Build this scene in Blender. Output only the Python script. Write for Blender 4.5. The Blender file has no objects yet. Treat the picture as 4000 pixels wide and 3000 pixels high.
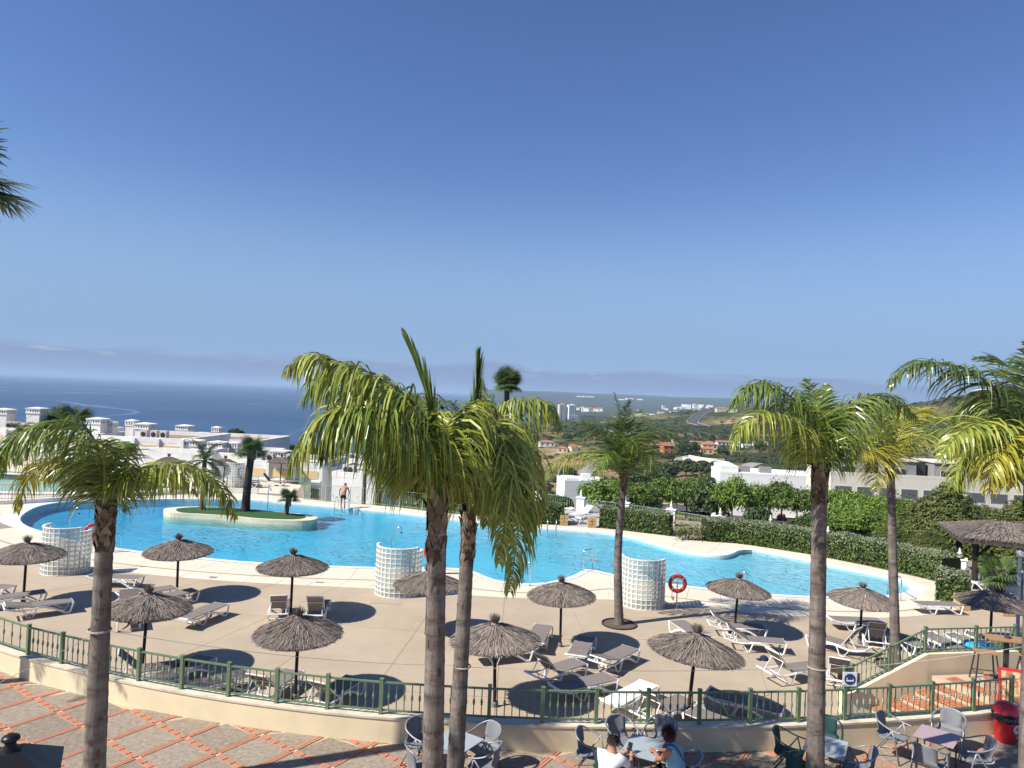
import bpy, bmesh, math, random
import numpy as np
from mathutils import Vector, Matrix, noise
from mathutils.geometry import tessellate_polygon
R = math.radians
HAZE = 0.000065
random.seed(7); rng = np.random.default_rng(7)
S = bpy.context.scene; COL = S.collection

# ---------------------------------------------------------------- camera
F = 2773.0; ROLL = R(2.43); PIT = math.atan(39 / F); CAMZ = 8.0
cd = bpy.data.cameras.new('camera'); cam = bpy.data.objects.new('camera', cd); COL.objects.link(cam)
cd.sensor_width = 36; cd.lens = F / 4000 * 36; cd.clip_start = 0.1; cd.clip_end = 120000
cam.matrix_world = Matrix.Translation((0, 0, CAMZ)) @ Matrix.Rotation(math.pi / 2 + PIT, 4, 'X') @ Matrix.Rotation(ROLL, 4, 'Z')
S.camera = cam
# ---------------------------------------------------------------- sky, sun, exposure
SUN_EL = R(44); SUN_AZ = math.atan2(-0.39, -0.92)        # direction from the scene to the sun, in plan
sv = Vector((math.cos(SUN_EL) * math.cos(SUN_AZ), math.cos(SUN_EL) * math.sin(SUN_AZ), math.sin(SUN_EL)))
sl = bpy.data.lights.new('sun', 'SUN'); sl.energy = 5.0; sl.angle = R(0.53); sl.color = (1, 0.955, 0.88)
so = bpy.data.objects.new('sun', sl); COL.objects.link(so); so.rotation_euler = sv.to_track_quat('Z', 'Y').to_euler(); so.location = (-60, -30, 90)
W = bpy.data.worlds.new('World'); S.world = W; W.use_nodes = True
wn = W.node_tree.nodes; wl = W.node_tree.links; wn.clear()
wout = wn.new('ShaderNodeOutputWorld'); wbg = wn.new('ShaderNodeBackground'); wsky = wn.new('ShaderNodeTexSky')
wsky.sky_type = 'NISHITA'; wsky.sun_disc = False; wsky.sun_elevation = SUN_EL; wsky.sun_rotation = math.pi / 2 - SUN_AZ
wsky.altitude = 100; wsky.air_density = 1.0; wsky.dust_density = 0.0; wsky.ozone_density = 4.0
wbg.inputs[1].default_value = 0.088
def wnode(t, **k):
    n = wn.new(t)
    for a, b in k.items(): setattr(n, a, b)
    return n
tc = wnode('ShaderNodeTexCoord'); sep = wnode('ShaderNodeSeparateXYZ'); wl.new(tc.outputs['Generated'], sep.inputs[0])
mp = wnode('ShaderNodeMapping'); mp.inputs['Scale'].default_value = (5, 5, 34); wl.new(tc.outputs['Generated'], mp.inputs[0])
n1 = wnode('ShaderNodeTexNoise'); n1.inputs['Scale'].default_value = 1.5; n1.inputs['Detail'].default_value = 6; wl.new(mp.outputs[0], n1.inputs[0])
# a low bank of sea haze and cloud all the way round the horizon, its top edge uneven
ed = wnode('ShaderNodeMath', operation='MULTIPLY_ADD'); wl.new(n1.outputs[0], ed.inputs[0]); ed.inputs[1].default_value = -0.040; wl.new(sep.outputs[2], ed.inputs[2])
bk = wnode('ShaderNodeMapRange', interpolation_type='SMOOTHSTEP'); wl.new(ed.outputs[0], bk.inputs[0])
bk.inputs[1].default_value = 0.011; bk.inputs[2].default_value = 0.021; bk.inputs[3].default_value = 0.85; bk.inputs[4].default_value = 0.0
tip = wnode('ShaderNodeMapRange', interpolation_type='SMOOTHSTEP'); wl.new(ed.outputs[0], tip.inputs[0])
tip.inputs[1].default_value = 0.004; tip.inputs[2].default_value = 0.013; tip.inputs[3].default_value = 0; tip.inputs[4].default_value = 1
n2 = wnode('ShaderNodeTexNoise'); n2.inputs['Scale'].default_value = 4.5; n2.inputs['Detail'].default_value = 5; wl.new(mp.outputs[0], n2.inputs[0])
t2 = wnode('ShaderNodeMapRange', interpolation_type='SMOOTHSTEP'); wl.new(n2.outputs[0], t2.inputs[0]); t2.inputs[1].default_value = 0.57; t2.inputs[2].default_value = 0.72
t3 = wnode('ShaderNodeMath', operation='MULTIPLY'); wl.new(tip.outputs[0], t3.inputs[0]); wl.new(t2.outputs[0], t3.inputs[1])
cc = wnode('ShaderNodeMixRGB'); cc.inputs[1].default_value = (2.0, 2.7, 4.2, 1); cc.inputs[2].default_value = (3.9, 4.3, 5.2, 1); wl.new(t3.outputs[0], cc.inputs[0])
hsv = wnode('ShaderNodeHueSaturation'); hsv.inputs['Saturation'].default_value = 1.12; hsv.inputs['Hue'].default_value = 0.512; wl.new(wsky.outputs[0], hsv.inputs['Color'])
lowh = wnode('ShaderNodeMapRange', interpolation_type='SMOOTHSTEP'); wl.new(sep.outputs[2], lowh.inputs[0]); lowh.inputs[1].default_value = 0.05; lowh.inputs[2].default_value = 0.30; lowh.inputs[3].default_value = 0.92; lowh.inputs[4].default_value = 0.0
mxh = wnode('ShaderNodeMixRGB'); wl.new(lowh.outputs[0], mxh.inputs[0]); wl.new(hsv.outputs[0], mxh.inputs[1]); mxh.inputs[2].default_value = (2.15, 3.3, 5.35, 1)      # pale haze low in the sky, all the way round
mxw = wnode('ShaderNodeMixRGB'); wl.new(bk.outputs[0], mxw.inputs[0]); wl.new(mxh.outputs[0], mxw.inputs[1]); wl.new(cc.outputs[0], mxw.inputs[2])
wl.new(mxw.outputs[0], wbg.inputs[0]); wl.new(wbg.outputs[0], wout.inputs[0])
vs = S.view_settings; vs.view_transform = 'Standard'; vs.look = 'None'; vs.exposure = 0.55; vs.gamma = 1.0; vs.use_curve_mapping = False
S.cycles.max_bounces = 7; S.cycles.transparent_max_bounces = 12; S.cycles.diffuse_bounces = 3; S.cycles.volume_bounces = 0
S.cycles.use_denoising = True; S.cycles.caustics_reflective = False; S.cycles.caustics_refractive = False

# ---------------------------------------------------------------- survey of the photograph: bearing -> place on a level or at a depth
_fwd = Vector((0, math.cos(PIT), math.sin(PIT))); _u = Vector((0, -math.sin(PIT), math.cos(PIT))); _x = Vector((1, 0, 0))
_rt = math.cos(ROLL) * _x + math.sin(ROLL) * _u; _up = -math.sin(ROLL) * _x + math.cos(ROLL) * _u
C0 = Vector((0, 0, CAMZ))
def ray(px, py): return _fwd + _rt * ((px - 2000) / F) - _up * ((py - 1500) / F)
def gp(px, py, z=0.0):
    d = ray(px, py); return C0 + d * ((z - CAMZ) / d.z)
def at(px, py, Y):
    d = ray(px, py); return C0 + d * (Y / d.y)
def b1(x, y): return (x * .5728, 2050 + y * .5728)
def b2(x, y): return (900 + x * .5728, 2050 + y * .5728)
def b3(x, y): return (1900 + x * .5728, 2050 + y * .5728)
def b4(x, y): return (2800 + x * .6027, 2000 + y * .6027)

# ---------------------------------------------------------------- materials
MATS = {}
def mat(name, col, rough=0.6, col2=None, nscale=6.0, ndetail=4, bump=0.0, bscale=40.0, metal=0.0, spec=0.4, island=None, transl=0.0, stretch=None, contrast=(0.35, 0.65), emit=None, coat=0.0, objvar=0.0):
    if name in MATS: return MATS[name]
    m = bpy.data.materials.new(name); m.use_nodes = True; MATS[name] = m
    N = m.node_tree.nodes; L = m.node_tree.links; P = N['Principled BSDF']; out = N['Material Output']
    P.inputs['Roughness'].default_value = rough; P.inputs['Metallic'].default_value = metal
    P.inputs['Specular IOR Level'].default_value = spec
    if coat: P.inputs['Coat Weight'].default_value = coat; P.inputs['Coat Roughness'].default_value = 0.05
    c = tuple(col) + (1,); P.inputs['Base Color'].default_value = c; src = None
    tcn = None
    if col2 is not None or bump:
        tcn = N.new('ShaderNodeTexCoord'); vec = tcn.outputs['Object']
        if stretch:
            mpn = N.new('ShaderNodeMapping'); mpn.inputs['Scale'].default_value = stretch; L.new(vec, mpn.inputs[0]); vec = mpn.outputs[0]
    if col2 is not None:
        nz = N.new('ShaderNodeTexNoise'); nz.inputs['Scale'].default_value = nscale; nz.inputs['Detail'].default_value = ndetail; nz.inputs['Roughness'].default_value = 0.65
        L.new(vec, nz.inputs[0])
        mr = N.new('ShaderNodeMapRange'); mr.inputs[1].default_value = contrast[0]; mr.inputs[2].default_value = contrast[1]; L.new(nz.outputs[0], mr.inputs[0])
        mx = N.new('ShaderNodeMixRGB'); mx.inputs[1].default_value = c; mx.inputs[2].default_value = tuple(col2) + (1,); L.new(mr.outputs[0], mx.inputs[0]); src = mx.outputs[0]
    if island is not None:
        ge = N.new('ShaderNodeNewGeometry'); cr = N.new('ShaderNodeValToRGB')
        cr.color_ramp.elements[0].color = c; cr.color_ramp.elements[1].color = tuple(island[-1]) + (1,)
        for i, q in enumerate(island[:-1]):
            e = cr.color_ramp.elements.new((i + 1) / len(island)); e.color = tuple(q) + (1,)
        L.new(ge.outputs['Random Per Island'], cr.inputs[0]); src = cr.outputs[0]
    if objvar:
        oi = N.new('ShaderNodeObjectInfo'); mr2 = N.new('ShaderNodeMapRange'); mr2.inputs[3].default_value = 1 - objvar; mr2.inputs[4].default_value = 1 + objvar
        L.new(oi.outputs['Random'], mr2.inputs[0]); ms = N.new('ShaderNodeVectorMath'); ms.operation = 'SCALE'
        if src is None: ms.inputs[0].default_value = col
        else: L.new(src, ms.inputs[0])
        L.new(mr2.outputs[0], ms.inputs['Scale']); src = ms.outputs[0]
    if src: L.new(src, P.inputs['Base Color'])
    if bump:
        nb = N.new('ShaderNodeTexNoise'); nb.inputs['Scale'].default_value = bscale; nb.inputs['Detail'].default_value = 5; L.new(vec, nb.inputs[0])
        bp = N.new('ShaderNodeBump'); bp.inputs['Strength'].default_value = bump; bp.inputs['Distance'].default_value = 0.02; L.new(nb.outputs[0], bp.inputs['Height']); L.new(bp.outputs[0], P.inputs['Normal'])
    if transl:
        tr = N.new('ShaderNodeBsdfTranslucent'); tr.inputs[0].default_value = tuple(min(1, v * 1.15) for v in col) + (1,)
        if src: L.new(src, tr.inputs[0])
        ms = N.new('ShaderNodeMixShader'); ms.inputs[0].default_value = transl; L.new(P.outputs[0], ms.inputs[1]); L.new(tr.outputs[0], ms.inputs[2]); L.new(ms.outputs[0], out.inputs[0])
    return m

# ---------------------------------------------------------------- mesh building
class MB:
    def __init__(s): s.v = []; s.f = []; s.m = []; s.cur = 0
    def add(s, vs, fs):
        b = len(s.v); s.v.extend(vs); s.f.extend([tuple(i + b for i in f) for f in fs]); s.m.extend([s.cur] * len(fs)); return s
    def box(s, c, d, rz=0.0, rx=0.0, ry=0.0, taper=1.0):
        M = Matrix.Translation(c) @ Matrix.Rotation(rz, 4, 'Z') @ Matrix.Rotation(ry, 4, 'Y') @ Matrix.Rotation(rx, 4, 'X')
        h = [q / 2 for q in d]; vs = []
        for z in (-1, 1):
            k = taper if z > 0 else 1
            for x, y in ((-1, -1), (1, -1), (1, 1), (-1, 1)): vs.append(tuple(M @ Vector((x * h[0] * k, y * h[1] * k, z * h[2]))))
        return s.add(vs, [(3, 2, 1, 0), (4, 5, 6, 7), (0, 1, 5, 4), (1, 2, 6, 5), (2, 3, 7, 6), (3, 0, 4, 7)])
    def tube(s, pts, rad, n=8, flat=(1.0, 1.0), cap=True, side=None):
        pts = [Vector(p) for p in pts]; rad = rad if hasattr(rad, '__len__') else [rad] * len(pts); vs = []; fs = []
        prev = None
        for i, p in enumerate(pts):
            t = (pts[min(i + 1, len(pts) - 1)] - pts[max(i - 1, 0)]).normalized()
            if side is not None: a = Vector(side)
            else:
                a = prev if prev is not None else (Vector((0, 0, 1)) if abs(t.z) < 0.9 else Vector((1, 0, 0)))
            b = t.cross(a).normalized(); a = b.cross(t).normalized(); prev = a
            for k in range(n):
                th = 2 * math.pi * (k + .5) / n; vs.append(tuple(p + (a * math.cos(th) * flat[0] + b * math.sin(th) * flat[1]) * rad[i]))
        for i in range(len(pts) - 1):
            for k in range(n):
                k2 = (k + 1) % n; fs.append((i * n + k, i * n + k2, (i + 1) * n + k2, (i + 1) * n + k))
        if cap: fs.append(tuple(range(n))[::-1]); fs.append(tuple((len(pts) - 1) * n + k for k in range(n)))
        return s.add(vs, fs)
    def lathe(s, prof, n=16, c=(0, 0, 0), a0=0.0, a1=2 * math.pi, cap=True):
        full = abs(a1 - a0 - 2 * math.pi) < 1e-6; m = n if full else n + 1; vs = []; fs = []
        for r, z in prof:
            for k in range(m):
                th = a0 + (a1 - a0) * k / n; vs.append((c[0] + r * math.cos(th), c[1] + r * math.sin(th), c[2] + z))
        for i in range(len(prof) - 1):
            for k in range(n):
                k2 = (k + 1) % m; fs.append((i * m + k, i * m + k2, (i + 1) * m + k2, (i + 1) * m + k))
        if cap and full: fs.append(tuple(range(m))[::-1]); fs.append(tuple((len(prof) - 1) * m + k for k in range(m)))
        return s.add(vs, fs)
    def prism(s, poly, z0, z1, bottom=True):
        n = len(poly); vs = [(p[0], p[1], z0) for p in poly] + [(p[0], p[1], z1) for p in poly]
        tri = tessellate_polygon([[Vector((p[0], p[1], 0)) for p in poly]])
        def up(t):
            a, b, c = (poly[i] for i in t); return (b[0] - a[0]) * (c[1] - a[1]) - (b[1] - a[1]) * (c[0] - a[0]) > 0
        tri = [t if up(t) else t[::-1] for t in tri]
        area = sum(poly[i][0] * poly[(i + 1) % n][1] - poly[(i + 1) % n][0] * poly[i][1] for i in range(n))
        fs = [tuple(i + n for i in t) for t in tri] + ([tuple(t[::-1]) for t in tri] if bottom else [])
        for i in range(n):
            j = (i + 1) % n; q = (i, j, j + n, i + n); fs.append(q if area > 0 else q[::-1])
        return s.add(vs, fs)
    def sheet(s, A, B, closed=False):        # strip between two polylines of equal length
        n = len(A); fs = []
        for i in range(n if closed else n - 1):
            j = (i + 1) % n; fs.append((i, j, n + j, n + i))
        return s.add([tuple(p) for p in A] + [tuple(p) for p in B], fs)
    def mesh(s, name, mats, smooth=False):
        me = bpy.data.meshes.new(name); me.from_pydata(s.v, [], s.f)
        for q in (mats if isinstance(mats, (list, tuple)) else [mats]): me.materials.append(q)
        if any(s.m): me.polygons.foreach_set('material_index', s.m)
        if smooth: me.polygons.foreach_set('use_smooth', [True] * len(s.f))
        me.update(); return me
    def build(s, name, mats, parent=None, smooth=False, loc=None, rz=None):
        return link(name, s.mesh(name, mats, smooth), parent, loc, rz)
def npmesh(name, V, Q, mats, smooth=False):      # V (n,3), Q (m,k) faces of equal size
    me = bpy.data.meshes.new(name); V = np.asarray(V, np.float32); Q = np.asarray(Q, np.int32); k = Q.shape[1]
    me.vertices.add(len(V)); me.vertices.foreach_set('co', V.ravel()); me.loops.add(Q.size); me.loops.foreach_set('vertex_index', Q.ravel())
    me.polygons.add(len(Q)); me.polygons.foreach_set('loop_start', np.arange(0, Q.size, k, dtype=np.int32))
    try: me.polygons.foreach_set('loop_total', np.full(len(Q), k, np.int32))
    except Exception: pass
    if smooth: me.polygons.foreach_set('use_smooth', np.ones(len(Q), bool))
    for q in (mats if isinstance(mats, (list, tuple)) else [mats]): me.materials.append(q)
    me.update(calc_edges=True); return me
def link(name, me, parent=None, loc=None, rz=None, rot=None):
    o = bpy.data.objects.new(name, me); COL.objects.link(o)
    if parent is not None: o.parent = parent
    if loc is not None: o.location = loc
    if rz is not None: o.rotation_euler = (0, 0, rz)
    if rot is not None: o.rotation_euler = rot
    return o
def tag(o, label=None, cat=None, group=None, kind=None):
    if label: o['label'] = label
    if cat: o['category'] = cat
    if group: o['group'] = group
    if kind: o['kind'] = kind
    return o
def thing(name, label, cat, loc=(0, 0, 0), rz=0.0, group=None):
    o = link(name, None, None, loc, rz); o.empty_display_size = 0.2; return tag(o, label, cat, group)
KIDS = {}
def dup(root, loc, rz=0.0, label=None, group=None, rot=None, scale=None):
    def cp(o, par):
        c = o.copy(); COL.objects.link(c); c.parent = par
        for ch in o.children: cp(ch, c)
        return c
    c = cp(root, None); c.location = loc; c.rotation_euler = rot if rot else (0, 0, rz)
    if scale: c.scale = (scale,) * 3 if not hasattr(scale, '__len__') else scale
    if label: c['label'] = label
    if group: c['group'] = group
    return c
def crom(pts, per=6, closed=False):             # Catmull-Rom through points
    P = [Vector(p) for p in pts]; n = len(P); out = []
    for i in range(n if closed else n - 1):
        if closed: p0, p1, p2, p3 = P[i - 1], P[i], P[(i + 1) % n], P[(i + 2) % n]
        else: p0, p1, p2, p3 = P[max(i - 1, 0)], P[i], P[i + 1], P[min(i + 2, n - 1)]
        for k in range(per):
            t = k / per; out.append(0.5 * ((2 * p1) + (p2 - p0) * t + (2 * p0 - 5 * p1 + 4 * p2 - p3) * t * t + (3 * p1 - p0 - 3 * p2 + p3) * t ** 3))
    if not closed: out.append(P[-1].copy())
    return out
def resample(P, n):
    P = [Vector(p) for p in P]; d = [0]
    for a, b in zip(P, P[1:]): d.append(d[-1] + (b - a).length)
    out = []; j = 0
    for i in range(n):
        s = d[-1] * i / (n - 1)
        while j < len(d) - 2 and d[j + 1] < s: j += 1
        t = (s - d[j]) / max(d[j + 1] - d[j], 1e-9); out.append(P[j].lerp(P[j + 1], t))
    return out
def offset(P, w, closed=False):                 # offset to the left of travel
    out = []; n = len(P)
    for i in range(n):
        a = P[(i - 1) % n] if closed else P[max(i - 1, 0)]; b = P[(i + 1) % n] if closed else P[min(i + 1, n - 1)]
        t = Vector((b[0] - a[0], b[1] - a[1])).normalized(); out.append(Vector((P[i][0] - t.y * w, P[i][1] + t.x * w, 0)))
    return out
def smoothline(P, k=3, closed=False):
    P = [Vector(p) for p in P]
    for _ in range(k):
        n = len(P); Q = []
        for i in range(n):
            if not closed and i in (0, n - 1): Q.append(P[i]); continue
            Q.append(P[i] * .5 + (P[i - 1] + P[(i + 1) % n]) * .25)
        P = Q
    return P
def fbm(x, y, s, o=4, seed=0.0): return noise.fractal(Vector((x * s + seed, y * s - seed, seed * .37)), 1.0, 2.0, o)

M_white = mat('white_render', (0.80, 0.79, 0.76), 0.8, (0.70, 0.68, 0.63), 1.5, bump=0.1, bscale=25)
M_cream = mat('cream_render', (0.78, 0.655, 0.43), 0.85, (0.68, 0.57, 0.375), 0.9, bump=0.15, bscale=30)
M_plastic = mat('white_plastic', (0.80, 0.80, 0.79), 0.38, (0.74, 0.73, 0.71), 7, spec=0.5)
M_sling = mat('taupe_sling', (0.22, 0.185, 0.165), 0.8, (0.195, 0.165, 0.148), 4, bump=0.2, bscale=220)
M_green = mat('green_metal', (0.14, 0.21, 0.115), 0.45, (0.11, 0.17, 0.09), 9, spec=0.5)
M_palegreen = mat('pale_green_metal', (0.36, 0.47, 0.30), 0.5, (0.30, 0.40, 0.25), 5)
M_steel = mat('steel', (0.62, 0.63, 0.64), 0.25, metal=1.0)
M_grey = mat('grey_metal', (0.27, 0.275, 0.29), 0.42, (0.24, 0.245, 0.26), 9, metal=0.3, spec=0.5)
M_dark = mat('dark_metal', (0.035, 0.036, 0.04), 0.45)
M_dkgreen = mat('dark_green_metal', (0.012, 0.042, 0.036), 0.4, spec=0.5)
M_pole = mat('stained_pole', (0.035, 0.022, 0.016), 0.75, (0.018, 0.012, 0.01), 14, stretch=(1, 1, 0.1), bump=0.3, bscale=60)
# ================================================================ THE SETTING
SEA_Z = -100.0
PY = [(-200, -4.2), (46, -4.2), (60, -6.0), (110, -11.6), (160, -18.6), (185, -21.5), (210, -23), (300, -28), (450, -33), (700, -38), (1000, -42), (1250, -44), (1420, -48), (2000, -66), (2600, -84), (3500, -91), (6000, -88), (8000, -60), (10000, 30), (12000, 60), (16000, 70), (60000, 70)]
XC = [(-300, -260), (0, -250), (300, -130), (1000, -70), (2000, 15), (2900, 150), (3500, 90), (6000, -260), (10000, -560), (16000, -900), (60000, -900)]
_py = np.array(PY, float).T; _xc = np.array(XC, float).T
def terr(x, y, detail=True):
    ye = y - (14 if x < -8 else 14 * max(0, (12 - x) / 20) if x < 12 else 0)
    z = float(np.interp(ye, _py[0], _py[1]))
    z += 0.035 * max(0, x - 20) * (1 if y < 1500 else max(0, 1 - (y - 1500) / 800))
    z += 62 * math.exp(-((x - 800) ** 2 + (y - 950) ** 2) / 330 ** 2) + 34 * math.exp(-((x - 540) ** 2 + (y - 1480) ** 2) / 250 ** 2)
    if detail and y > 75:
        k = min(1, (y - 75) / 100); z += k * (2.2 * fbm(x, y, 0.012, 3, 3.1) + 7 * min(1, y / 900) * fbm(x, y, 0.003, 3, 8.2))
        if y > 5000: z += min(1, (y - 5000) / 4000) * (30 * fbm(x, y, 0.00045, 4, 5.5) + 0.006 * max(x, 0))
    c = SEA_Z + 0.62 * (x - float(np.interp(y, _xc[0], _xc[1])))
    return max(min(z, c), SEA_Z - 12)
def hit(px, py, r0=60, r1=14000):
    d = ray(px, py); d = d / d.y; y = r0
    while y < r1:
        p = C0 + d * y
        if p.z <= terr(p.x, p.y): return Vector((p.x, p.y, terr(p.x, p.y)))
        y *= 1.006
    p = C0 + d * r1; return p
# terrain sheet (polar grid, fine near, coarse far)
az = np.linspace(R(-64), R(64), 420); rad = np.concatenate([np.geomspace(40, 16500, 250)])
TV = []; TC = []
for r_ in rad:
    for a in az:
        x, y = r_ * math.sin(a), r_ * math.cos(a); z = terr(x, y)
        TV.append((x, y, z))
        g = fbm(x, y, 0.006, 4, 1.7) * .9 + fbm(x, y, 0.03, 3, 4.4) * .55
        bare = min(1, max(0, 0.31 + 0.75 * g)) if y < 2200 else 0.12 + 0.2 * max(0, g)
        for (qx, qy, qr, qw) in ((395, 1180, 75, 1.5), (440, 1090, 60, 1.3), (470, 1000, 55, 1.2), (300, 620, 50, .5), (60, 230, 30, .6), (20, 260, 30, .7), (330, 480, 50, .5)):
            bare += qw * math.exp(-((x - qx) ** 2 + (y - qy) ** 2) / qr ** 2)
        bare *= 1 - 0.8 * math.exp(-((x - 250) ** 2 + (y - 1000) ** 2) / 160 ** 2)
        TC.append(min(1, max(0, bare)))
na = len(az); TQ = [(i * na + j, i * na + j + 1, (i + 1) * na + j + 1, (i + 1) * na + j) for i in range(len(rad) - 1) for j in range(na - 1)]
def terrain_material():
    m = bpy.data.materials.new('terrain'); m.use_nodes = True; N = m.node_tree.nodes; L = m.node_tree.links; P = N['Principled BSDF']; P.inputs['Roughness'].default_value = 0.95; P.inputs['Specular IOR Level'].default_value = 0.1
    t = N.new('ShaderNodeTexCoord'); at_ = N.new('ShaderNodeAttribute'); at_.attribute_name = 'bare'
    def nz(sc, de=5):
        n = N.new('ShaderNodeTexNoise'); n.inputs['Scale'].default_value = sc; n.inputs['Detail'].default_value = de; n.inputs['Roughness'].default_value = .7; L.new(t.outputs['Object'], n.inputs[0]); return n.outputs[0]
    def mr(a, lo, hi):
        n = N.new('ShaderNodeMapRange'); n.inputs[1].default_value = lo; n.inputs[2].default_value = hi; L.new(a, n.inputs[0]); return n.outputs[0]
    def mx(f, a, b):
        n = N.new('ShaderNodeMixRGB'); L.new(f, n.inputs[0])
        for i, q in ((1, a), (2, b)):
            if isinstance(q, tuple): n.inputs[i].default_value = q + (1,)
            else: L.new(q, n.inputs[i])
        return n.outputs[0]
    earth = mx(mr(nz(0.03), .35, .65), (0.36, 0.21, 0.105), (0.40, 0.30, 0.17))
    grass = mx(mr(nz(0.12), .35, .65), (0.10, 0.105, 0.042), (0.22, 0.175, 0.075))
    scrub = mx(mr(nz(0.09), .4, .62), (0.028, 0.045, 0.018), (0.062, 0.078, 0.028))
    ad = N.new('ShaderNodeMath'); ad.operation = 'MULTIPLY_ADD'; L.new(nz(0.05, 6), ad.inputs[0]); ad.inputs[1].default_value = 0.9; L.new(at_.outputs['Fac'], ad.inputs[2])
    c1 = mx(mr(ad.outputs[0], .62, .95), scrub, grass); c2 = mx(mr(ad.outputs[0], 1.12, 1.36), c1, earth)
    L.new(c2, P.inputs['Base Color'])
    b = N.new('ShaderNodeBump'); b.inputs['Strength'].default_value = 0.9; b.inputs['Distance'].default_value = 2.0; L.new(nz(0.25, 6), b.inputs['Height']); L.new(b.outputs[0], P.inputs['Normal'])
    return m
tm = npmesh('terrain', TV, TQ, terrain_material(), True)
ca = tm.attributes.new('bare', 'FLOAT', 'POINT'); ca.data.foreach_set('value', np.array(TC, np.float32))
tag(link('terrain', tm), kind='structure')
# sea
def sea_material():
    m = bpy.data.materials.new('sea'); m.use_nodes = True; N = m.node_tree.nodes; L = m.node_tree.links; P = N['Principled BSDF']
    t = N.new('ShaderNodeTexCoord')
    def tex(scale, sx, sy, de=4, dist=0.0, rz=0.0):
        mp = N.new('ShaderNodeMapping'); mp.inputs['Scale'].default_value = (sx, sy, 1); mp.inputs['Rotation'].default_value = (0, 0, rz); L.new(t.outputs['Object'], mp.inputs[0])
        n = N.new('ShaderNodeTexNoise'); n.inputs['Scale'].default_value = scale; n.inputs['Detail'].default_value = de; n.inputs['Distortion'].default_value = dist; L.new(mp.outputs[0], n.inputs[0]); return n.outputs[0]
    st = tex(0.0009, 1, 0.45, 3, 1.2, 0.4)          # wind slicks: narrow bands where a noise field crosses its mean
    ab = N.new('ShaderNodeMath'); ab.operation = 'SUBTRACT'; L.new(st, ab.inputs[0]); ab.inputs[1].default_value = 0.5
    ab2 = N.new('ShaderNodeMath'); ab2.operation = 'ABSOLUTE'; L.new(ab.outputs[0], ab2.inputs[0])
    mr = N.new('ShaderNodeMapRange'); mr.inputs[1].default_value = 0.0; mr.inputs[2].default_value = 0.016; mr.inputs[3].default_value = 1; mr.inputs[4].default_value = 0; L.new(ab2.outputs[0], mr.inputs[0])
    br = N.new('ShaderNodeMapRange'); br.inputs[1].default_value = .40; br.inputs[2].default_value = .56; L.new(tex(0.0012, 1, 1), br.inputs[0])
    mu = N.new('ShaderNodeMath'); mu.operation = 'MULTIPLY'; L.new(mr.outputs[0], mu.inputs[0]); L.new(br.outputs[0], mu.inputs[1])
    pt = N.new('ShaderNodeMapRange'); pt.inputs[1].default_value = .3; pt.inputs[2].default_value = .7; pt.inputs[4].default_value = 0.35; L.new(tex(0.0022, .6, 1.4, 5, 0.6), pt.inputs[0])
    sm = N.new('ShaderNodeMath'); sm.operation = 'ADD'; L.new(mu.outputs[0], sm.inputs[0]); L.new(pt.outputs[0], sm.inputs[1])
    mx = N.new('ShaderNodeMixRGB'); mx.inputs[1].default_value = (0.012, 0.045, 0.105, 1); mx.inputs[2].default_value = (0.075, 0.135, 0.235, 1); L.new(sm.outputs[0], mx.inputs[0]); L.new(mx.outputs[0], P.inputs['Base Color'])  # brighter reflection of the slicks is partly painted into this paler colour
    rr = N.new('ShaderNodeMapRange'); rr.inputs[3].default_value = 0.42; rr.inputs[4].default_value = 0.24; L.new(mu.outputs[0], rr.inputs[0]); L.new(rr.outputs[0], P.inputs['Roughness'])
    P.inputs['Specular IOR Level'].default_value = 0.25
    b = N.new('ShaderNodeBump'); b.inputs['Strength'].default_value = 0.5; b.inputs['Distance'].default_value = 1.5; L.new(tex(0.05, 1, 1, 5), b.inputs['Height']); L.new(b.outputs[0], P.inputs['Normal'])
    return m
rs = [30, 300, 1200, 4000, 12000, 30000, 58000]; sv_ = []; sf_ = []
for r_ in rs:
    for k in range(97): a = R(-100) + R(200) * k / 96; sv_.append((r_ * math.sin(a), r_ * math.cos(a), SEA_Z))
for i in range(len(rs) - 1):
    for k in range(96): sf_.append((i * 97 + k, i * 97 + k + 1, (i + 1) * 97 + k + 1, (i + 1) * 97 + k))
tag(link('sea', npmesh('sea', sv_, sf_, sea_material())), kind='structure')
# haze: one closed box of thin even air
hz = MB().box((0, 0, 12), (124000, 124000, 262)); hm = bpy.data.materials.new('haze'); hm.use_nodes = True; hn = hm.node_tree.nodes; hl = hm.node_tree.links
hn.remove(hn['Principled BSDF']); pv = hn.new('ShaderNodeVolumePrincipled'); pv.inputs['Color'].default_value = (0.55, 0.74, 1.0, 1); pv.inputs['Density'].default_value = HAZE; pv.inputs['Anisotropy'].default_value = 0.0
hl.new(pv.outputs[0], hn['Material Output'].inputs['Volume'])
tag(hz.build('haze', hm), kind='stuff')

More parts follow.
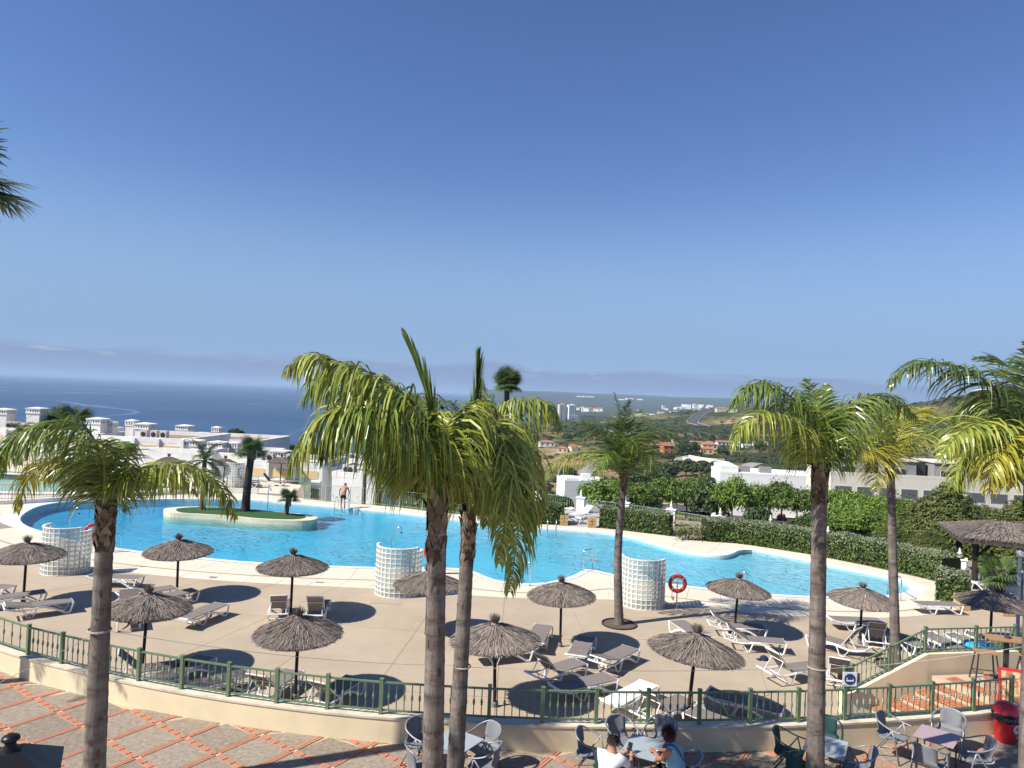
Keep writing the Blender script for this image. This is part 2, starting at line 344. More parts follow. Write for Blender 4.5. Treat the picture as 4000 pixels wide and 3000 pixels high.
# ---------------------------------------------------------------- pool, deck
POOL = [(-27.37, 40.34), (-28.2, 42.57), (-28.24, 44.15), (-27.46, 45.31), (-24.81, 46.61), (-21.68, 47.96), (-17.47, 48.7), (-14.7, 48.2), (-11.3, 47.37), (-6.94, 46.2), (-2.84, 44.58), (1.27, 43.1), (3.7, 42.68), (5.9, 42.25), (7.15, 41.6), (8.19, 40.13), (9.11, 38.6), (9.87, 37.75), (10.7, 37.35), (11.49, 37.38), (12.14, 37.99), (12.85, 38.9), (13.75, 39.05), (14.75, 38.35), (15.7, 37.4), (16.55, 36.35), (17.5, 35.4), (18.3, 34.5), (18.73, 33.54), (18.56, 32.58), (18.01, 31.73), (17.21, 31.1), (15.77, 30.5), (13.59, 30.15), (11.17, 30.2), (8.68, 30.74), (6.97, 31.3), (5.3, 32.2), (4.34, 32.95), (3.75, 33.1), (3.4, 32.45), (2.8, 31.5), (1.89, 30.6), (1.01, 30.25), (-0.11, 30.45), (-0.8, 31.1), (-1.4, 31.9), (-2.3, 32.3), (-3.9, 32.2), (-5.75, 31.9), (-7.76, 31.8), (-10.91, 31.85), (-13.17, 32.18), (-16.52, 32.89), (-18.6, 33.58), (-20.5, 34.35), (-22.1, 35.25), (-23.6, 36.27), (-25.1, 37.37), (-26.4, 38.73)]
pool = crom([(x, y, 0) for x, y in POOL], 4, True)          # travels clockwise seen from above
PARAPET = [(-15.2, 18.9), (-13.0, 17.55), (-10.93, 16.52), (-9.88, 16.1), (-8.82, 15.71), (-7.76, 15.36), (-6.69, 15.05), (-5.6, 14.79), (-4.53, 14.58), (-3.45, 14.41), (-2.35, 14.29), (-1.26, 14.23), (-0.18, 14.2), (0.88, 14.21), (1.96, 14.27), (3.01, 14.34), (4.06, 14.43), (5.13, 14.57), (6.18, 14.72), (7.22, 14.91), (8.27, 15.13), (9.32, 15.37), (10.38, 15.63), (11.43, 15.93), (12.5, 16.3), (14.0, 16.95)]
par = crom([(x, y, 0) for x, y in PARAPET], 3)
def tri_fill(name, loops, z, m):
    bm = bmesh.new(); ed = []
    for lp in loops:
        vs_ = [bm.verts.new((p[0], p[1], z)) for p in lp]
        ed += [bm.edges.new((vs_[i], vs_[(i + 1) % len(vs_)])) for i in range(len(vs_))]
    bmesh.ops.triangle_fill(bm, use_beauty=True, edges=ed)
    for f in bm.faces:
        if f.normal.z < 0: f.normal_flip()
    me = bpy.data.meshes.new(name); bm.to_mesh(me); bm.free(); me.materials.append(m); return me
M_deck = mat('beige_washed_concrete', (0.45, 0.365, 0.262), 0.9, (0.385, 0.305, 0.215), 0.55, ndetail=10, bump=0.25, bscale=120, objvar=0.03)
M_joint = mat('deck_joint', (0.30, 0.24, 0.175), 0.9)
M_slab = mat('cream_paving', (0.70, 0.62, 0.485), 0.85, (0.62, 0.545, 0.42), 0.9, ndetail=8, bump=0.12, bscale=60, objvar=0.03)
M_strip = mat('ochre_strip', (0.40, 0.30, 0.185), 0.9, (0.34, 0.26, 0.16), 5)
M_cop = mat('pool_coping', (0.76, 0.76, 0.74), 0.6, (0.66, 0.67, 0.66), 3)
deck_out = [Vector(p) for p in [(-60, 16, 0), (-60, 66, 0), (-30, 66, 0), (-16.0, 58, 0), (-14.5, 50.5, 0), (-12.2, 49.6, 0), (-7.5, 48.5, 0), (-4.7, 47.3, 0), (-1.2, 46.3, 0), (2, 50.6, 0), (8.5, 50.2, 0), (12, 47.9, 0), (17, 46.4, 0), (22, 43, 0), (26, 38, 0), (30, 32, 0), (34, 24, 0), (30, 17, 0)]] + [Vector((14.6, 19.4, 0)), Vector((9.2, 18.9, 0)), Vector((9.0, 15.5, 0))] + [p for p in reversed(par) if p.x < 8.9]
KID = [(-57, 47.3), (-46, 46.6), (-38, 46.8), (-31, 47.6), (-27.2, 49.2), (-24.8, 51.2), (-24.6, 53.2), (-27, 55.0), (-33, 56.2), (-42, 57), (-56, 57.4)]     # the paddling pool beyond the left railing
kid = crom([(x, y, 0) for x, y in KID], 4, True)
deck = tag(link('pool_deck', tri_fill('pool_deck', [deck_out, pool, kid], -0.012, M_joint)), kind='structure')
dk = MB(); dk.sheet([(p.x, p.y, -0.02) for p in deck_out], [(p.x, p.y, -7) for p in deck_out], True); dk.build('retaining_wall', M_white, deck)
slabs = []
def slab(poly, m, name='paving_slab', top=-0.004):
    b = MB(); b.prism(poly, -0.010, top, False); return b.build(name, m, deck)
def band(A, B, ncol, nrow, m, gap=0.012, name='paving_slab'):     # slabs between two lines of equal point count
    n = len(A); per = (n - 1) / ncol
    for c in range(ncol):
        i0, i1 = int(round(c * per)), int(round((c + 1) * per))
        for r_ in range(nrow):
            t0, t1 = r_ / nrow, (r_ + 1) / nrow
            low = [A[i].lerp(B[i], t0) for i in range(i0, i1 + 1)]; up = [A[i].lerp(B[i], t1) for i in range(i0, i1 + 1)]
            poly = low + up[::-1]; cen = sum(poly, Vector()) / len(poly)
            poly = [q + (cen - q).normalized() * gap for q in poly]
            slab([(q.x, q.y) for q in poly], m, name, 0.0)
i_l = 58 * 4; near = [pool[i % len(pool)] for i in range(28 * 4, i_l + 1)]      # right end, along the near edge, to the left end
near = resample(near, 241)
edge = offset(near, 0.32); edge = smoothline(edge, 2)
nsm = smoothline(near, 160); s1_ = smoothline(offset(nsm, 2.2), 40); s2_ = smoothline(offset(nsm, 2.32), 40); s3_ = smoothline(offset(smoothline(near, 400), 3.4), 120)
band(edge, s1_, 40, 1, M_slab); band(s2_, s3_, 40, 1, M_slab)
st = MB(); st.sheet([(p.x, p.y, -0.004) for p in s1_], [(p.x, p.y, -0.004) for p in s2_]); st.build('drain_strip', M_strip, deck)
farw = resample([Vector((26, 27, 0)), Vector((20, 19.9, 0)), Vector((14.2, 19.72, 0)), Vector((9.2, 19.0, 0)), Vector((8.85, 18.6, 0)), Vector((8.8, 15.32, 0))] + [p + Vector((0, .02, 0)) for p in reversed(par) if p.x < 8.6] + [Vector((-24, 24, 0)), Vector((-34, 34, 0))], 241)
band(s3_, farw, 20, 3, M_deck)
far = resample([pool[i % len(pool)] for i in range(0, 28 * 4 + 1)], 181)
fo = resample([Vector(p) for p in [(-33.5, 39.5, 0), (-32.5, 42.6, 0), (-30.5, 43.6, 0), (-28.6, 45.1, 0), (-27.1, 46.6, 0), (-25.9, 48.0, 0), (-22.9, 50.2, 0), (-18, 51.4, 0), (-14.2, 50.2, 0), (-12.3, 49.4, 0), (-7.5, 48.3, 0), (-4.7, 47.0, 0), (-1, 45.9, 0), (2.1, 44.2, 0), (5.6, 43.8, 0), (7.1, 43.3, 0), (9.7, 42.1, 0), (11.2, 41.0, 0), (13.5, 40.7, 0), (16.5, 38.6, 0), (18.6, 36.2, 0), (20.2, 34.0, 0), (21.2, 32.0, 0)]], 181)
fe = smoothline(offset(far, 0.22), 2)
band(fe, fo, 26, 1, M_slab)
# paving round the paddling pool and the lounger terrace behind it
slab([(-22.6, 51.0), (-18, 51.9), (-15.6, 52.2), (-16.6, 57.6), (-24.5, 61.2), (-30, 61.5), (-30, 57.2), (-24, 55.0), (-23.2, 53.2)], M_slab)
slab([(-30.1, 57.2), (-30.1, 65), (-59, 65), (-59, 58.6), (-42, 58.0), (-33, 57.2)], M_slab)
slab([(-59, 43.2), (-59, 46.6), (-46, 45.8), (-38, 46.0), (-31, 46.8), (-28.5, 48), (-27.6, 47.3), (-29, 45.8), (-31, 44.2), (-34, 43.2)], M_slab)
slab([(-59, 28), (-59, 42.9), (-34, 42.9), (-33.2, 42), (-34.5, 38), (-34.6, 34.3), (-30, 29)], M_slab)
# coping of the main pool
cp = MB(); n = len(pool); po = offset(pool, 0.30 , True)
w_ = [0.30 + 0.75 * math.exp(-((p.x + 27.5) / 2.6) ** 2) + 0.35 * math.exp(-((p.x - 18.3) ** 2 + (p.y - 32.6) ** 2) / 3.2) + 0.25 * math.exp(-((p.x - 12) ** 2 + (p.y - 38) ** 2) / 1.2) for p in pool]
po = []
for i, p in enumerate(pool):
    t = (pool[(i + 1) % n] - pool[i - 1]).normalized(); po.append(Vector((p.x - t.y * w_[i], p.y + t.x * w_[i], 0)))
cp.sheet([(p.x, p.y, 0.008) for p in pool], [(p.x, p.y, 0.005) for p in po], True); cp.sheet([(p.x, p.y, -0.16) for p in pool], [(p.x, p.y, 0.008) for p in pool], True)
cp.build('pool_coping', M_cop, deck)
# basin and water
def pool_tiles(nm, c1, c2):
    m = mat(nm, c1, 0.5, c2, 0.5, ndetail=3, contrast=(.3, .7)); return m
M_basin = pool_tiles('blue_pool_lining', (0.54, 0.70, 0.76), (0.60, 0.75, 0.80))
def depth(p): return -0.33 + 0.0078 * min(p.x, 16)
ba = MB(); ba.sheet([(p.x, p.y, depth(p)) for p in pool], [(p.x, p.y, -0.155) for p in pool], True)
bo = ba.build('pool_basin', M_basin)
fl = tri_fill('pool_floor', [pool], 0, M_basin)
for v in fl.vertices: v.co.z = depth(v.co)
tag(bo, kind='structure'); link('pool_floor', fl, bo)
def water_material(nm, tint, dens, acol, s1=2.6, bump=0.28):
    m = bpy.data.materials.new(nm); m.use_nodes = True; N = m.node_tree.nodes; L = m.node_tree.links; N.remove(N['Principled BSDF']); out = N['Material Output']
    t = N.new('ShaderNodeTexCoord')
    def nz(sc, de, sx=1, sy=1, di=0.0):
        mp = N.new('ShaderNodeMapping'); mp.inputs['Scale'].default_value = (sx, sy, 1); L.new(t.outputs['Object'], mp.inputs[0])
        n = N.new('ShaderNodeTexNoise'); n.inputs['Scale'].default_value = sc; n.inputs['Detail'].default_value = de; n.inputs['Distortion'].default_value = di; L.new(mp.outputs[0], n.inputs[0]); return n.outputs[0]
    ad = N.new('ShaderNodeMath'); ad.operation = 'MULTIPLY_ADD'; L.new(nz(s1 * 3.1, 3, .8, 1.2, .8), ad.inputs[0]); ad.inputs[1].default_value = .45; L.new(nz(s1, 3, .7, 1.1, 1.0), ad.inputs[2])
    mod = N.new('ShaderNodeMapRange'); mod.inputs[1].default_value = .35; mod.inputs[2].default_value = .65; mod.inputs[3].default_value = .35; mod.inputs[4].default_value = 1.0; L.new(nz(.16, 2), mod.inputs[0])
    mm = N.new('ShaderNodeMath'); mm.operation = 'MULTIPLY'; L.new(mod.outputs[0], mm.inputs[0]); mm.inputs[1].default_value = bump
    b = N.new('ShaderNodeBump'); b.inputs['Distance'].default_value = 0.22; L.new(mm.outputs[0], b.inputs['Strength']); L.new(ad.outputs[0], b.inputs['Height'])
    fr = N.new('ShaderNodeFresnel'); fr.inputs[0].default_value = 1.26; L.new(b.outputs[0], fr.inputs['Normal'])
    tr = N.new('ShaderNodeBsdfTransparent'); tr.inputs[0].default_value = tuple(tint) + (1,); gl = N.new('ShaderNodeBsdfGlossy'); gl.inputs['Roughness'].default_value = 0.06; L.new(b.outputs[0], gl.inputs['Normal'])
    ms = N.new('ShaderNodeMixShader'); L.new(fr.outputs[0], ms.inputs[0]); L.new(tr.outputs[0], ms.inputs[1]); L.new(gl.outputs[0], ms.inputs[2]); L.new(ms.outputs[0], out.inputs[0])
    if dens:
        va = N.new('ShaderNodeVolumeAbsorption'); va.inputs[0].default_value = tuple(acol) + (1,); va.inputs[1].default_value = dens; L.new(va.outputs[0], out.inputs['Volume'])
    return m
wb = MB().prism([(p.x, p.y) for p in offset(pool, .02, True)], -2.6, -0.07)
tag(wb.build('pool_water', water_material('pool_water', (0.97, 0.99, 1.0), 1.25, (0.14, 0.83, 0.95), 1.5, 0.46)), kind='structure')
# paddling pool
kb = MB(); kb.sheet([(p.x, p.y, -.45) for p in kid], [(p.x, p.y, 0.0) for p in kid], True); M_kb = pool_tiles('pale_green_pool_lining', (0.36, 0.60, 0.50), (0.42, 0.66, 0.55))
kbo = tag(kb.build('paddling_pool_basin', M_kb), kind='structure'); link('paddling_pool_floor', tri_fill('kf', [kid], -.45, M_kb), kbo)
ko = MB(); ko.sheet([(p.x, p.y, 0.006) for p in kid], [(p.x, p.y, 0.006) for p in offset(kid, .8, True)], True); ko.build('paddling_pool_coping', M_cop, deck)
tag(link('paddling_pool_water', tri_fill('kw', [kid], -0.06, water_material('paddling_water', (0.97, 1, 1), 0, (.5, .9, .9)))), kind='structure')

# island in the pool
ISL = [(-20.54, 42.64), (-20.54, 43.37), (-19.38, 44.12), (-17.14, 44.19), (-15.46, 43.95), (-13.72, 43.45), (-12.43, 43.16), (-11.47, 42.64), (-11.12, 41.85), (-11.54, 41.09), (-12.87, 40.88), (-14.36, 40.99), (-16.08, 41.44), (-18.32, 41.69), (-19.73, 41.8)]
isl = crom([(x, y, 0) for x, y in ISL], 5, True)
M_isl = mat('island_render', (0.70, 0.60, 0.43), 0.85, (0.62, 0.53, 0.38), 2)
io = tag(MB().prism([(p.x, p.y) for p in isl], -2.2, 0.20).build('pool_island', M_isl), kind='structure')
gi = [p.lerp(Vector((-15.8, 42.6, 0)), 0.16) for p in isl]
M_turf = mat('turf', (0.035, 0.105, 0.025), 0.95, (0.025, 0.075, 0.02), 6, bump=0.5, bscale=90)
tm_ = MB().prism([(p.x, p.y) for p in gi], 0.202, 0.23); tm_.build('turf', M_turf, io)

# ---------------------------------------------------------------- upper terrace (z = 1) in front of the parapet
TZ = 1.0
parc = [p for p in par]
tpoly = [(p.x, p.y - 0.05) for p in par] + [(14.0, 19.2), (22, 21), (22, -12), (-26, -12), (-26, 25)]
M_tbase = mat('terrace_mortar', (0.50, 0.39, 0.27), 0.95)
terrace = MB().prism([(p.x, p.y - 0.1) for p in par if p.x < 12.4] + [(12.28, 17.3), (11.62, 18.8), (11.5, 19.0), (14.2, 19.5), (24, 22), (24, -12), (-26, -12), (-26, 25)], TZ - .3, TZ - 0.014).build('terrace', M_tbase)
tag(terrace, kind='structure')
U = Vector((.553, .833, 0)); Vv = Vector((.833, -.553, 0))
M_panel = mat('exposed_aggregate', (0.40, 0.325, 0.24), 0.95, (0.19, 0.155, 0.12), 11.0, ndetail=12, bump=0.9, bscale=45, objvar=0.12, contrast=(.3, .7))
M_brick = mat('terracotta_brick', (0.50, 0.215, 0.125), 0.85, (0.40, 0.185, 0.115), 5, bump=0.2, bscale=50, objvar=0.16)
def in_terrace(q, m=0.0):
    if q.y < 8 or q.x < -16 or q.x > 19: return False
    if q.x > 12.2: return (q.x - 12.2 > (17.3 - q.y) * .42 - .05) and q.y < 19.2 + (q.x - 12.2) * .2
    yy = float(np.interp(q.x, [p.x for p in par], [p.y for p in par])) - 0.16
    return q.y < yy + m
pan_me = None; bricks = []
bh = 0.05
for iu in range(-14, 26):
    for iv in range(-26, 34):
        u0 = 7.33 + 0.965 * iu; v0 = -9.82 + 1.01 * iv
        c = U * (u0 + .4825) + Vv * (v0 + .505)
        if c.y < 9.5 or not in_terrace(c, .5): continue
        # panel, clipped to the parapet line by dropping corners behind it
        h1, h2 = .4825 - .075, .505 - .075; cor = [c + U * (a * h1) + Vv * (b * h2) for a, b in ((-1, -1), (1, -1), (1, 1), (-1, 1))]
        area = (cor[1] - cor[0]).cross(cor[2] - cor[1]).z
        if area < 0: cor = cor[::-1]
        if c.x < 12: cor = [Vector((q.x, min(q.y, float(np.interp(q.x, [p.x for p in par], [p.y for p in par])) - .12), 0)) for q in cor]
        MB().prism([(q.x, q.y) for q in cor], TZ - .014, TZ - .003, False).build('paving_panel', M_panel, terrace)
        for k in range(4):
            for row in (-1, 1):
                bricks.append((U * (u0 + row * (bh / 2 + .007)) + Vv * (v0 + .07 + (k + .5) * .236), math.atan2(Vv.y, Vv.x)))
                bricks.append((Vv * (v0 + row * (bh / 2 + .007)) + U * (u0 + .075 + (k + .5) * .215), math.atan2(U.y, U.x)))
bricks = [b for b in bricks if in_terrace(b[0], .03) and b[0].y > 12.2]
bricks.sort(key=lambda b: (b[0].y if abs(b[0].x) < 10 else 99))
bm_ = MB().box((0, 0, 0), (.205, bh, .016)).mesh('brick', M_brick)
for p, a in bricks[:300]: link('brick', bm_, terrace, (p.x, p.y, TZ - .0045 + random.uniform(-.002, .002)), a + random.uniform(-.02, .02))
rest = MB()
for p, a in bricks[300:]: rest.box((p.x, p.y, TZ - .0045), (.205, bh, .016), a)
if rest.v: tag(rest.build('brick_courses', M_brick, terrace), kind='stuff')
# parapet wall with its coping, railing
def wall_strip(mb, P, w0, w1, z0, z1):          # closed wall along a line, widths measured to the right (-) and left (+)
    A = offset(P, w0); B = offset(P, w1); n = len(P)
    vs = [(q.x, q.y, z0) for q in A] + [(q.x, q.y, z1) for q in A] + [(q.x, q.y, z1) for q in B] + [(q.x, q.y, z0) for q in B]
    fs = []
    for i in range(n - 1):
        for k in range(4):
            a = k * n; b = ((k + 1) % 4) * n; fs.append((a + i + 1, a + i, b + i, b + i + 1))
    fs.append((0, n, 2 * n, 3 * n)[::-1]); fs.append((n - 1, 2 * n - 1, 3 * n - 1, 4 * n - 1)); mb.add(vs, fs)
pw = thing('parapet_wall', 'long curved cream parapet wall between brick terrace and pool deck', 'wall', (0, 0, 0))
b = MB(); wall_strip(b, par, -0.13, 0.15, -0.02, 1.46); b.build('wall_body', M_cream, pw)
b = MB(); wall_strip(b, par, -0.15, 0.17, 1.46, 1.50); b.build('coping', mat('weathered_coping', (0.66, 0.57, 0.42), 0.9, (0.42, 0.37, 0.29), 3, ndetail=8, contrast=(.45, .75)), pw)
# ================================================================ RAILINGS, STAIRS
def baluster_mesh(h, m, knob=True, r=0.009):
    b = MB(); b.tube([(0, 0, 0), (0, 0, h)], r, 6)
    if knob: b.lathe([(r, h * .38), (.027, h * .42), (.016, h * .45), (.033, h * .49), (.016, h * .53), (.027, h * .56), (r, h * .60)], 6, cap=False)
    return b.mesh('baluster', m)
def railing(name, label, P, Z, h, m, nb=6, post=0.07, group=None, knob=True, rail=.045, extra=.06, lowz=.08, br=.0115, postends=True, every=1, orn=False):
    t = thing(name, label, 'railing', tuple(Vector((P[0][0], P[0][1], Z[0]))), group=group); o = Vector((P[0][0], P[0][1], Z[0]))
    pm = MB().box((0, 0, (h + extra) / 2), (post, post, h + extra)).box((0, 0, h + extra + .008), (post * 1.18, post * 1.18, .016)).mesh('post', m); bmesh_ = baluster_mesh(h - lowz, m, knob, br)
    tp, lo = MB(), MB(); om = None
    if orn:
        ob = MB()
        for s_ in (-1, 1):
            ob.tube([(0, 0, 0), (s_ * .07, 0, .08), (s_ * .05, 0, .16), (0, 0, .2), (s_ * -.0, 0, .26)], .009, 4); ob.tube([(0, 0, .03), (s_ * .035, 0, .09), (0, 0, .15)], .009, 4)
        om = ob.mesh('scroll', m)
    for i in range(len(P)):
        a = Vector((P[i][0], P[i][1], Z[i])) - o
        d = (Vector(P[min(i + 1, len(P) - 1)]) - Vector(P[max(i - 1, 0)])).to_2d() if len(P) > 1 else Vector((1, 0)); ang = math.atan2(d.y, d.x)
        if i % every == 0 or i == len(P) - 1: link('post', pm, t, a, ang)
        if i == len(P) - 1: break
        b = Vector((P[i + 1][0], P[i + 1][1], Z[i + 1])) - o; seg = b - a; an = math.atan2(seg.y, seg.x)
        tp.tube([a + Vector((0, 0, h)), b + Vector((0, 0, h))], rail * .62, 4, flat=(.8, 1.1)); lo.tube([a + Vector((0, 0, lowz)), b + Vector((0, 0, lowz))], rail * .5, 4)
        for k in range(nb):
            q = a + seg * ((k + 1) / (nb + 1)); link('baluster', bmesh_, t, q + Vector((0, 0, lowz)), an)
        if om:
            for fr in (.3, .7): link('scroll', om, t, a + seg * fr + Vector((0, -.012, h * .30)), an)
    tp.build('top_rail', m, t); lo.build('bottom_rail', m, t); return t
pp = PARAPET[:-2]
railing('terrace_railing', 'dark green railing with knotted balusters along the cream parapet wall', [(x, y, 0) for x, y in pp], [1.50] * len(pp), .63, M_green)
# stairs down to the deck
M_step = mat('step_brick', (0.50, 0.19, 0.095), 0.85, (0.42, 0.16, 0.08), 6, bump=0.2, bscale=50, objvar=0.14)
stair = thing('brick_stairs', 'red brick stairs leading down from terrace to pool deck', 'stairs', (9.8, 18.85, 0))
ed = Vector((.405, -.914, 0)); nst = 6
bk1 = MB().box((.04, 0, 0), (.38, .063, .055)).mesh('brick', M_step); bk2 = MB().box((0, 0, 0), (.052, .062, .165)).mesh('brick', M_step)
core = MB()
for k in range(nst):
    x0 = .38 * k; z1 = (k + 1) * (1.0 / nst); L_ = 2.75
    poly = [(x0 + .05, .06), (x0 + .05 + ed.x * L_, ed.y * L_)]; nx = 2.6 if k == nst - 1 else .38 + .05
    core.prism([(x0 + .05, 0), (x0 + .05 + ed.x * L_, ed.y * L_), (x0 + nx + ed.x * L_, ed.y * L_), (x0 + nx, 0)], -.01 if k == 0 else z1 - 1 / nst - .01, z1 - .055)
    nb_ = 38 if k < nst else 38
    for j in range(nb_):
        q = Vector((x0, 0, 0)) + ed * (.05 + j * .071)
        an = math.atan2(ed.y, ed.x) + math.pi / 2
        link('brick', bk1, stair, (q.x + .16, q.y + .03, z1 - .0275 + random.uniform(-.002, .002)), an - .0)
tag(core.build('stair_core', M_tbase, stair))
# wall and railing beside the stairs
sw = thing('stair_wall', 'cream stair wall rising from sign post to bar tables', 'wall', (9.0, 18.7, 0))
pts = [(0, 0), (.35, .12), (2.45, .42), (5.3, .98)]; zt = [.50, .52, 1.5, 1.5]
b = MB(); vs_ = []
for (x, y), z in zip(pts, zt): vs_ += [(x, y, -.02), (x, y, z), (x - .03, y + .24, z), (x - .03, y + .24, -.02)]
fs_ = []
for i in range(3):
    a, c = i * 4, i * 4 + 4
    for k in range(4): fs_.append((a + k, c + k, c + (k + 1) % 4, a + (k + 1) % 4)[::-1])
fs_ += [(0, 1, 2, 3), (12, 15, 14, 13)]; b.add(vs_, fs_); b.build('wall_body', M_cream, sw)
g0 = Vector((9.0, 18.82, 0))
railing('stair_railing', 'green railing climbing the stair wall and level landing behind bar table', [g0 + Vector((x, y, 0)) for x, y in [(.1, .03), (.35, .12), (1.4, .27), (2.44, .43), (4.0, .72), (5.25, .97)]], [.50, .53, 1.02, 1.5, 1.5, 1.5], .63, M_green, nb=7)
# smoking-area sign on the railing
sg = thing('smoking_sign', 'white square sign with blue disc and cigarette symbol on stair railing', 'sign', (9.12, 18.60, .78))
MB().box((0, 0, .17), (.36, .02, .36)).build('sign_plate', mat('sign_white', (.74, .75, .75), .4), sg)
M_blue = mat('sign_blue', (0.02, 0.05, 0.16), 0.4)
b = MB(); b.lathe([(0.001, 0), (.145, 0), (.145, .006), (.001, .006)], 28, cap=False); d_ = b.build('blue_disc', M_blue, sg); d_.rotation_euler = (R(90), 0, 0); d_.location = (0, -.0105, .17)
b = MB().box((.0, -.02, .135), (.19, .004, .036)).box((-.08, -.02, .185), (.02, .004, .05)).box((.085, -.02, .17), (.018, .004, .03)); b.build('cigarette_symbol', mat('sign_mark', (.75, .76, .77), .4), sg)
MB().box((-.14, .04, .1), (.03, .05, .5)).box((.12, .04, .1), (.03, .05, .5)).build('bracket', M_green, sg)

# ================================================================ THATCHED UMBRELLAS
M_thatch = mat('grey_thatch', (0.27, 0.22, 0.18), 0.95, island=[(0.16, 0.128, 0.104), (0.33, 0.275, 0.228), (0.12, 0.095, 0.078), (0.25, 0.205, 0.168)], objvar=.13)
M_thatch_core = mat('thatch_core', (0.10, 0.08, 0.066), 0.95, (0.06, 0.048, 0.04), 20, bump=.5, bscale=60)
def canopy_z(r): return .46 * (1 - r ** 1.12)
def thatch_mesh(seed, Rr=1.12, n=2600):
    g = np.random.default_rng(seed); V = []; Q = []
    for i in range(n):
        rr = math.sqrt(g.uniform(.02, 1.0)); th = g.uniform(0, 2 * math.pi); ln = g.uniform(.16, .34); w = g.uniform(.007, .015)
        layer = .035 * ((1 - rr) * 6 % 1)                       # overlapping courses
        r0 = rr * Rr; r1 = min(r0 + ln, Rr + g.uniform(.0, .06)); r0 = r1 - ln
        if r0 < .03: continue
        dth = g.normal(0, .05); c0, s0, c1, s1 = math.cos(th), math.sin(th), math.cos(th + dth), math.sin(th + dth)
        z0 = canopy_z(r0 / Rr) + .012 + layer * .4; z1 = canopy_z(min(1, r1 / Rr)) + .018 + layer * .8 + g.uniform(-.008, .014) - max(0, r1 - Rr) * .9
        a = np.array([c0 * r0, s0 * r0, z0]); b = np.array([c1 * r1, s1 * r1, z1]); t = np.array([-s0, c0, g.normal(0, .3)]) * w
        k = len(V); V += [a - t, a + t, b + t * .6, b - t * .6]; Q.append((k, k + 1, k + 2, k + 3))
    for i in range(260):                                         # topknot
        th = g.uniform(0, 2 * math.pi); lean = abs(g.normal(.4, .3)); L = g.uniform(.12, .27); w = .009
        d = np.array([math.cos(th) * lean, math.sin(th) * lean, 1]); d /= np.linalg.norm(d); a = np.array([math.cos(th) * .045, math.sin(th) * .045, .44]); b = a + d * L; t = np.array([-math.sin(th), math.cos(th), 0]) * w
        k = len(V); V += [a - t, a + t, b + t * .3, b - t * .3]; Q.append((k, k + 1, k + 2, k + 3))
        a2 = np.array([math.cos(th) * .05, math.sin(th) * .05, .47]); b2_ = a2 + np.array([math.cos(th) * .13, math.sin(th) * .13, -.09 - .05 * g.random()]); k = len(V); V += [a2 - t, a2 + t, b2_ + t, b2_ - t]; Q.append((k, k + 1, k + 2, k + 3))
    return npmesh('thatch', np.array(V), np.array(Q), M_thatch)
TH = [thatch_mesh(s_) for s_ in (1, 2, 3)]
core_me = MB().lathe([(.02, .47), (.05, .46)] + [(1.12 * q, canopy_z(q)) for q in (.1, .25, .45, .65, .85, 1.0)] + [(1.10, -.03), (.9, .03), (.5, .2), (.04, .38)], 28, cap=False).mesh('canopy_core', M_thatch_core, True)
rope_me = MB().lathe([(.045, .50), (.062, .515), (.045, .53)], 10, cap=False).mesh('binding', M_pole)
pole_me = MB().tube([(0, 0, 0.05), (0, 0, 2.1)], .042, 10).mesh('pole', M_pole); foot_me = MB().lathe([(.075, 0), (.075, .1), (.06, .13), (.045, .13)], 10).mesh('foot', mat('concrete_foot', (.22, .20, .175), .9, (.15, .14, .12), 9))
rib_me = MB().tube([(0.04, 0, 1.62), (1.02, 0, 1.70)], .014, 5).mesh('rib', M_pole)
UMB = [('A', b1(158, 530), 1.0, 1.05, 'beside the glass-block shower at the left edge'), ('B', b1(1205, 490), 1.0, 1.08, 'near pool edge right of leftmost palm trunk'), ('C', b1(968, 995), 1.0, 1.02, 'in front row just right of leftmost palm trunk'), ('D', b2(410, 622), 1.0, 1.08, 'over two upright loungers in the left middle'), ('L', b2(440, 1185), 1.0, .98, 'in front row left of the paired palm trunks'), ('E', b2(1335, 745), .97, 1.0, 'half hidden behind the paired palm trunks'), ('G', b3(55, 1240), 1.0, 1.03, 'in front row just right of the paired palm trunks'), ('F', b3(503, 830), .98, .93, 'near the curved pool steps in the middle'), ('H', b3(1370, 1330), 1.02, 1.06, 'largest and nearest, above the white slatted lounger'), ('I', b4(112, 790), .91, .98, 'right of the red life ring'), ('J', b4(925, 855), .91, .95, 'between the two right palm trunks'), ('K', b4(1770, 880), .92, .98, 'at right edge near the lamp pole'), ('M', (1094, 1887), 1.0, .98, 'far off behind the pool beside a palm'), ('N', (871, 1898), 1.0, 1.0, 'far off behind the island palms'), ('O', (655, 1892), 1.0, 1.0, 'far off at left above the drooping palm frond')]
for i, (k, px, sc, sr, where) in enumerate(UMB):
    p = gp(*px); g = random.Random(i * 3 + 1)
    t = thing('thatched_umbrella', 'grey thatched umbrella on dark pole ' + where, 'umbrella', p, 0, 'thatched umbrellas on the pool deck')
    t.rotation_euler = (R(g.uniform(-3, 3)), R(g.uniform(-2.5, 3.0)), g.uniform(0, 6.28)) if k != 'H' else (R(2), R(-5.0), math.pi)
    t.scale = (sr * g.uniform(.97, 1.03), sr * g.uniform(.97, 1.03), sc)
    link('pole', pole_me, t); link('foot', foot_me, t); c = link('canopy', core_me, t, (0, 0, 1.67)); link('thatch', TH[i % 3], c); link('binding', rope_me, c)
    for q in range(6): link('rib', rib_me, t, (0, 0, 0), q * math.pi / 3)

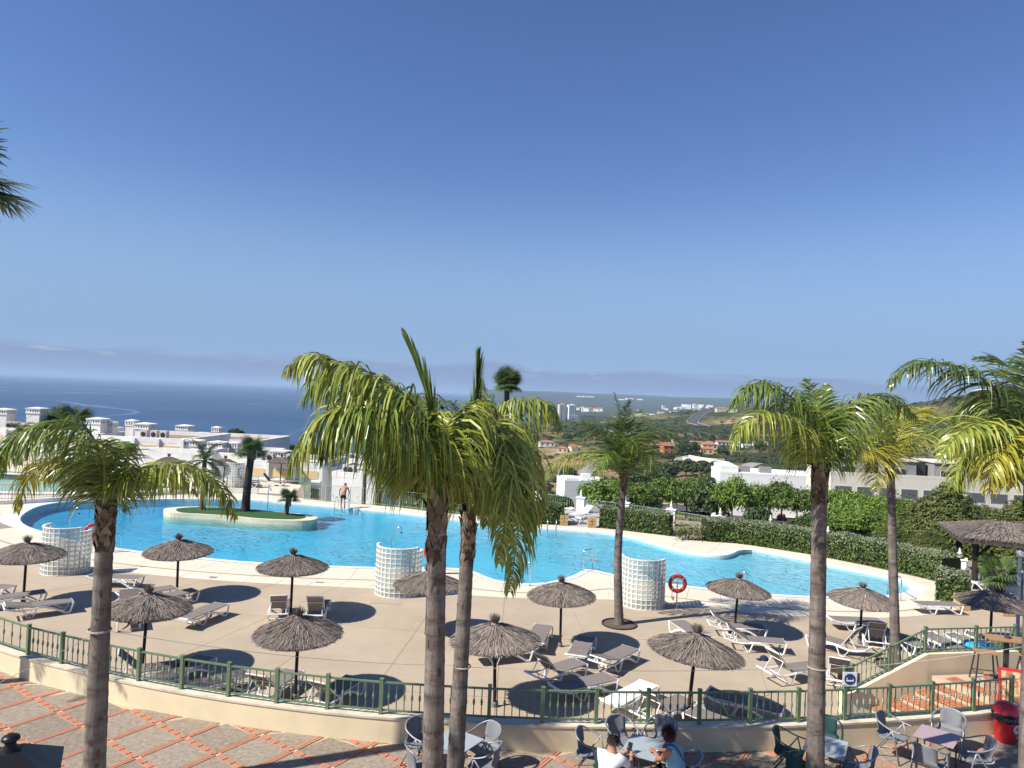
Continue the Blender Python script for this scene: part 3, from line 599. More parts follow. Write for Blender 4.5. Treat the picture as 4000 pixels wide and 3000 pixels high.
# ================================================================ SUN LOUNGERS
RAIL = [(0.0, .36), (.035, .25), (.085, .08), (.12, .035), (.22, .04), (.36, .13), (.56, .24), (.78, .31), (.98, .335), (1.08, .31)]
def side_rail(y, ms):
    b = MB(); P = [(x, y, z) for x, z in RAIL]; b.tube(P, .035, 6, flat=(.95, .6), side=(0, 0, 1))
    b.tube([(x, y, z) for x, z in [(1.02, .33), (1.09, .16), (1.14, .03), (1.27, .025), (1.36, .17), (1.43, .28)]], [.034, .03, .024, .02, .018, .02], 6, flat=(1, .7), side=(0, 1, 0))
    b.tube([(x, y, z) for x, z in [(.98, .325), (1.2, .30), (1.45, .285), (1.65, .32), (1.9, .40)]], [.034, .03, .03, .034, .03], 6, flat=(1, .8), side=(0, 0, 1))
    return b.mesh('side_rail', ms)
def lounger(kind, ang):
    white = kind == 'white'; fm = M_plastic; pm = M_plastic if white else M_sling
    t = link('sun_lounger', None); W_ = .31
    for s_ in (-1, 1): link('side_rail', side_rail(s_ * W_, fm), t)
    b = MB()
    for s_ in (-1, 1): b.tube([(0.0, s_ * (W_ - .03), .365), (1.14, s_ * (W_ - .03), .345)], .017, 6)
    b.tube([(.0, -W_, .36), (.0, W_, .36)], .02, 6); b.tube([(1.2, -W_, .03), (1.2, W_, .03)], .018, 6); b.tube([(1.9, -W_, .40), (1.9, W_, .40)], .026, 6); b.tube([(.15, -W_, .04), (.15, W_, .04)], .015, 6); b.tube([(1.5, -W_, .29), (1.5, W_, .29)], .015, 6)
    b.build('seat_frame', fm, t)
    if white:
        b = MB()
        for k in range(17): b.box((.05 + k * .065, 0, .372), (.045, .56, .016))
        b.build('seat_slats', pm, t)
    else: MB().box((.575, 0, .372), (1.14, .585, .014)).build('seat_sling', pm, t)
    bk = link('backrest', None, t, (1.15, 0, .365)); bk.rotation_euler = (0, -ang, 0)
    b = MB()
    for s_ in (-1, 1): b.tube([(0, s_ * (W_ - .035), -.012), (.74, s_ * (W_ - .035), -.012)], .016, 6)
    b.tube([(.74, -W_ + .035, -.012), (.74, W_ - .035, -.012)], .019, 6); b.tube([(.42, -W_ + .035, -.022), (.42, W_ - .035, -.022)], .012, 6)
    b.build('back_frame', fm, bk)
    if white:
        b = MB()
        for k in range(11): b.box((.03 + k * .066, 0, .005), (.045, .56, .016))
        b.build('back_slats', pm, bk)
    else: MB().box((.37, 0, .004), (.73, .575, .013)).build('back_sling', pm, bk)
    if ang > .1:
        tx, tz = 1.15 + .42 * math.cos(ang), .35 + .42 * math.sin(ang)
        for s_ in (-1, 1): MB().tube([(tx, s_ * .24, tz), (1.66, s_ * .26, .31)], .012, 6).build('support_bar', fm, t)
    return t
z2_ = lambda x, y: (3240 + x * .3496, 2420 + y * .3496)
z5_ = lambda x, y: (2700 + x * .241, 2300 + y * .241)
LG = [  # foot, head, kind, where
 (b1(980, 362), b1(600, 345), 0, 'behind leftmost palm trunk, nearest the pool'), (b1(70, 428), b1(-280, 405), 0, 'cut by left edge, upper of three'), (b1(245, 462), b1(-80, 505), 0, 'at left edge under the leftmost umbrella'), (b1(470, 515), b1(50, 570), 12, 'at left edge, nearest the railing'),
 (b1(1150, 430), b1(850, 475), 40, 'raised back just right of leftmost palm trunk'), (b1(885, 700), b1(870, 500), 50, 'facing the camera behind front-left umbrella'), (b1(1290, 452), b1(1010, 505), 0, 'flat under the second umbrella from left'), (b1(1545, 525), b1(1190, 660), 0, 'flat at right of front-left umbrella'),
 (b1(1230, 950), b1(800, 1000), 45, 'raised back behind railing next to leftmost palm'), (b1(1400, 905), b1(1060, 1060), 0, 'flat with shaded foot behind railing at left'), (b1(1590, 1030), b1(1270, 1100), 0, 'flat behind railing left of the third post'),
 (b2(345, 500), b2(320, 625), 52, 'left of the pair seen from behind under one umbrella'), (b2(625, 510), b2(560, 630), 52, 'right of the pair seen from behind under one umbrella'), (b2(400, 1010), b2(170, 1160), 42, 'raised back behind railing, left of front umbrella pole'), (b2(810, 1065), b2(590, 1200), 42, 'raised back behind railing, right of front umbrella pole'),
 (b3(400, 665), b3(310, 835), 0, 'pointing away, right of front umbrella by paired palms'), (b3(255, 830), b3(-70, 860), 0, 'hidden mostly under umbrella right of paired palms'), (b3(690, 750), b3(600, 915), 0, 'left of two below the middle palm base'), (b3(990, 835), b3(750, 950), 14, 'right of two below the middle palm base'), (b3(655, 925), b3(290, 1040), 48, 'steeply raised back in the middle, left'), (b3(865, 1030), b3(450, 1120), 0, 'flat, half in umbrella shade beside white lounger'), (b3(1365, 1185), b3(1050, 1310), 48, 'raised back under the nearest umbrella'),
 ((3045, 2772), (2775, 2705), 0, 'all in shade behind railing right of nearest umbrella'), ((2765, 2800), (2900, 2850), 0, 'barely seen low behind railing under shaded lounger'), (b3(1300, 655), b3(1500, 780), 12, 'foot end showing behind the nearest umbrella top'), ((2990, 2450), (2765, 2436), 30, 'low raised back under umbrella right of life ring, farther'), ((3068, 2508), (2825, 2486), 30, 'low raised back under umbrella right of life ring, nearer'), ((3185, 2598), (2985, 2622), 50, 'upright back beside navy cap, left of palm trunk'), (b4(800, 955), b4(790, 1120), 52, 'seen from behind just left of the smoking sign'),
 (b4(1075, 705), b4(715, 688), 0, 'flat, farthest between the two right palm trunks'), (z2_(-100, 190), z2_(310, 310), 55, 'upright back nearest between the two right palm trunks'), (z2_(400, 70), z2_(570, 285), 55, 'upright back seen from behind touching right palm trunk'), (z2_(1030, 300), z2_(560, 100), 0, 'flat in shade behind the sloping railing'), (z2_(1540, 375), z2_(1080, 150), 0, 'flat behind the top of the sloping railing'), (z2_(1880, 340), z2_(1450, 200), 0, 'carrying blue and lime towels behind bar table'), (z2_(2100, 270), z2_(1690, 185), 0, 'behind towels at the right edge'), (b4(1545, 598), b4(1285, 590), 0, 'alone beside the hedge end at right'),
 ((1112, 1881), (1015, 1877), 50, 'far off under an umbrella behind the pool'), ((1003, 1886), (922, 1882), 50, 'far off left of the umbrella behind the pool')]
LW = [(b3(1100, 1085), b3(850, 1215), 0, 'plain white slatted lounger behind railing near seated pair'), ((2228, 2010), (2318, 1998), 35, 'plain white lounger with raised back between the hedges'), ((2140, 1986), (2232, 1986), 0, 'plain white lounger behind far left hedge end'), ((2262, 2022), (2180, 2012), 0, 'plain white lounger in front at hedge gap'), ((3870, 2290), (3800, 2262), 0, 'plain white lounger under the thatched pergola')]
PROTO = {}
def place_lounger(foot, head, kind, ang, label, group):
    f, h = gp(*foot, .36), gp(*head, .36); d = (h - f); key = (kind, ang)
    rz = math.atan2(d.y, d.x); mid = (f + h) / 2; loc = Vector((mid.x - math.cos(rz) * .95, mid.y - math.sin(rz) * .95, 0.002))
    if key not in PROTO: PROTO[key] = lounger(kind, R(ang)); o = PROTO[key]; o.location = loc; o.rotation_euler = (0, 0, rz); tag(o, label, 'sun lounger', group)
    else: o = dup(PROTO[key], loc, rz, label, group)
    return o
for f_, h_, a_, w_ in LG: place_lounger(f_, h_, 'sling', a_, 'white framed taupe lounger ' + w_, 'taupe sun loungers round the pool')
for f_, h_, a_, w_ in LW:
    o = place_lounger(f_, h_, 'white', a_, w_, 'white plastic loungers'); o['category'] = 'sun lounger'
# towels, cap
tw = MB()
def cloth(name, c, rz, lx, ly, m, label, cat):
    V = []; Q = []; nx, ny = 12, 8; g = random.Random(int(lx * 100))
    for i in range(nx + 1):
        for j in range(ny + 1):
            x, y = (i / nx - .5) * lx, (j / ny - .5) * ly; dr = max(0, abs(y) - .30); V.append((x, y, .405 - dr * .9 + .008 * math.sin(x * 17 + y * 9)))
    for i in range(nx):
        for j in range(ny): a = i * (ny + 1) + j; Q.append((a, a + ny + 1, a + ny + 2, a + 1))
    o = link(name, npmesh(name, V, Q, m, True), None, (c.x, c.y, 0), rz); so_ = o.modifiers.new('thick', 'SOLIDIFY'); so_.thickness = .012; return tag(o, label, cat)
q0, q1 = gp(*z2_(1880, 340), .36), gp(*z2_(1450, 200), .36); tr_ = math.atan2((q1 - q0).y, (q1 - q0).x)
cloth('towel', gp(*z2_(1720, 290), .4), tr_, .95, .8, mat('blue_towel', (.045, .34, .60), .9, (.05, .38, .64), 20, bump=.4, bscale=150), 'bright blue towel spread on lounger behind bar table', 'towel')
cloth('towel', gp(*z2_(1960, 300), .4), tr_, .55, .85, mat('lime_towel', (.40, .66, .04), .9, bump=.4, bscale=150), 'lime green towel on lounger behind bar table', 'towel')
cp_ = gp(*z5_(1180, 1150), 0); b = MB(); b.lathe([(.13, .0), (.135, .03), (.12, .08), (.07, .12), (.001, .13)], 12, cap=False); b.box((-.15, .02, .02), (.17, .15, .02)); tag(b.build('cap', mat('navy_cloth', (.012, .018, .06), .9), None, True, cp_ + Vector((0, 0, .002)), .4), 'navy cap lying on the deck by a lounger', 'cap')

# ================================================================ SHOWERS WITH GLASS-BLOCK SCREENS
def glass_material():
    m = bpy.data.materials.new('glass_block'); m.use_nodes = True; N = m.node_tree.nodes; L = m.node_tree.links; P = N['Principled BSDF']; out = N['Material Output']
    P.inputs['Base Color'].default_value = (.62, .66, .66, 1); P.inputs['Roughness'].default_value = .18; P.inputs['Specular IOR Level'].default_value = .6
    t = N.new('ShaderNodeTexCoord'); n = N.new('ShaderNodeTexNoise'); n.inputs['Scale'].default_value = 28; L.new(t.outputs['Object'], n.inputs[0]); b = N.new('ShaderNodeBump'); b.inputs['Strength'].default_value = .6; b.inputs['Distance'].default_value = .02; L.new(n.outputs[0], b.inputs['Height']); L.new(b.outputs[0], P.inputs['Normal'])
    tr = N.new('ShaderNodeBsdfTransparent'); tr.inputs[0].default_value = (.86, .92, .91, 1); ms = N.new('ShaderNodeMixShader'); ms.inputs[0].default_value = .62; L.new(P.outputs[0], ms.inputs[1]); L.new(tr.outputs[0], ms.inputs[2]); L.new(ms.outputs[0], out.inputs[0]); return m
M_glass = glass_material(); M_mort = mat('white_mortar', (.80, .76, .66), .8)
gb_me = MB().box((0, 0, 0), (.06, .168, .168)).mesh('glass_block', M_glass)
def screen(c, r, ncol, nrow, where, a0=R(168), a1=R(372)):
    t = thing('glass_block_screen', 'curved glass-block shower screen ' + where, 'shower screen', c, 0, 'glass-block shower screens'); fr = MB(); da = (a1 - a0) / ncol; hh = .186
    for i in range(ncol):
        a = a0 + (i + .5) * da; rows = nrow if a < R(340) else nrow - 1
        for j in range(rows): link('glass_block', gb_me, t, (r * math.cos(a), r * math.sin(a), .02 + (j + .5) * hh), a)
        for j in range(rows + 1): fr.box((r * math.cos(a), r * math.sin(a), .02 + j * hh), (.09, r * da * 1.04, .027), a)
    for i in range(ncol + 1):
        a = a0 + i * da; rows = nrow if a < R(342) else nrow - 1; fr.box((r * math.cos(a), r * math.sin(a), .012 + rows * hh / 2), (.086, .028, rows * hh + .02), a)
    fr.build('mortar_frame', M_mort, t); return t
def shower(c, where, dx=.28):
    t = thing('shower', 'steel shower pipe with hooked head ' + where, 'shower', c); MB().tube([(0, 0, 0), (0, 0, 2.05), (.06, 0, 2.22), (dx * .8, 0, 2.52), (dx * 1.1, 0, 2.56), (dx * 1.3, 0, 2.5), (dx * 1.35, 0, 2.36)], .021, 8).build('pipe', M_steel, t, True)
    MB().lathe([(.02, 0), (.035, -.03), (.04, -.07)], 10, (dx * 1.35, 0, 2.37)).build('shower_head', M_dark, t)
for c, r, nr, w in [((-17.9, 29.15, 0), .85, 10, 'at left by the leftmost umbrella'), ((-4.15, 28.1, 0), .86, 10, 'left of the paired palm trunks'), ((5.44, 27.88, 0), .82, 10, 'between middle palm and red life ring')]:
    screen(c, r, 16, nr, w)
for (x, y), w in [((-17.95, 29.3), 'behind the left glass-block screen'), ((-4.5, 28.2), 'behind glass-block screen left of paired palms')]: shower((x, y, 0), w)
pf = gp(905, 1906); screen((pf.x, pf.y + .8, 0), .8, 16, 10, 'far off behind the island palms')
p_ = gp(1045, 1990, .2); t = thing('island_shower', 'tall thin shower post on pool island edge', 'shower', p_); MB().tube([(0, 0, 0), (0, 0, 1.25), (.06, 0, 1.33), (.13, 0, 1.30)], .028, 8).build('pipe', M_steel, t); MB().box((.15, 0, 1.22), (.05, .05, .16)).build('shower_head', mat('pale_teal', (.3, .5, .48), .5), t)

# ================================================================ POOL HANDRAILS, LIFE RINGS
def handrail(p0, p1, h, where, bend=0.0):
    a, b_ = Vector(p0), Vector(p1); t = thing('pool_handrail', 'steel pool handrail ' + where, 'handrail', a); d = b_ - a
    r_ = .08; u = d.normalized()
    MB().tube([(0, 0, -.9 if bend else -.25), (0, 0, h - r_), tuple(u * r_ * .3 + Vector((0, 0, h - r_ * .3))), tuple(u * r_ + Vector((0, 0, h))), tuple(d - u * r_ + Vector((0, 0, h))), tuple(d - u * r_ * .3 + Vector((0, 0, h - r_ * .3))), tuple(d + Vector((0, 0, h - r_))), tuple(d + Vector((0, 0, -.25)))], .024, 8).build('rail', M_steel, t, True)
    b = MB(); b.lathe([(.05, 0), (.05, .015)], 10, (0, 0, .003)); b.lathe([(.05, 0), (.05, .015)], 10, (d.x, d.y, .003)); b.build('flange', M_steel, t)
handrail(gp(*b3(660, 315)), gp(*b3(722, 302)), .95, 'right of the curved pool steps')
handrail(gp(*b3(295, 415)), gp(*b3(240, 400)), .95, 'left of the curved pool steps')
handrail(gp(*b4(160, 535)), gp(*b4(190, 540)), .95, 'behind umbrella right of life ring')
handrail(gp(*b4(1108, 525)), gp(*b4(1192, 575)), .95, 'at the right end of the pool')
def ladder(p0, p1, where, out):
    a, b_ = Vector(p0), Vector(p1); o = Vector(out); t = thing('pool_ladder', 'steel pool ladder ' + where, 'ladder', a)
    for q in (Vector((0, 0, 0)), b_ - a):
        MB().tube([tuple(q + o * -.35 + Vector((0, 0, 0))), tuple(q + o * -.33 + Vector((0, 0, .5))), tuple(q + o * -.2 + Vector((0, 0, .72))), tuple(q + o * .0 + Vector((0, 0, .74))), tuple(q + o * .18 + Vector((0, 0, .55))), tuple(q + o * .22 + Vector((0, 0, -.9)))], .022, 8).build('side_rail', M_steel, t, True)
    for k in range(3): MB().box(tuple((b_ - a) / 2 + o * .22 + Vector((0, 0, -.15 - .25 * k))), ((b_ - a).length, .07, .03), math.atan2((b_ - a).y, (b_ - a).x)).build('rung', M_steel, t)
ladder(gp(2138, 2076), gp(2172, 2077), 'at far pool edge before the hedge gap', (0, -1, 0))
ladder(gp(1312, 1985), gp(1352, 1990), 'where the bather in black trunks climbs', (-.2, -.95, 0))
ladder(gp(*b1(742, 168)), gp(*b1(802, 166)), 'just right of leftmost palm trunk', (.4, .9, 0))
M_red = mat('ring_red', (.60, .035, .03), .5, (.5, .03, .025), 8); M_strap = mat('strap_grey', (.55, .52, .48), .6)
def lifering(px, where, hh=.98, rr=.29, face=0.0, lean=0.0):
    c = gp(*px); t = thing('life_ring', 'red life ring on a steel post ' + where, 'life ring', c, face)
    MB().tube([(0, .03, 0), (0, .03, hh + .08)], .028, 8).build('post', M_steel, t)
    pts = [(rr * math.cos(a), 0, hh + rr * math.sin(a)) for a in np.linspace(0, 2 * math.pi, 33)]; MB().tube(pts, .075, 10, flat=(1, .75), cap=False).build('ring', M_red, t, True)
    MB().box((0, .02, hh + .02), (rr * 2.3, .02, .045)).build('crossbar', M_steel, t)
    for k in range(4):
        a = k * math.pi / 2 + .78; pts = [(rr * math.cos(a) + .083 * math.cos(q) * math.cos(a), .06 * math.sin(q), hh + rr * math.sin(a) + .083 * math.cos(q) * math.sin(a)) for q in np.linspace(0, 2 * math.pi, 13)]
        MB().tube(pts, .012, 5, cap=False).build('band', M_strap, t)
    MB().tube([(-rr * .7, -.05, hh - rr * .6), (-rr * .75, -.06, hh - .55), (-rr * .6, -.05, hh - .62), (-rr * .62, -.04, hh - .5), (-rr * .45, -.05, hh - .66), (-rr * .5, -.05, hh - .45)], .012, 5).build('cord', M_red, t)
lifering(b3(1297, 575), 'right of the glass-block screen')
lifering((358, 2142 + 18), 'behind leftmost palm trunk at pool edge', .98, .29, .5)
lifering((1683, 2245), 'peeping from behind the paired palm trunks')
lifering((943, 1893), 'far off behind the dark island palm', 1.0, .30, .4)
# ================================================================ PALMS
def leafmat(n, c, isl, tr=.18, rough=.33, ov=0.0): return mat(n, c, rough, island=isl, transl=tr, spec=.42, objvar=ov)
M_fr_green = leafmat('frond_green', (0.085, 0.15, 0.022), [(0.13, 0.20, 0.028), (0.20, 0.26, 0.04), (0.06, 0.105, 0.018), (0.30, 0.33, 0.055)])
M_fr_yel = leafmat('frond_yellow', (0.24, 0.24, 0.025), [(0.38, 0.34, 0.03), (0.17, 0.19, 0.024), (0.50, 0.42, 0.04), (0.12, 0.14, 0.02)])
M_fr_dark = leafmat('frond_dark', (0.05, 0.085, 0.02), [(0.075, 0.12, 0.026), (0.12, 0.165, 0.036), (0.04, 0.062, 0.015), (0.17, 0.205, 0.045)])
M_fr_mix = leafmat('frond_mixed', (0.16, 0.22, 0.03), [(0.26, 0.31, 0.045), (0.38, 0.40, 0.065), (0.10, 0.145, 0.02), (0.46, 0.45, 0.075)])
M_rachis = mat('rachis', (0.16, 0.17, 0.04), .6, (0.11, 0.12, .03), 8)
M_fan = leafmat('fan_leaf', (0.0775, 0.132, 0.0403), [(0.116, 0.178, 0.0543), (0.155, 0.202, 0.0697), (0.093, 0.147, 0.0465)], .25)
def trunk_material():
    m = bpy.data.materials.new('ringed_trunk'); m.use_nodes = True; N = m.node_tree.nodes; L = m.node_tree.links; P = N['Principled BSDF']; P.inputs['Roughness'].default_value = .92; P.inputs['Specular IOR Level'].default_value = .15
    t = N.new('ShaderNodeTexCoord')
    def nz(sc, st, de=5):
        mp = N.new('ShaderNodeMapping'); mp.inputs['Scale'].default_value = st; L.new(t.outputs['Object'], mp.inputs[0]); n = N.new('ShaderNodeTexNoise'); n.inputs['Scale'].default_value = sc; n.inputs['Detail'].default_value = de; n.inputs['Roughness'].default_value = .7; L.new(mp.outputs[0], n.inputs[0]); return n.outputs[0]
    def mx(f, a, b):
        n = N.new('ShaderNodeMixRGB'); L.new(f, n.inputs[0])
        for i, q in ((1, a), (2, b)):
            if isinstance(q, tuple): n.inputs[i].default_value = q + (1,)
            else: L.new(q, n.inputs[i])
        return n.outputs[0]
    def mr(a, lo, hi):
        n = N.new('ShaderNodeMapRange'); n.inputs[1].default_value = lo; n.inputs[2].default_value = hi; L.new(a, n.inputs[0]); return n.outputs[0]
    base = mx(mr(nz(9, (1, 1, .12)), .3, .7), (0.115, 0.094, 0.080), (0.265, 0.226, 0.195))
    c = mx(mr(nz(2.2, (.6, .6, 2.6), 3), .45, .7), base, (0.085, 0.066, 0.054))
    c = mx(mr(nz(3.5, (1, 1, .6), 4), .63, .72), c, (0.045, 0.034, 0.028)); L.new(c, P.inputs['Base Color'])
    b = N.new('ShaderNodeBump'); b.inputs['Strength'].default_value = .9; b.inputs['Distance'].default_value = .03; L.new(nz(22, (1, 1, .22)), b.inputs['Height']); L.new(b.outputs[0], P.inputs['Normal']); return m
M_trunk = trunk_material(); M_boot = mat('dry_leaf_base', (0.16, 0.105, 0.065), .95, island=[(0.09, 0.06, 0.04), (0.27, 0.20, 0.135), (0.055, 0.038, 0.028), (0.20, 0.14, 0.09)])
def ringed_trunk(P, r0, r1, ring=.16, seed=0, flare=1.25):
    g = random.Random(seed); C = crom(P, 16); L = sum((b - a).length for a, b in zip(C, C[1:])); nn = max(20, int(L / (ring / 3))); C = resample(C, nn); rr = []
    for i in range(nn):
        t = i / (nn - 1); s = L * t; base = r0 + (r1 - r0) * min(1, t * 1.1); base *= 1 + (flare - 1) * math.exp(-s / .22)
        ph = (s / ring) % 1; rr.append(base * (1 + .045 * (1 - ph) ** 2 + g.uniform(-.012, .012)))
    b = MB(); b.tube(C, rr, 18); return b
def pinnate(C, ll, droop, g, n=62, narrow=False, plumose=.5, w=.026, tip=.45, back=.35, t0=.1):
    """leaflets and midrib along the curve C (world or local Vectors); returns MB"""
    C = resample(crom(C, 10), 60); b = MB(); b.cur = 1
    b.tube(C, [.022 * (1 - i / 62) + .004 for i in range(60)], 5); b.cur = 0; V = b.v; Fc = b.f; M_ = b.m
    Z = Vector((0, 0, 1))
    for k in range(n):
        t = t0 + (1 - t0) * (k + g.random() * .6) / n; i = min(58, int(t * 59)); p = C[i].lerp(C[i + 1], t * 59 - i); T = (C[min(59, i + 1)] - C[max(0, i - 1)]).normalized()
        Sd = T.cross(Z)
        if Sd.length < .15: Sd = Vector((1, 0, 0))
        Sd.normalize(); Nn = Sd.cross(T).normalized()
        prof = math.sin(math.pi * min(1, .18 + t * .80)) ** .55 * (1 - .45 * max(0, t - .7) / .3)
        for s in (-1, 1):
            L = ll * prof * g.uniform(.75, 1.12)
            if narrow: d = T * 1.0 + Sd * s * g.uniform(.03, .14) + Nn * g.uniform(-.08, .08)
            else: d = Sd * s * g.uniform(.7, 1.0) + T * g.uniform(back, back + .4) + Nn * g.uniform(-plumose, plumose)
            d.normalize(); q = p.copy(); seg = 5; h = L / seg; ww = w * g.uniform(.75, 1.2); dr = droop * g.uniform(.6, 1.35); wd = (T + Nn * g.uniform(-.7, .7)).cross(d)
            wd = d.cross(wd).normalized() if wd.length > .05 else Sd
            o = len(V)
            for j in range(seg + 1):
                f = [.45, .95, 1.0, .8, .5, .06][j]; u = wd * (ww * f * .5); V.append(tuple(q - u)); V.append(tuple(q + u))
                if j < seg:
                    d = (d + Vector((0, 0, -1)) * dr * (.25 + .35 * j)).normalized(); q = q + d * h
                    wd = (wd - d * wd.dot(d)); wd = wd.normalized() if wd.length > .02 else Sd
            for j in range(seg): Fc.append((o + 2 * j, o + 2 * j + 1, o + 2 * j + 3, o + 2 * j + 2)); M_.append(0)
    return b
def boots(b, P, dirn, r, n, ln, g, span=None):
    span = span or ln * 1.1
    for k in range(n):
        a = k * 2.4 + g.uniform(-.3, .3); h = -span + (span + ln * .4) * k / n; c = P + Vector(dirn) * h; o = Vector((math.cos(a), math.sin(a), 0)); s_ = Vector((-math.sin(a), math.cos(a), 0)); w = r * g.uniform(.45, .8); L = ln * g.uniform(.4, .9); out = g.uniform(.15, .55) if k > n * .55 else g.uniform(.0, .12)
        p0 = c + o * r * .9; p1 = c + o * (r * 1.12) + Vector((0, 0, L * .5)); p2 = c + o * (r * 1.05 + L * out) + Vector((0, 0, L))
        b.add([tuple(p0 - s_ * w), tuple(p0 + s_ * w), tuple(p1 + s_ * w * .7), tuple(p1 - s_ * w * .7), tuple(p2 + s_ * w * .15), tuple(p2 - s_ * w * .2)], [(0, 1, 2, 3), (3, 2, 4, 5)])
def palm(label, base, top_px, Y, r0, r1, fronds, ll=.75, droop=.55, seed=1, w=.026, bend=0, n=62, group='queen palms', boot=.35, nboot=26, nscar=9, span=.55):
    M_scar = mat('torn_bark', (.05, .036, .028), .95, (.13, .095, .07), 30, bump=.8, bscale=60)
    g = random.Random(seed); base = Vector(base); top = at(top_px[0], top_px[1], Y) if len(top_px) == 2 else Vector(top_px)
    t = thing('palm_tree', label, 'palm tree', base, 0, group); rel = top - base
    mid = rel * .5 + Vector((bend, 0, 0)); tb = ringed_trunk([Vector((0, 0, -.02)), mid, rel], r0, r1, .17, seed); tb.build('trunk', M_trunk, t, True)
    bb = MB(); boots(bb, rel, (0, 0, 1), r1 * 1.04, nboot * 2, boot * .8, g, span); bb.build('leaf_bases', M_boot, t)
    cv = crom([Vector((0, 0, 0)), mid, rel], 20); sc_ = random.Random(seed + 5)
    for q in range(nscar):                       # torn bark where old leaves came away
        f_ = sc_.uniform(.25, .93); c = cv[int(f_ * (len(cv) - 1))]; rr = (r0 + (r1 - r0) * f_) * 1.035; a0 = -math.pi / 2 + sc_.uniform(-1.3, 1.3); hh = sc_.uniform(.05, .15); wa = sc_.uniform(.25, .55); sb = MB(); P_ = []
        for k in range(9): th = 2 * math.pi * k / 9; jr = sc_.uniform(.6, 1.1); P_.append((c.x + rr * math.cos(a0 + wa * .5 * math.cos(th) * jr), c.y + rr * math.sin(a0 + wa * .5 * math.cos(th) * jr), c.z + hh * .5 * math.sin(th) * jr))
        sb.add(P_ + [(c.x + rr * .985 * math.cos(a0), c.y + rr * .985 * math.sin(a0), c.z)], [(k, (k + 1) % 9, 9) for k in range(9)]); sb.build('bark_scar', M_scar, t)
    for fr in fronds:
        pts, m = fr[0], fr[1]; kw = fr[2] if len(fr) > 2 else {}
        C = [at(px, py, Y + dy) - base for px, py, dy in pts]; C[0] = rel + Vector((0, 0, -.05))
        k2 = dict(ll=ll, droop=droop, n=n, w=w); k2.update(kw)
        k2['n'] = int(k2['n'] * 1.6); k2['w'] *= .72; fb = pinnate(C, k2.pop('ll') * 1.22, k2.pop('droop'), g, **k2); fb.build('frond', [m, M_rachis], t)
    return t
G_, Y_, D_, X_ = M_fr_green, M_fr_yel, M_fr_dark, M_fr_mix
def foot_of(px, py, Y, z): p = at(px, py, Y); return Vector((p.x, p.y, z))
P1 = [([(411, 1950, 0), (398, 1850, -.2), (370, 1725, -.3), (300, 1655, -.4), (180, 1650, -.5), (60, 1705, -.6), (-30, 1830, -.6)], G_, {'ll': .62, 'n': 80}), ([(411, 1960, 0), (350, 1850, .2), (250, 1795, .3), (150, 1825, .4), (85, 1920, .4), (66, 2000, .4)], Y_, {'ll': .42, 'n': 80}), ([(411, 1950, 0), (370, 1800, .3), (280, 1715, .5), (150, 1700, .7), (30, 1760, .9), (-10, 1860, 1)], G_, {'ll': .6}), ([(411, 1950, 0), (409, 1840, -.4), (405, 1770, -.7), (398, 1720, -.9)], D_, {'ll': .5, 'droop': .25, 'n': 50}), ([(411, 1955, 0), (470, 1880, -.1), (560, 1828, -.2), (680, 1815, -.3), (800, 1850, -.3), (880, 1930, -.3), (918, 2030, -.3)], X_, {'ll': .5, 'n': 90}), ([(411, 1950, 0), (430, 1840, .4), (455, 1760, .8), (490, 1730, 1.1), (520, 1760, 1.3)], G_, {'ll': .45}), ([(411, 1955, 0), (480, 1860, .3), (580, 1840, .5), (690, 1860, .6), (770, 1930, .7)], Y_, {'ll': .4})]
palm('leftmost queen palm with yellowing fronds and thick grey trunk', foot_of(352, 3400, 8.8, TZ), (414, 1985), 8.8, .148, .098, P1, seed=11, droop=.55, boot=.32, w=.033)
P2 = [([(1705, 1880, 0), (1690, 1700, -.2), (1600, 1560, -.3), (1450, 1460, -.4), (1300, 1405, -.5), (1190, 1395, -.5), (1115, 1450, -.5)], X_, {'ll': .95, 'n': 92}), ([(1705, 1880, 0), (1650, 1680, .2), (1520, 1540, .4), (1380, 1465, .6), (1250, 1480, .7), (1180, 1570, .7)], G_, {'ll': .95, 'n': 80}), ([(1705, 1880, 0), (1640, 1740, -.3), (1540, 1630, -.6), (1420, 1600, -.8), (1310, 1670, -.9), (1250, 1800, -.9)], G_, {'ll': .8, 'n': 80}), ([(1705, 1880, 0), (1690, 1640, 0), (1650, 1480, 0), (1580, 1300, 0)], G_, {'narrow': True, 'droop': .03, 'll': .55}), ([(1705, 1890, 0), (1660, 1790, .1), (1605, 1740, .2), (1565, 1790, .2), (1545, 1880, .2)], Y_, {'ll': .62}), ([(1705, 1880, 0), (1740, 1690, .2), (1800, 1600, .4), (1880, 1570, .5), (1950, 1620, .6)], X_, {'ll': .8}), ([(1705, 1880, 0), (1700, 1700, .5), (1670, 1580, 1.0), (1620, 1540, 1.5), (1560, 1580, 1.9)], G_, {'ll': .8}), ([(1705, 1880, 0), (1660, 1690, .4), (1560, 1560, .8), (1440, 1500, 1.1), (1330, 1530, 1.3)], X_, {'ll': .9, 'n': 76}), ([(1705, 1885, 0), (1610, 1710, -.4), (1470, 1600, -.7), (1310, 1600, -.9), (1190, 1710, -1), (1135, 1840, -1)], X_, {'ll': .8, 'n': 84}), ([(1705, 1885, 0), (1660, 1740, .6), (1580, 1660, 1.0), (1490, 1670, 1.3), (1440, 1770, 1.4)], Y_, {'ll': .75})]
palm('nearest queen palm of the central pair, thicker scarred trunk', foot_of(1690, 3400, 9.0, TZ), (1712, 1910), 9.0, .150, .112, P2, seed=22, droop=.75, w=.040, span=1.0, nscar=16)
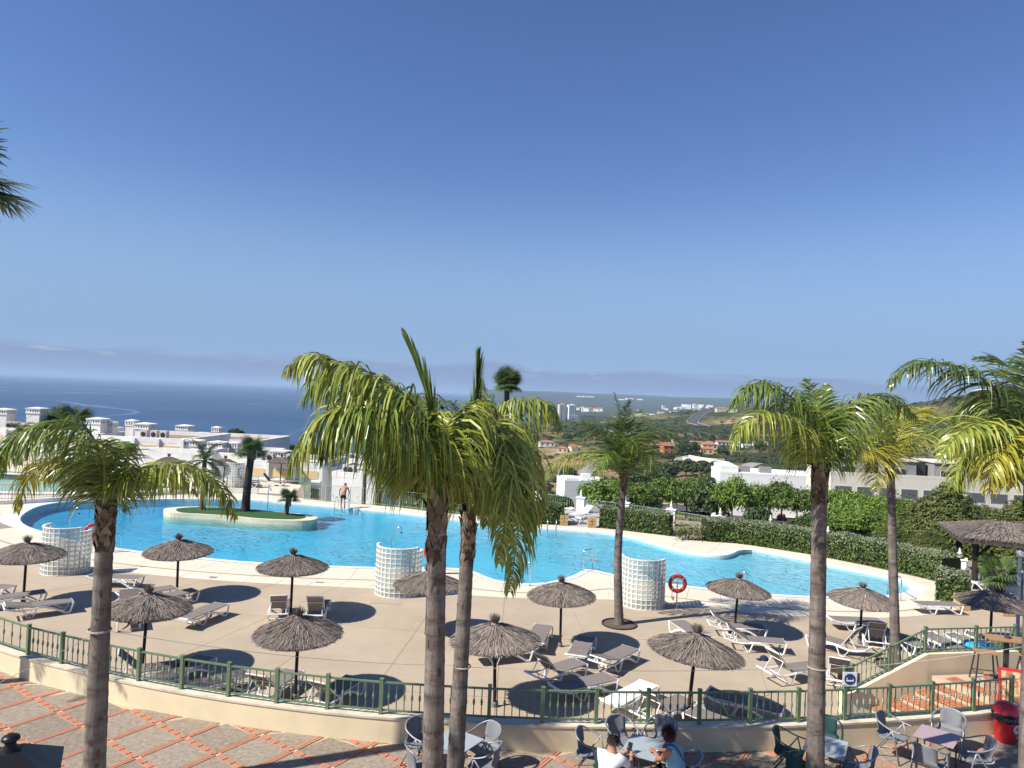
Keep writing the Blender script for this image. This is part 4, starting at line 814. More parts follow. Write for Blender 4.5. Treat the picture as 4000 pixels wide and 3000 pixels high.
P3 = [([(1832, 1980, 0), (1850, 1760, 0), (1863, 1560, 0), (1872, 1375, 0)], G_, {'narrow': True, 'droop': .05, 'll': .75}), ([(1832, 1980, 0), (1870, 1760, -.4), (1950, 1620, -.8), (2050, 1560, -1.1), (2140, 1580, -1.3), (2190, 1680, -1.4)], X_, {'ll': .85, 'n': 80}), ([(1832, 1980, 0), (1850, 1790, -.8), (1890, 1650, -1.6), (1950, 1660, -2.2), (2000, 1790, -2.5), (2025, 2000, -2.6), (2010, 2180, -2.6), (1990, 2310, -2.6)], X_, {'ll': .85, 'n': 110, 'droop': .9}), ([(1832, 1980, 0), (1810, 1800, -.6), (1770, 1680, -1.1), (1720, 1650, -1.5), (1680, 1720, -1.8), (1660, 1850, -1.9)], X_, {'ll': .8, 'n': 80}), ([(1832, 1980, 0), (1880, 1780, .5), (1960, 1680, .9), (2050, 1700, 1.2), (2110, 1800, 1.3)], G_, {'ll': .8}), ([(1832, 1980, 0), (1840, 1750, .5), (1870, 1600, 1.0), (1920, 1540, 1.4)], G_, {'ll': .7}), ([(1832, 1980, 0), (1790, 1800, .4), (1740, 1700, .8), (1680, 1690, 1.1)], G_, {'ll': .8}), ([(1832, 1985, 0), (1840, 1830, -1), (1850, 1730, -1.9), (1870, 1760, -2.4), (1890, 1900, -2.6), (1900, 2050, -2.6)], X_, {'ll': .8, 'n': 80, 'droop': .9}), ([(1832, 1980, 0), (1845, 1740, .2), (1862, 1580, .4), (1880, 1480, .5)], G_, {'ll': .55, 'droop': .8}), ([(1832, 1980, 0), (1870, 1800, -.8), (1950, 1690, -1.5), (2040, 1740, -1.9), (2085, 1900, -2.1), (2075, 2080, -2.2)], X_, {'ll': .85, 'n': 84, 'droop': .9}), ([(1832, 1980, 0), (1840, 1800, -1.0), (1865, 1670, -1.8), (1920, 1690, -2.4), (1960, 1850, -2.7), (1968, 2040, -2.8), (1950, 2200, -2.8)], X_, {'ll': .85, 'n': 96, 'droop': .9})]
palm('queen palm of the central pair behind, slimmer with hanging fronds', foot_of(1772, 3100, 12.0, TZ), (1833, 2010), 12.0, .150, .110, P3, seed=33, droop=.75, w=.042, span=.8)
P4 = [([(3200, 1790, 0), (3170, 1650, -.2), (3100, 1560, -.3), (3010, 1500, -.4), (2920, 1510, -.5), (2845, 1600, -.5)], G_, {'ll': .72, 'n': 84}), ([(3200, 1790, 0), (3150, 1700, -.4), (3070, 1635, -.7), (2980, 1615, -.9), (2900, 1665, -1), (2850, 1760, -1)], X_, {'ll': .66, 'n': 80}), ([(3200, 1790, 0), (3203, 1650, 0), (3185, 1560, .2), (3150, 1480, .4)], G_, {'droop': .12, 'll': .5}), ([(3200, 1790, 0), (3240, 1680, .2), (3310, 1590, .3), (3400, 1545, .4), (3500, 1560, .5), (3585, 1640, .5)], G_, {'ll': .72, 'n': 84}), ([(3200, 1800, 0), (3240, 1740, .2), (3285, 1700, .4), (3325, 1720, .5), (3345, 1800, .5)], X_, {'ll': .55}), ([(3200, 1790, 0), (3190, 1680, .6), (3150, 1590, 1.1), (3090, 1550, 1.5)], D_, {'ll': .6}), ([(3200, 1790, 0), (3210, 1670, .5), (3225, 1570, .9), (3230, 1500, 1.1)], G_, {'droop': .15, 'll': .45})]
palm('queen palm with stout banded trunk in front of the right half', foot_of(3180, 3200, 12.4, TZ), (3203, 1850), 12.4, .158, .118, P4, seed=44, droop=.65, w=.037)
b5 = Vector((12.37, 22.32, 0))
P5 = [([(3478, 1785, 0), (3560, 1725, -.4), (3670, 1700, -.8), (3780, 1740, -1), (3860, 1820, -1.1)], X_, {'n': 80}), ([(3478, 1785, 0), (3440, 1720, -.3), (3390, 1690, -.5), (3340, 1710, -.8), (3310, 1780, -.8)], X_), ([(3478, 1800, 0), (3430, 1760, -1), (3380, 1770, -1.4), (3325, 1810, -1.6)], Y_), ([(3478, 1785, 0), (3450, 1660, .2), (3420, 1590, .5)], X_), ([(3478, 1785, 0), (3530, 1660, .3), (3590, 1600, .6), (3640, 1620, .8)], Y_), ([(3478, 1790, 0), (3450, 1770, -1), (3430, 1830, -1.5), (3420, 1920, -1.6)], Y_), ([(3478, 1785, 0), (3580, 1660, .5), (3700, 1620, 1), (3800, 1660, 1.3)], X_), ([(3478, 1785, 0), (3490, 1680, .8), (3520, 1600, 1.5)], X_)]
palm('slim queen palm rising from a round planter right of centre', b5, (3478, 1815), 22.5, .145, .115, P5, seed=55, ll=.85, droop=.2, w=.036, n=64, nboot=20)
P6 = [([(4060, 1800, 0), (3960, 1620, -.2), (3860, 1500, -.3), (3760, 1440, -.4), (3640, 1415, -.5), (3530, 1440, -.5), (3470, 1510, -.5)], D_, {'ll': .55, 'n': 84}), ([(4060, 1790, 0), (4010, 1560, .3), (3960, 1450, .6), (3880, 1400, .9), (3800, 1400, 1.1)], D_, {'ll': .5, 'droop': .1}), ([(4060, 1790, 0), (3960, 1690, -.6), (3850, 1650, -1), (3750, 1690, -1.2), (3670, 1790, -1.3)], X_, {'ll': .6, 'n': 84}), ([(4060, 1800, 0), (4000, 1720, -.8), (3940, 1710, -1.2), (3890, 1790, -1.4), (3860, 1920, -1.4)], Y_, {'ll': .65}), ([(4060, 1790, 0), (3990, 1650, .4), (3900, 1570, .8), (3800, 1570, 1.1), (3720, 1650, 1.3)], G_, {'ll': .6}), ([(4060, 1790, 0), (4050, 1570, 0), (4040, 1430, .1), (4020, 1330, .2)], D_, {'ll': .5, 'droop': .1}), ([(4060, 1790, 0), (4150, 1600, 0), (4260, 1550, .1), (4350, 1600, .2)], G_), ([(4060, 1795, 0), (4020, 1760, -.9), (3980, 1790, -1.3), (3960, 1900, -1.4)], Y_, {'ll': .7}), ([(4060, 1790, 0), (3970, 1740, .2), (3850, 1730, .4), (3760, 1800, .5), (3720, 1900, .5)], X_, {'ll': .6})]
palm('queen palm cut by the right edge with dark arching fronds', foot_of(4030, 3300, 9.2, TZ), (4052, 1840), 9.2, .165, .115, P6, seed=66, droop=.5, w=.034)
b7 = Vector((4.15, 25.27, 0))
P7 = [([(2436, 1830, 0), (2425, 1650, 0), (2398, 1530, 0)], D_, {'ll': .5, 'droop': .06}), ([(2436, 1830, 0), (2380, 1720, -.3), (2310, 1660, -.5), (2240, 1650, -.7)], D_), ([(2436, 1840, 0), (2350, 1780, -.3), (2250, 1770, -.5), (2170, 1810, -.6), (2110, 1880, -.6)], X_, {'n': 76}), ([(2436, 1830, 0), (2480, 1740, -.2), (2550, 1690, -.4), (2620, 1690, -.5), (2690, 1760, -.5)], D_, {'n': 76}), ([(2436, 1830, 0), (2500, 1720, .4), (2570, 1680, .7), (2640, 1710, .9)], D_), ([(2436, 1840, 0), (2445, 1740, -1), (2470, 1720, -1.5), (2500, 1770, -1.8)], G_), ([(2436, 1830, 0), (2370, 1690, .5), (2300, 1690, .9), (2250, 1740, 1)], D_), ([(2436, 1830, 0), (2470, 1660, .3), (2500, 1600, .5)], D_, {'droop': .1}), ([(2436, 1835, 0), (2400, 1770, -1), (2350, 1800, -1.5), (2320, 1870, -1.6)], G_), ([(2436, 1830, 0), (2440, 1640, -.2), (2460, 1560, -.4)], D_, {'droop': .08, 'll': .45}), ([(2436, 1840, 0), (2490, 1770, -.8), (2540, 1780, -1.2), (2570, 1850, -1.3)], G_)]
palm('slim queen palm on the deck in the middle, dark spreading fronds', b7, (2437, 1870), 25.4, .155, .12, P7, seed=77, ll=.95, droop=.13, w=.034, bend=-.12, nboot=40, boot=.5)
# the palm beyond the left edge whose trunk and crown throw the long shadows on wall and deck
pl = Vector((-14.2, 15.0, TZ))
tt = thing('palm_tree', 'queen palm beyond the left edge casting shadow on parapet wall', 'palm tree', pl, 0, 'queen palms'); ringed_trunk([Vector((0, 0, 0)), Vector((.1, 0, 2.6)), Vector((.2, 0, 5.2))], .16, .12, .17, 5).build('trunk', M_trunk, tt, True); g5 = random.Random(5)
for k in range(9):
    a = k * .7 + .2; C = [Vector((.2, 0, 5.15)), Vector((.2 + .5 * math.cos(a), .5 * math.sin(a), 5.9)), Vector((.2 + 1.3 * math.cos(a), 1.3 * math.sin(a), 6.2)), Vector((.2 + 2.1 * math.cos(a), 2.1 * math.sin(a), 5.7))]; pinnate(C, .7, .5, g5).build('frond', [G_, M_rachis], tt)
# tree pits
def pit(c, r, label):
    t = thing('tree_pit', label, 'planter', (c.x, c.y, 0)); MB().lathe([(r, .004), (r, .05), (r - .04, .05), (r - .04, .004)], 28, cap=False).build('rim', M_dark, t); MB().lathe([(r - .05, .012), (.17, .03)], 28, cap=False).build('soil', mat('pit_soil', (.07, .05, .035), .95, (.16, .12, .08), 9, bump=.6, bscale=40), t)
pit(b7, .62, 'round soil pit at the foot of middle deck palm'); pit(b5, .62, 'round soil pit at the foot of right deck palm')
# ropes and guy cables between the near trunks
def rope(p, r, label):
    t = tag(MB().lathe([(r, 0), (r + .014, .012), (r, .03)], 16, cap=False).build('rope_tie', mat('rope', (.33, .29, .24), .95), None, False, p), label, 'rope'); return t
tp1, tp3, tp4 = at(388, 2465, 8.8), at(1806, 2605, 12.0), at(3191, 2610, 12.4)
rope(tp1, .128, 'rope tied round the leftmost palm trunk'); rope(tp3, .137, 'rope tied round slimmer trunk of central pair'); rope(tp4, .147, 'rope tied round the stout right palm trunk')
def cable(a, b, sag, label):
    P = [a.lerp(b, t) + Vector((0, 0, -sag * 4 * t * (1 - t))) for t in np.linspace(0, 1, 13)]; tag(MB().tube(P, .0035, 4).build('guy_cable', mat('cable', (.45, .43, .4), .5)), label, 'cable')
cable(tp1 + Vector((.15, 0, 0)), tp3 + Vector((-.14, 0, .02)), .10, 'thin cable between leftmost and central palm trunks'); cable(tp3 + Vector((.14, 0, 0)), tp4 + Vector((-.15, 0, 0)), .06, 'thin cable between central and right palm trunks'); cable(tp4 + Vector((.15, 0, 0)), at(4030, 2520, 9.2), .05, 'thin cable from right palm trunk to right edge'); cable(tp1, at(-200, 2760, 7.5), .02, 'thin cable slanting down left of leftmost trunk')

# ---------------------------------------------------------------- fan palms and date palms farther off
def fan_leaf(g, L=1.0, nseg=26, droop=.5, stem=.7):
    b = MB(); b.cur = 1; b.tube([(0, 0, 0), (stem * .5, 0, .05), (stem, 0, .02)], .018, 4); b.cur = 0
    for k in range(nseg):
        a = R(-115) + R(230) * k / (nseg - 1); l = L * (.72 + .28 * math.cos(a * .7)) * g.uniform(.9, 1.05); d = Vector((math.cos(a), math.sin(a), .15 * math.cos(a * 2))); q = Vector((stem, 0, .02)); s_ = Vector((-math.sin(a), math.cos(a), 0)); o = len(b.v); wd = L * .045
        for j, f in enumerate((.15, .9, 1.0, .6, .08)):
            b.v.append(tuple(q - s_ * wd * f)); b.v.append(tuple(q + s_ * wd * f)); d = (d + Vector((0, 0, -1)) * droop * (.02 if j < 2 else .55) * g.uniform(.6, 1.3)).normalized(); q = q + d * l / 4
        for j in range(4): b.f.append((o + 2 * j, o + 2 * j + 1, o + 2 * j + 3, o + 2 * j + 2)); b.m.append(0)
    return b
FAN = [fan_leaf(random.Random(s_), 1.0, 22, dr).mesh('fan_leaf', [M_fan, M_rachis]) for s_, dr in ((1, .35), (2, .6), (3, .9))]
FEA = []
for s_ in (1, 2, 3):
    g = random.Random(s_ + 40); C = [Vector((0, 0, 0)), Vector((.5, 0, .12)), Vector((1.1, 0, .05)), Vector((1.6, 0, -.35))]; FEA.append(pinnate(C, .36, .1, g, n=34, plumose=.25, w=.03).mesh('frond', [M_fr_dark, M_rachis]))
M_skirt = mat('hairy_trunk', (.17, .10, .06), .95, (.08, .05, .035), 12, stretch=(1, 1, .3), bump=1.0, bscale=18)
M_dtrunk = mat('dark_spiky_trunk', (.05, .042, .035), .95, (.025, .02, .018), 10, bump=1.0, bscale=25)
def crown_palm(label, base, H, r0, r1, kind, nl, size, tm=None, lean=0.0, group=None, skirt=0, emin=-50, emax=80, seed=3):
    g = random.Random(seed); t = thing('palm_tree', label, 'palm tree', base, 0, group); top = Vector((lean, 0, H))
    ringed_trunk([Vector((0, 0, -.05)), Vector((lean * .35, 0, H * .5)), top], r0, r1, .12, seed, 1.15).build('trunk', tm or M_trunk, t, True)
    if skirt:
        bb = MB(); boots(bb, top - Vector((0, 0, .1)), (0, 0, 1), r1 * 1.1, int(skirt), .35, g); bb.build('leaf_bases', M_boot, t)
    for k in range(nl):
        e = R(emin + (emax - emin) * ((k * .7549) % 1)); a = k * 2.4 + g.uniform(-.25, .25); me = (FAN if kind == 'fan' else FEA)[k % 3]
        o = link('fan_leaf' if kind == 'fan' else 'frond', me, t, top, None, (g.uniform(-.25, .25), -e, a)); s_ = size * g.uniform(.85, 1.12); o.scale = (s_, s_, s_)
    return t
crown_palm('tall fan palm with shaggy crown standing above the central palms', foot_of(1965, 1900, 70, -6), at(1966, 1500, 70).z + 6, .32, .26, 'fan', 60, 1.12, M_skirt, lean=.0, skirt=60, emin=-25, emax=80, seed=4)
crown_palm('fan palm at the left edge with one drooping leaf in frame', foot_of(-230, 700, 11, TZ), at(-230, 700, 11).z - TZ, .17, .15, 'fan', 34, .80, M_trunk, seed=8, emin=-20, emax=80)
p = gp(790, 1990, .23); crown_palm('green feathery palm at left of pool island, partly behind yellow frond', p, 2.95, .17, .13, 'feather', 22, 1.0, M_skirt, seed=12, emin=-45)
p = gp(958, 1996, .23); crown_palm('island palm with dark spiky trunk and pale fan crown', p, 3.55, .25, .20, 'fan', 22, .72, M_dtrunk, lean=.22, seed=15, skirt=70, emin=-10, emax=80)
p = gp(1118, 2010, .23); crown_palm('small bushy palm at right tip of pool island', p, .95, .13, .13, 'fan', 22, .5, M_skirt, lean=.1, seed=16, skirt=30, emin=-10, emax=70)
p = foot_of(1420, 1970, 52, -1.5); crown_palm('straight thin palm trunk behind far railing, left of pair', p, at(1412, 1690, 52).z + 1.5, .16, .13, 'fan', 14, .8, seed=18)
p = foot_of(1468, 1970, 51, -1.5); crown_palm('palm with reddish shaggy trunk behind far railing', p, at(1492, 1830, 51).z + 1.5, .33, .27, 'fan', 24, 1.05, M_skirt, lean=.35, skirt=40, seed=19, emin=-20)
for (px, py, Yd, H, kd, sz, lab) in [(300, 1650, 68, 6, 'fan', 1.5, 'large dark fan palm rising beside left chimneys'), (195, 1655, 70, 5.5, 'fan', 1.4, 'dark fan palm left of the largest by the chimneys'), (80, 1690, 62, 3.5, 'feather', 1.0, 'dark low palm at left edge before a chimney'), (250, 1640, 74, 6, 'fan', 1.4, 'dark fan palm between two at the left chimneys')]:
    q = at(px, py, Yd); crown_palm(lab, (q.x, q.y, q.z - H), H, .25, .22, kd, 20, sz, M_skirt, seed=px, emin=-60, emax=70)
for (px, py, lab) in [(2617, 1905, 'fan palm with dry skirt right of the middle deck palm'), (2745, 1880, 'bushy fan palm beyond the street trees, left'), (2785, 1882, 'bushy fan palm beyond the street trees, right'), (2880, 1905, 'palm before the white wall, darkest'), (2918, 1905, 'palm before the white wall, middle'), (2978, 1920, 'palm before the white wall, rightmost')]:
    q = hit(px, py + 55); s_ = (q.y / 200); H = 72 / F * q.y; crown_palm(lab, q, H, .3, .25, 'fan', 20, 1.5 * s_ / max(s_, .8), M_skirt, seed=px, emin=-50, emax=70, group='fan palms in the valley')
# fan palm clump by the lamp pole at right
q = gp(3900, 2330); t = crown_palm('low fan palm clump by the lamp pole under pergola', (q.x, q.y, 0), .9, .16, .15, 'fan', 24, .72, M_dtrunk, seed=31, emin=-25, emax=80)
# ================================================================ FAR RAILINGS, PILLARS, HEDGES
kl = [(-60, 41.6), (-46, 41.5), (-38, 42.0), (-33, 42.6), (-30.7, 43.2), (-28.64, 44.8), (-27.1, 46.5), (-26.1, 47.7), (-22.99, 50.0), (-20.6, 50.9), (-18, 51.4)]
kw_ = thing('kerb_wall', 'low white kerb wall under the left railing by paddling pool', 'wall', (0, 0, 0)); b = MB(); wall_strip(b, crom([(x, y, 0) for x, y in kl], 3), -.12, .12, -.01, .24); b.build('wall_body', M_white, kw_)
kp = resample([Vector((x, y, 0)) for x, y in kl], 22); M_dkr = mat('grey_green_metal', (.10, .14, .11), .5)
railing('pool_railing', 'dark green railing along the paddling pool at far left', kp, [.24] * 22, .92, M_dkr, nb=11, post=.045, knob=False, rail=.03, extra=.0, br=.008, orn=True)
fp_ = resample([Vector(q) for q in [(-14.3, 51.6, 0), (-14.2, 49.6, 0), (-12.35, 49.35, 0), (-7.56, 48.3, 0), (-6.15, 47.6, 0), (-4.7, 47.05, 0), (-2.2, 46.2, 0)]], 9)
railing('pool_railing', 'pale green railing behind the bather on far pool edge', fp_, [0.0] * 9, 1.12, M_palegreen, nb=12, post=.05, knob=False, rail=.032, extra=.02, br=.008, orn=True, lowz=.12)
up_ = [Vector(q) for q in [(-21.5, 60.5, 0), (-19.2, 59.6, 0), (-17.0, 57.8, 0), (-15.4, 53.8, 0)]]
railing('pool_railing', 'pale green railing behind the far loungers and umbrella', up_, [0.0] * 4, 1.05, M_palegreen, nb=14, post=.05, knob=False, rail=.03, extra=0, br=.008)
PIL = [(2110, 1925, .95), (2270, 1942, 1.05), (2443, 1962, 1.05), (2622, 1988, 1.05), (2813, 2017, 1.05), (3010, 2046, 1.05), (3234, 2092, 1.05), (3490, 2134, 1.05), (3749, 2180, 1.05), (3960, 2225, 1.05)]
pls = [gp(a, b_, c) for a, b_, c in PIL]
pil_me = MB().box((0, 0, .5), (.56, .56, 1.0)).mesh('shaft', M_white); cap_me = MB().box((0, 0, 1.03), (.66, .66, .06), taper=.97).mesh('cap', M_white)
fin_me = MB().lathe([(.17, 0), (.16, .02), (.07, .12), (.05, .18), (.10, .21), (.10, .25), (.05, .28), (.06, .34), (.035, .46), (.008, .52), (.001, .53)], 14, (0, 0, 1.06)).mesh('finial', M_white, True)
wh = ['behind the paired palm fronds', 'beside the white loungers', 'behind the middle deck palm trunk', 'right of middle palm above the hedge', 'in front of the parked white car', 'in front of the red car', 'just right of the stout palm trunk', 'hidden by the hedge near right slim palm', 'beside the thatched pergola', 'behind the fan palm clump']
for i, (p, w) in enumerate(zip(pls, wh)):
    t = thing('white_pillar', 'white pillar with pointed finial ' + w, 'pillar', (p.x, p.y, 0), -.25 - .04 * i, 'white garden pillars'); link('shaft', pil_me, t); link('cap', cap_me, t); link('finial', fin_me, t)
for i, (a, b_) in enumerate(zip(pls, pls[1:])):
    d = (b_ - a).normalized(); q0, q1 = a + d * .33, b_ - d * .33; q0.z = q1.z = 0
    railing('garden_railing', 'pale green railing panel between pillars ' + ['left of white loungers', 'behind white loungers', 'behind the hedge right of middle palm', 'above sparse young plants', 'in front of street trees', 'in front of the green container', 'behind long hedge at stout palm', 'behind hedge at right', 'below the thatched pergola'][i], [q0, q1], [.08, .08], .86, M_palegreen, nb=13, post=.03, knob=False, rail=.028, extra=0, br=.008, orn=True)
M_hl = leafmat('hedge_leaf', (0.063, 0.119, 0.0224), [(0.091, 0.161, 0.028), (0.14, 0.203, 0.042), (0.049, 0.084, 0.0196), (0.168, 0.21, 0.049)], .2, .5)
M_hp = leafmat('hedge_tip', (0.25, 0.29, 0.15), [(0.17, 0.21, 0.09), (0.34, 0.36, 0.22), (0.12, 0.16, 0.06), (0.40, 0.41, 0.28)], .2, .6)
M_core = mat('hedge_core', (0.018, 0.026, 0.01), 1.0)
def leaf_cards(P, N, size, g, jit=.9, aspect=1.7):
    """diamond leaves at points P facing roughly N"""
    n = len(P); d = N + g.normal(0, jit, (n, 3)); d /= np.linalg.norm(d, axis=1)[:, None]; a = np.cross(d, g.normal(0, 1, (n, 3))); a /= np.linalg.norm(a, axis=1)[:, None] + 1e-9; b_ = np.cross(d, a); s = size * g.uniform(.6, 1.25, (n, 1))
    V = np.stack([P - a * s * aspect * .5, P + b_ * s * .5 + d * s * .12, P + a * s * aspect * .5, P - b_ * s * .5 + d * s * .12], 1).reshape(-1, 3); Q = np.arange(n * 4).reshape(n, 4); return V, Q
def hedge(label, line, w, h, pale=.5, dens=330, seed=1):
    g = np.random.default_rng(seed); P = resample(crom([(x, y, 0) for x, y in line], 6), 60); L = sum((b_ - a).length for a, b_ in zip(P, P[1:])); o = P[0].copy(); t = thing('hedge', label, 'hedge', o)
    c = MB(); wall_strip(c, [q - o for q in P], -w * .42, w * .42, 0, h * .9); c.build('dark_core', M_core, t)  # solid near-black box filling the hedge behind its leaves
    n = int(L * (2 * h + w) * dens); s = g.uniform(0, 59, n); i = np.minimum(s.astype(int), 58); f = (s - i)[:, None]; PP = np.array([tuple(q - o) for q in P]); C = PP[i] * (1 - f) + PP[i + 1] * f; T = PP[i + 1] - PP[i]; T /= np.linalg.norm(T, axis=1)[:, None]; S_ = np.stack([-T[:, 1], T[:, 0], T[:, 2] * 0], 1)
    u = g.uniform(0, 2 * h + w, n); side = np.where(u < h, -1.0, np.where(u < 2 * h, 1.0, 0.0)); top = side == 0
    off = np.where(top, g.uniform(-.5, .5, n) * w, side * w * .5); z = np.where(top, h, g.uniform(0.02, 1, n) * h)
    lump = np.array([.09 * noise.noise(Vector((p[0] * 1.6, p[1] * 1.6, zz * 1.8))) for p, zz in zip(C, z)])
    rnd = np.minimum(1, (h - z) / .18); edge_ = np.where(top, 1 - np.maximum(0, np.abs(off) - w * .38) / (w * .12) * .08, 1)
    off = off + np.where(top, 0, side * (lump - .06 * (1 - rnd))) + g.normal(0, .02, n); z = z * edge_ + np.where(top, lump + g.normal(0.01, .035, n), 0)
    pos = C + S_ * off[:, None]; pos[:, 2] = z; Nn = np.where(top[:, None], np.array([[0, 0, 1.0]]), S_ * side[:, None])
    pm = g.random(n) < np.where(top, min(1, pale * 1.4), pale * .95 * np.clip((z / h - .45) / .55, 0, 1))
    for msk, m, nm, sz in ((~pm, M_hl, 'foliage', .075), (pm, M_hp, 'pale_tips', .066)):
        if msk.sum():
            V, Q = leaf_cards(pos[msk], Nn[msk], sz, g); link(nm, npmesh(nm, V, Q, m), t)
    return t
hedge('clipped green hedge behind far ladder, left of white loungers', [(-.8, 44.9), (.8, 44.75), (3.6, 44.75)], 1.0, 1.25, .35, 240, 1)
hedge('clipped green hedge behind middle palm trunk', [(5.9, 44.35), (7.2, 43.85), (9.9, 42.65)], 1.1, 1.22, .4, 260, 2)
hedge('long clipped hedge with pale tips along right pool edge', [(11.6, 41.6), (13.6, 41.4), (16.9, 39.2), (19.2, 36.9), (20.7, 34.9), (21.2, 33.7)], 1.5, 1.22, .72, 280, 3)
e0, e1 = gp(3655, 2330), gp(3790, 2352); hedge('short square hedge end with cream tips at right', [(e0.x, e0.y), ((e0.x + e1.x) / 2, (e0.y + e1.y) / 2), (e1.x, e1.y)], 1.5, 1.2, .85, 300, 4)
for k, px in enumerate((2655, 2690, 2725)):
    q = gp(px, 2108); g = np.random.default_rng(k); n = 260; t = thing('young_plant', ['young leafy plant left of three in the hedge gap', 'young leafy plant middle of three in the hedge gap', 'young leafy plant right of three in the hedge gap'][k], 'plant', (q.x, q.y, 0), 0, 'young plants in the hedge gap'); pos = g.normal(0, 1, (n, 3)) * (.22, .22, .24) + (0, 0, .5); V, Q = leaf_cards(pos, np.tile([[0, 0, 1.]], (n, 1)), .08, g); link('foliage', npmesh('foliage', V, Q, leafmat('young_leaf', (.09, .14, .02), [(.14, .18, .03), (.20, .20, .04), (.07, .11, .02)], .25)), t); b = MB()
    for j in range(4): b.tube([(0, 0, 0), (.1 * math.cos(j * 1.6), .1 * math.sin(j * 1.6), .6)], .01, 4)
    b.build('stems', M_trunk, t)
M_rock = mat('ochre_stone', (.50, .33, .15), .9, (.38, .25, .12), 5, bump=.5, bscale=12)
for k, (px, py, lab) in enumerate([(2203, 2052, 'ochre stone pier left of the hedge gap'), (2312, 2062, 'ochre stone pier right of the hedge gap'), (3770, 2385, 'ochre stone pier beside the hedge end at right'), (3942, 2408, 'ochre stone pier by the fan palm clump')]):
    q = gp(px, py); g = random.Random(k); t = thing('stone_pier', lab, 'stone pier', (q.x, q.y + .2, 0), 0, 'ochre stone piers')
    for j in range(3):
        for i in range(2): MB().box((-.13 + i * .26 + g.uniform(-.02, .02), 0, .11 + j * .2), (.245, .42, .19), g.uniform(-.1, .1), 0, 0, .93).build('stone', M_rock, t)
# paving behind the hedge gap
slab([(3.9, 44.1), (5.6, 43.85), (8.2, 49.5), (2.5, 50.2), (2.4, 45.4), (3.9, 45.2)], mat('grey_paving', (.44, .42, .39), .9, (.38, .36, .33), 3))
slab([(20.5, 31.5), (21.5, 33.0), (22.5, 33.5), (26.5, 30), (27.5, 26), (22.5, 24.5), (22.2, 27.5)], MATS['grey_paving'])

# ================================================================ TREES
def leaf_mass(blobs, n, size, g, m, name='crown', up=.35, aspect=1.8, fuzzy=False):
    P = []; N = []; tot = sum(b_[3] ** 2 for b_ in blobs)
    for (x, y, z, r, fl) in blobs:
        k = int(n * r * r / tot); d = g.normal(0, 1, (k, 3)); d /= np.linalg.norm(d, axis=1)[:, None]; rr = r * (np.abs(g.normal(.75, .45, (k, 1))) if fuzzy else g.uniform(.55, 1.08, (k, 1)) ** .6)
        P.append(d * rr * (1, 1, fl) + (x, y, z)); N.append(d + (0, 0, up))
    P = np.concatenate(P); N = np.concatenate(N); V, Q = leaf_cards(P, N, size, g, .6, aspect); return npmesh(name, V, Q, m)
def blobs_for(g, W_, H, nb, z0, flat=.62, rmin=.22, rmax=.36):
    out = []
    for k in range(nb):
        a = k * 2.4; r = W_ / 2 * math.sqrt((k + .5) / nb) * .82; zz = z0 + H * (.25 + .6 * (1 - (r / (W_ / 2)) ** 2) * g.uniform(.5, 1.1)); out.append((r * math.cos(a), r * math.sin(a), zz, W_ * g.uniform(rmin, rmax) * .62, flat))
    return out
M_tl = leafmat('street_tree_leaf', (0.085, 0.155, 0.02), [(0.13, 0.22, 0.026), (0.19, 0.28, 0.034), (0.05, 0.095, 0.015), (0.15, 0.21, 0.03)], .22, .5, .28)
M_td = leafmat('dark_tree_leaf', (0.0375, 0.0688, 0.0175), [(0.0562, 0.0938, 0.0225), (0.075, 0.112, 0.03), (0.0312, 0.0525, 0.015)], .15, .6)
M_pine = leafmat('pine_needle', (0.077, 0.109, 0.0252), [(0.119, 0.147, 0.0308), (0.168, 0.182, 0.042), (0.056, 0.077, 0.0196), (0.14, 0.161, 0.0364)], .15, .6)
M_bark = mat('bark', (.13, .105, .08), .95, (.08, .062, .05), 8, bump=.6, bscale=20)
STV = []
def loose_blobs(r, W_, H, nb, z0):
    out = []
    for k in range(nb):
        a = r.uniform(0, 6.28); q = r.random() ** .55 * W_ * .46; zz = z0 + H * (.15 + .72 * (1 - (q / (W_ * .5)) ** 2) ** .6 * r.uniform(.25, 1.1)); out.append((q * math.cos(a), q * math.sin(a), zz, W_ * r.uniform(.07, .17), r.uniform(.5, .8)))
    return out
for s_ in range(5):
    g = np.random.default_rng(s_ + 100); STV.append(leaf_mass(loose_blobs(random.Random(s_), 7.8, 3.4, 46, 2.3), 11000, .21, g, M_tl, up=.5, aspect=2.6, fuzzy=True))
tr_me = []
for s_ in range(2):
    g = random.Random(s_); b = MB(); b.tube([(0, 0, -.3), (.1 * g.uniform(-1, 1), .1, 1.6), (0, 0, 2.7)], [.19, .15, .12], 7)
    for k in range(5): a = k * 1.26 + s_; b.tube([(0, 0, 2.3), (.8 * math.cos(a), .8 * math.sin(a), 3.3), (1.9 * math.cos(a), 1.9 * math.sin(a), 4.3)], [.1, .07, .03], 5)
    tr_me.append(b.mesh('trunk', M_bark))
def tree(label, base, W_, H, k, cm=None, group=None, name='tree', cat='tree', rz=0):
    t = thing(name, label, cat, base, rz, group); s_ = W_ / 7.0; h_ = H / 5.8; c = link('crown', cm or STV[k % 5], t); c.scale = (s_, s_, h_); q = link('trunk', tr_me[k % 2], t); q.scale = (s_, s_, h_); return t
DV = []
for s_ in range(3):
    g = np.random.default_rng(s_ + 200); DV.append(leaf_mass(blobs_for(random.Random(s_ + 9), 7.0, 4.6, 14, .6, .8, .28, .42), 2600, .42, g, M_td))
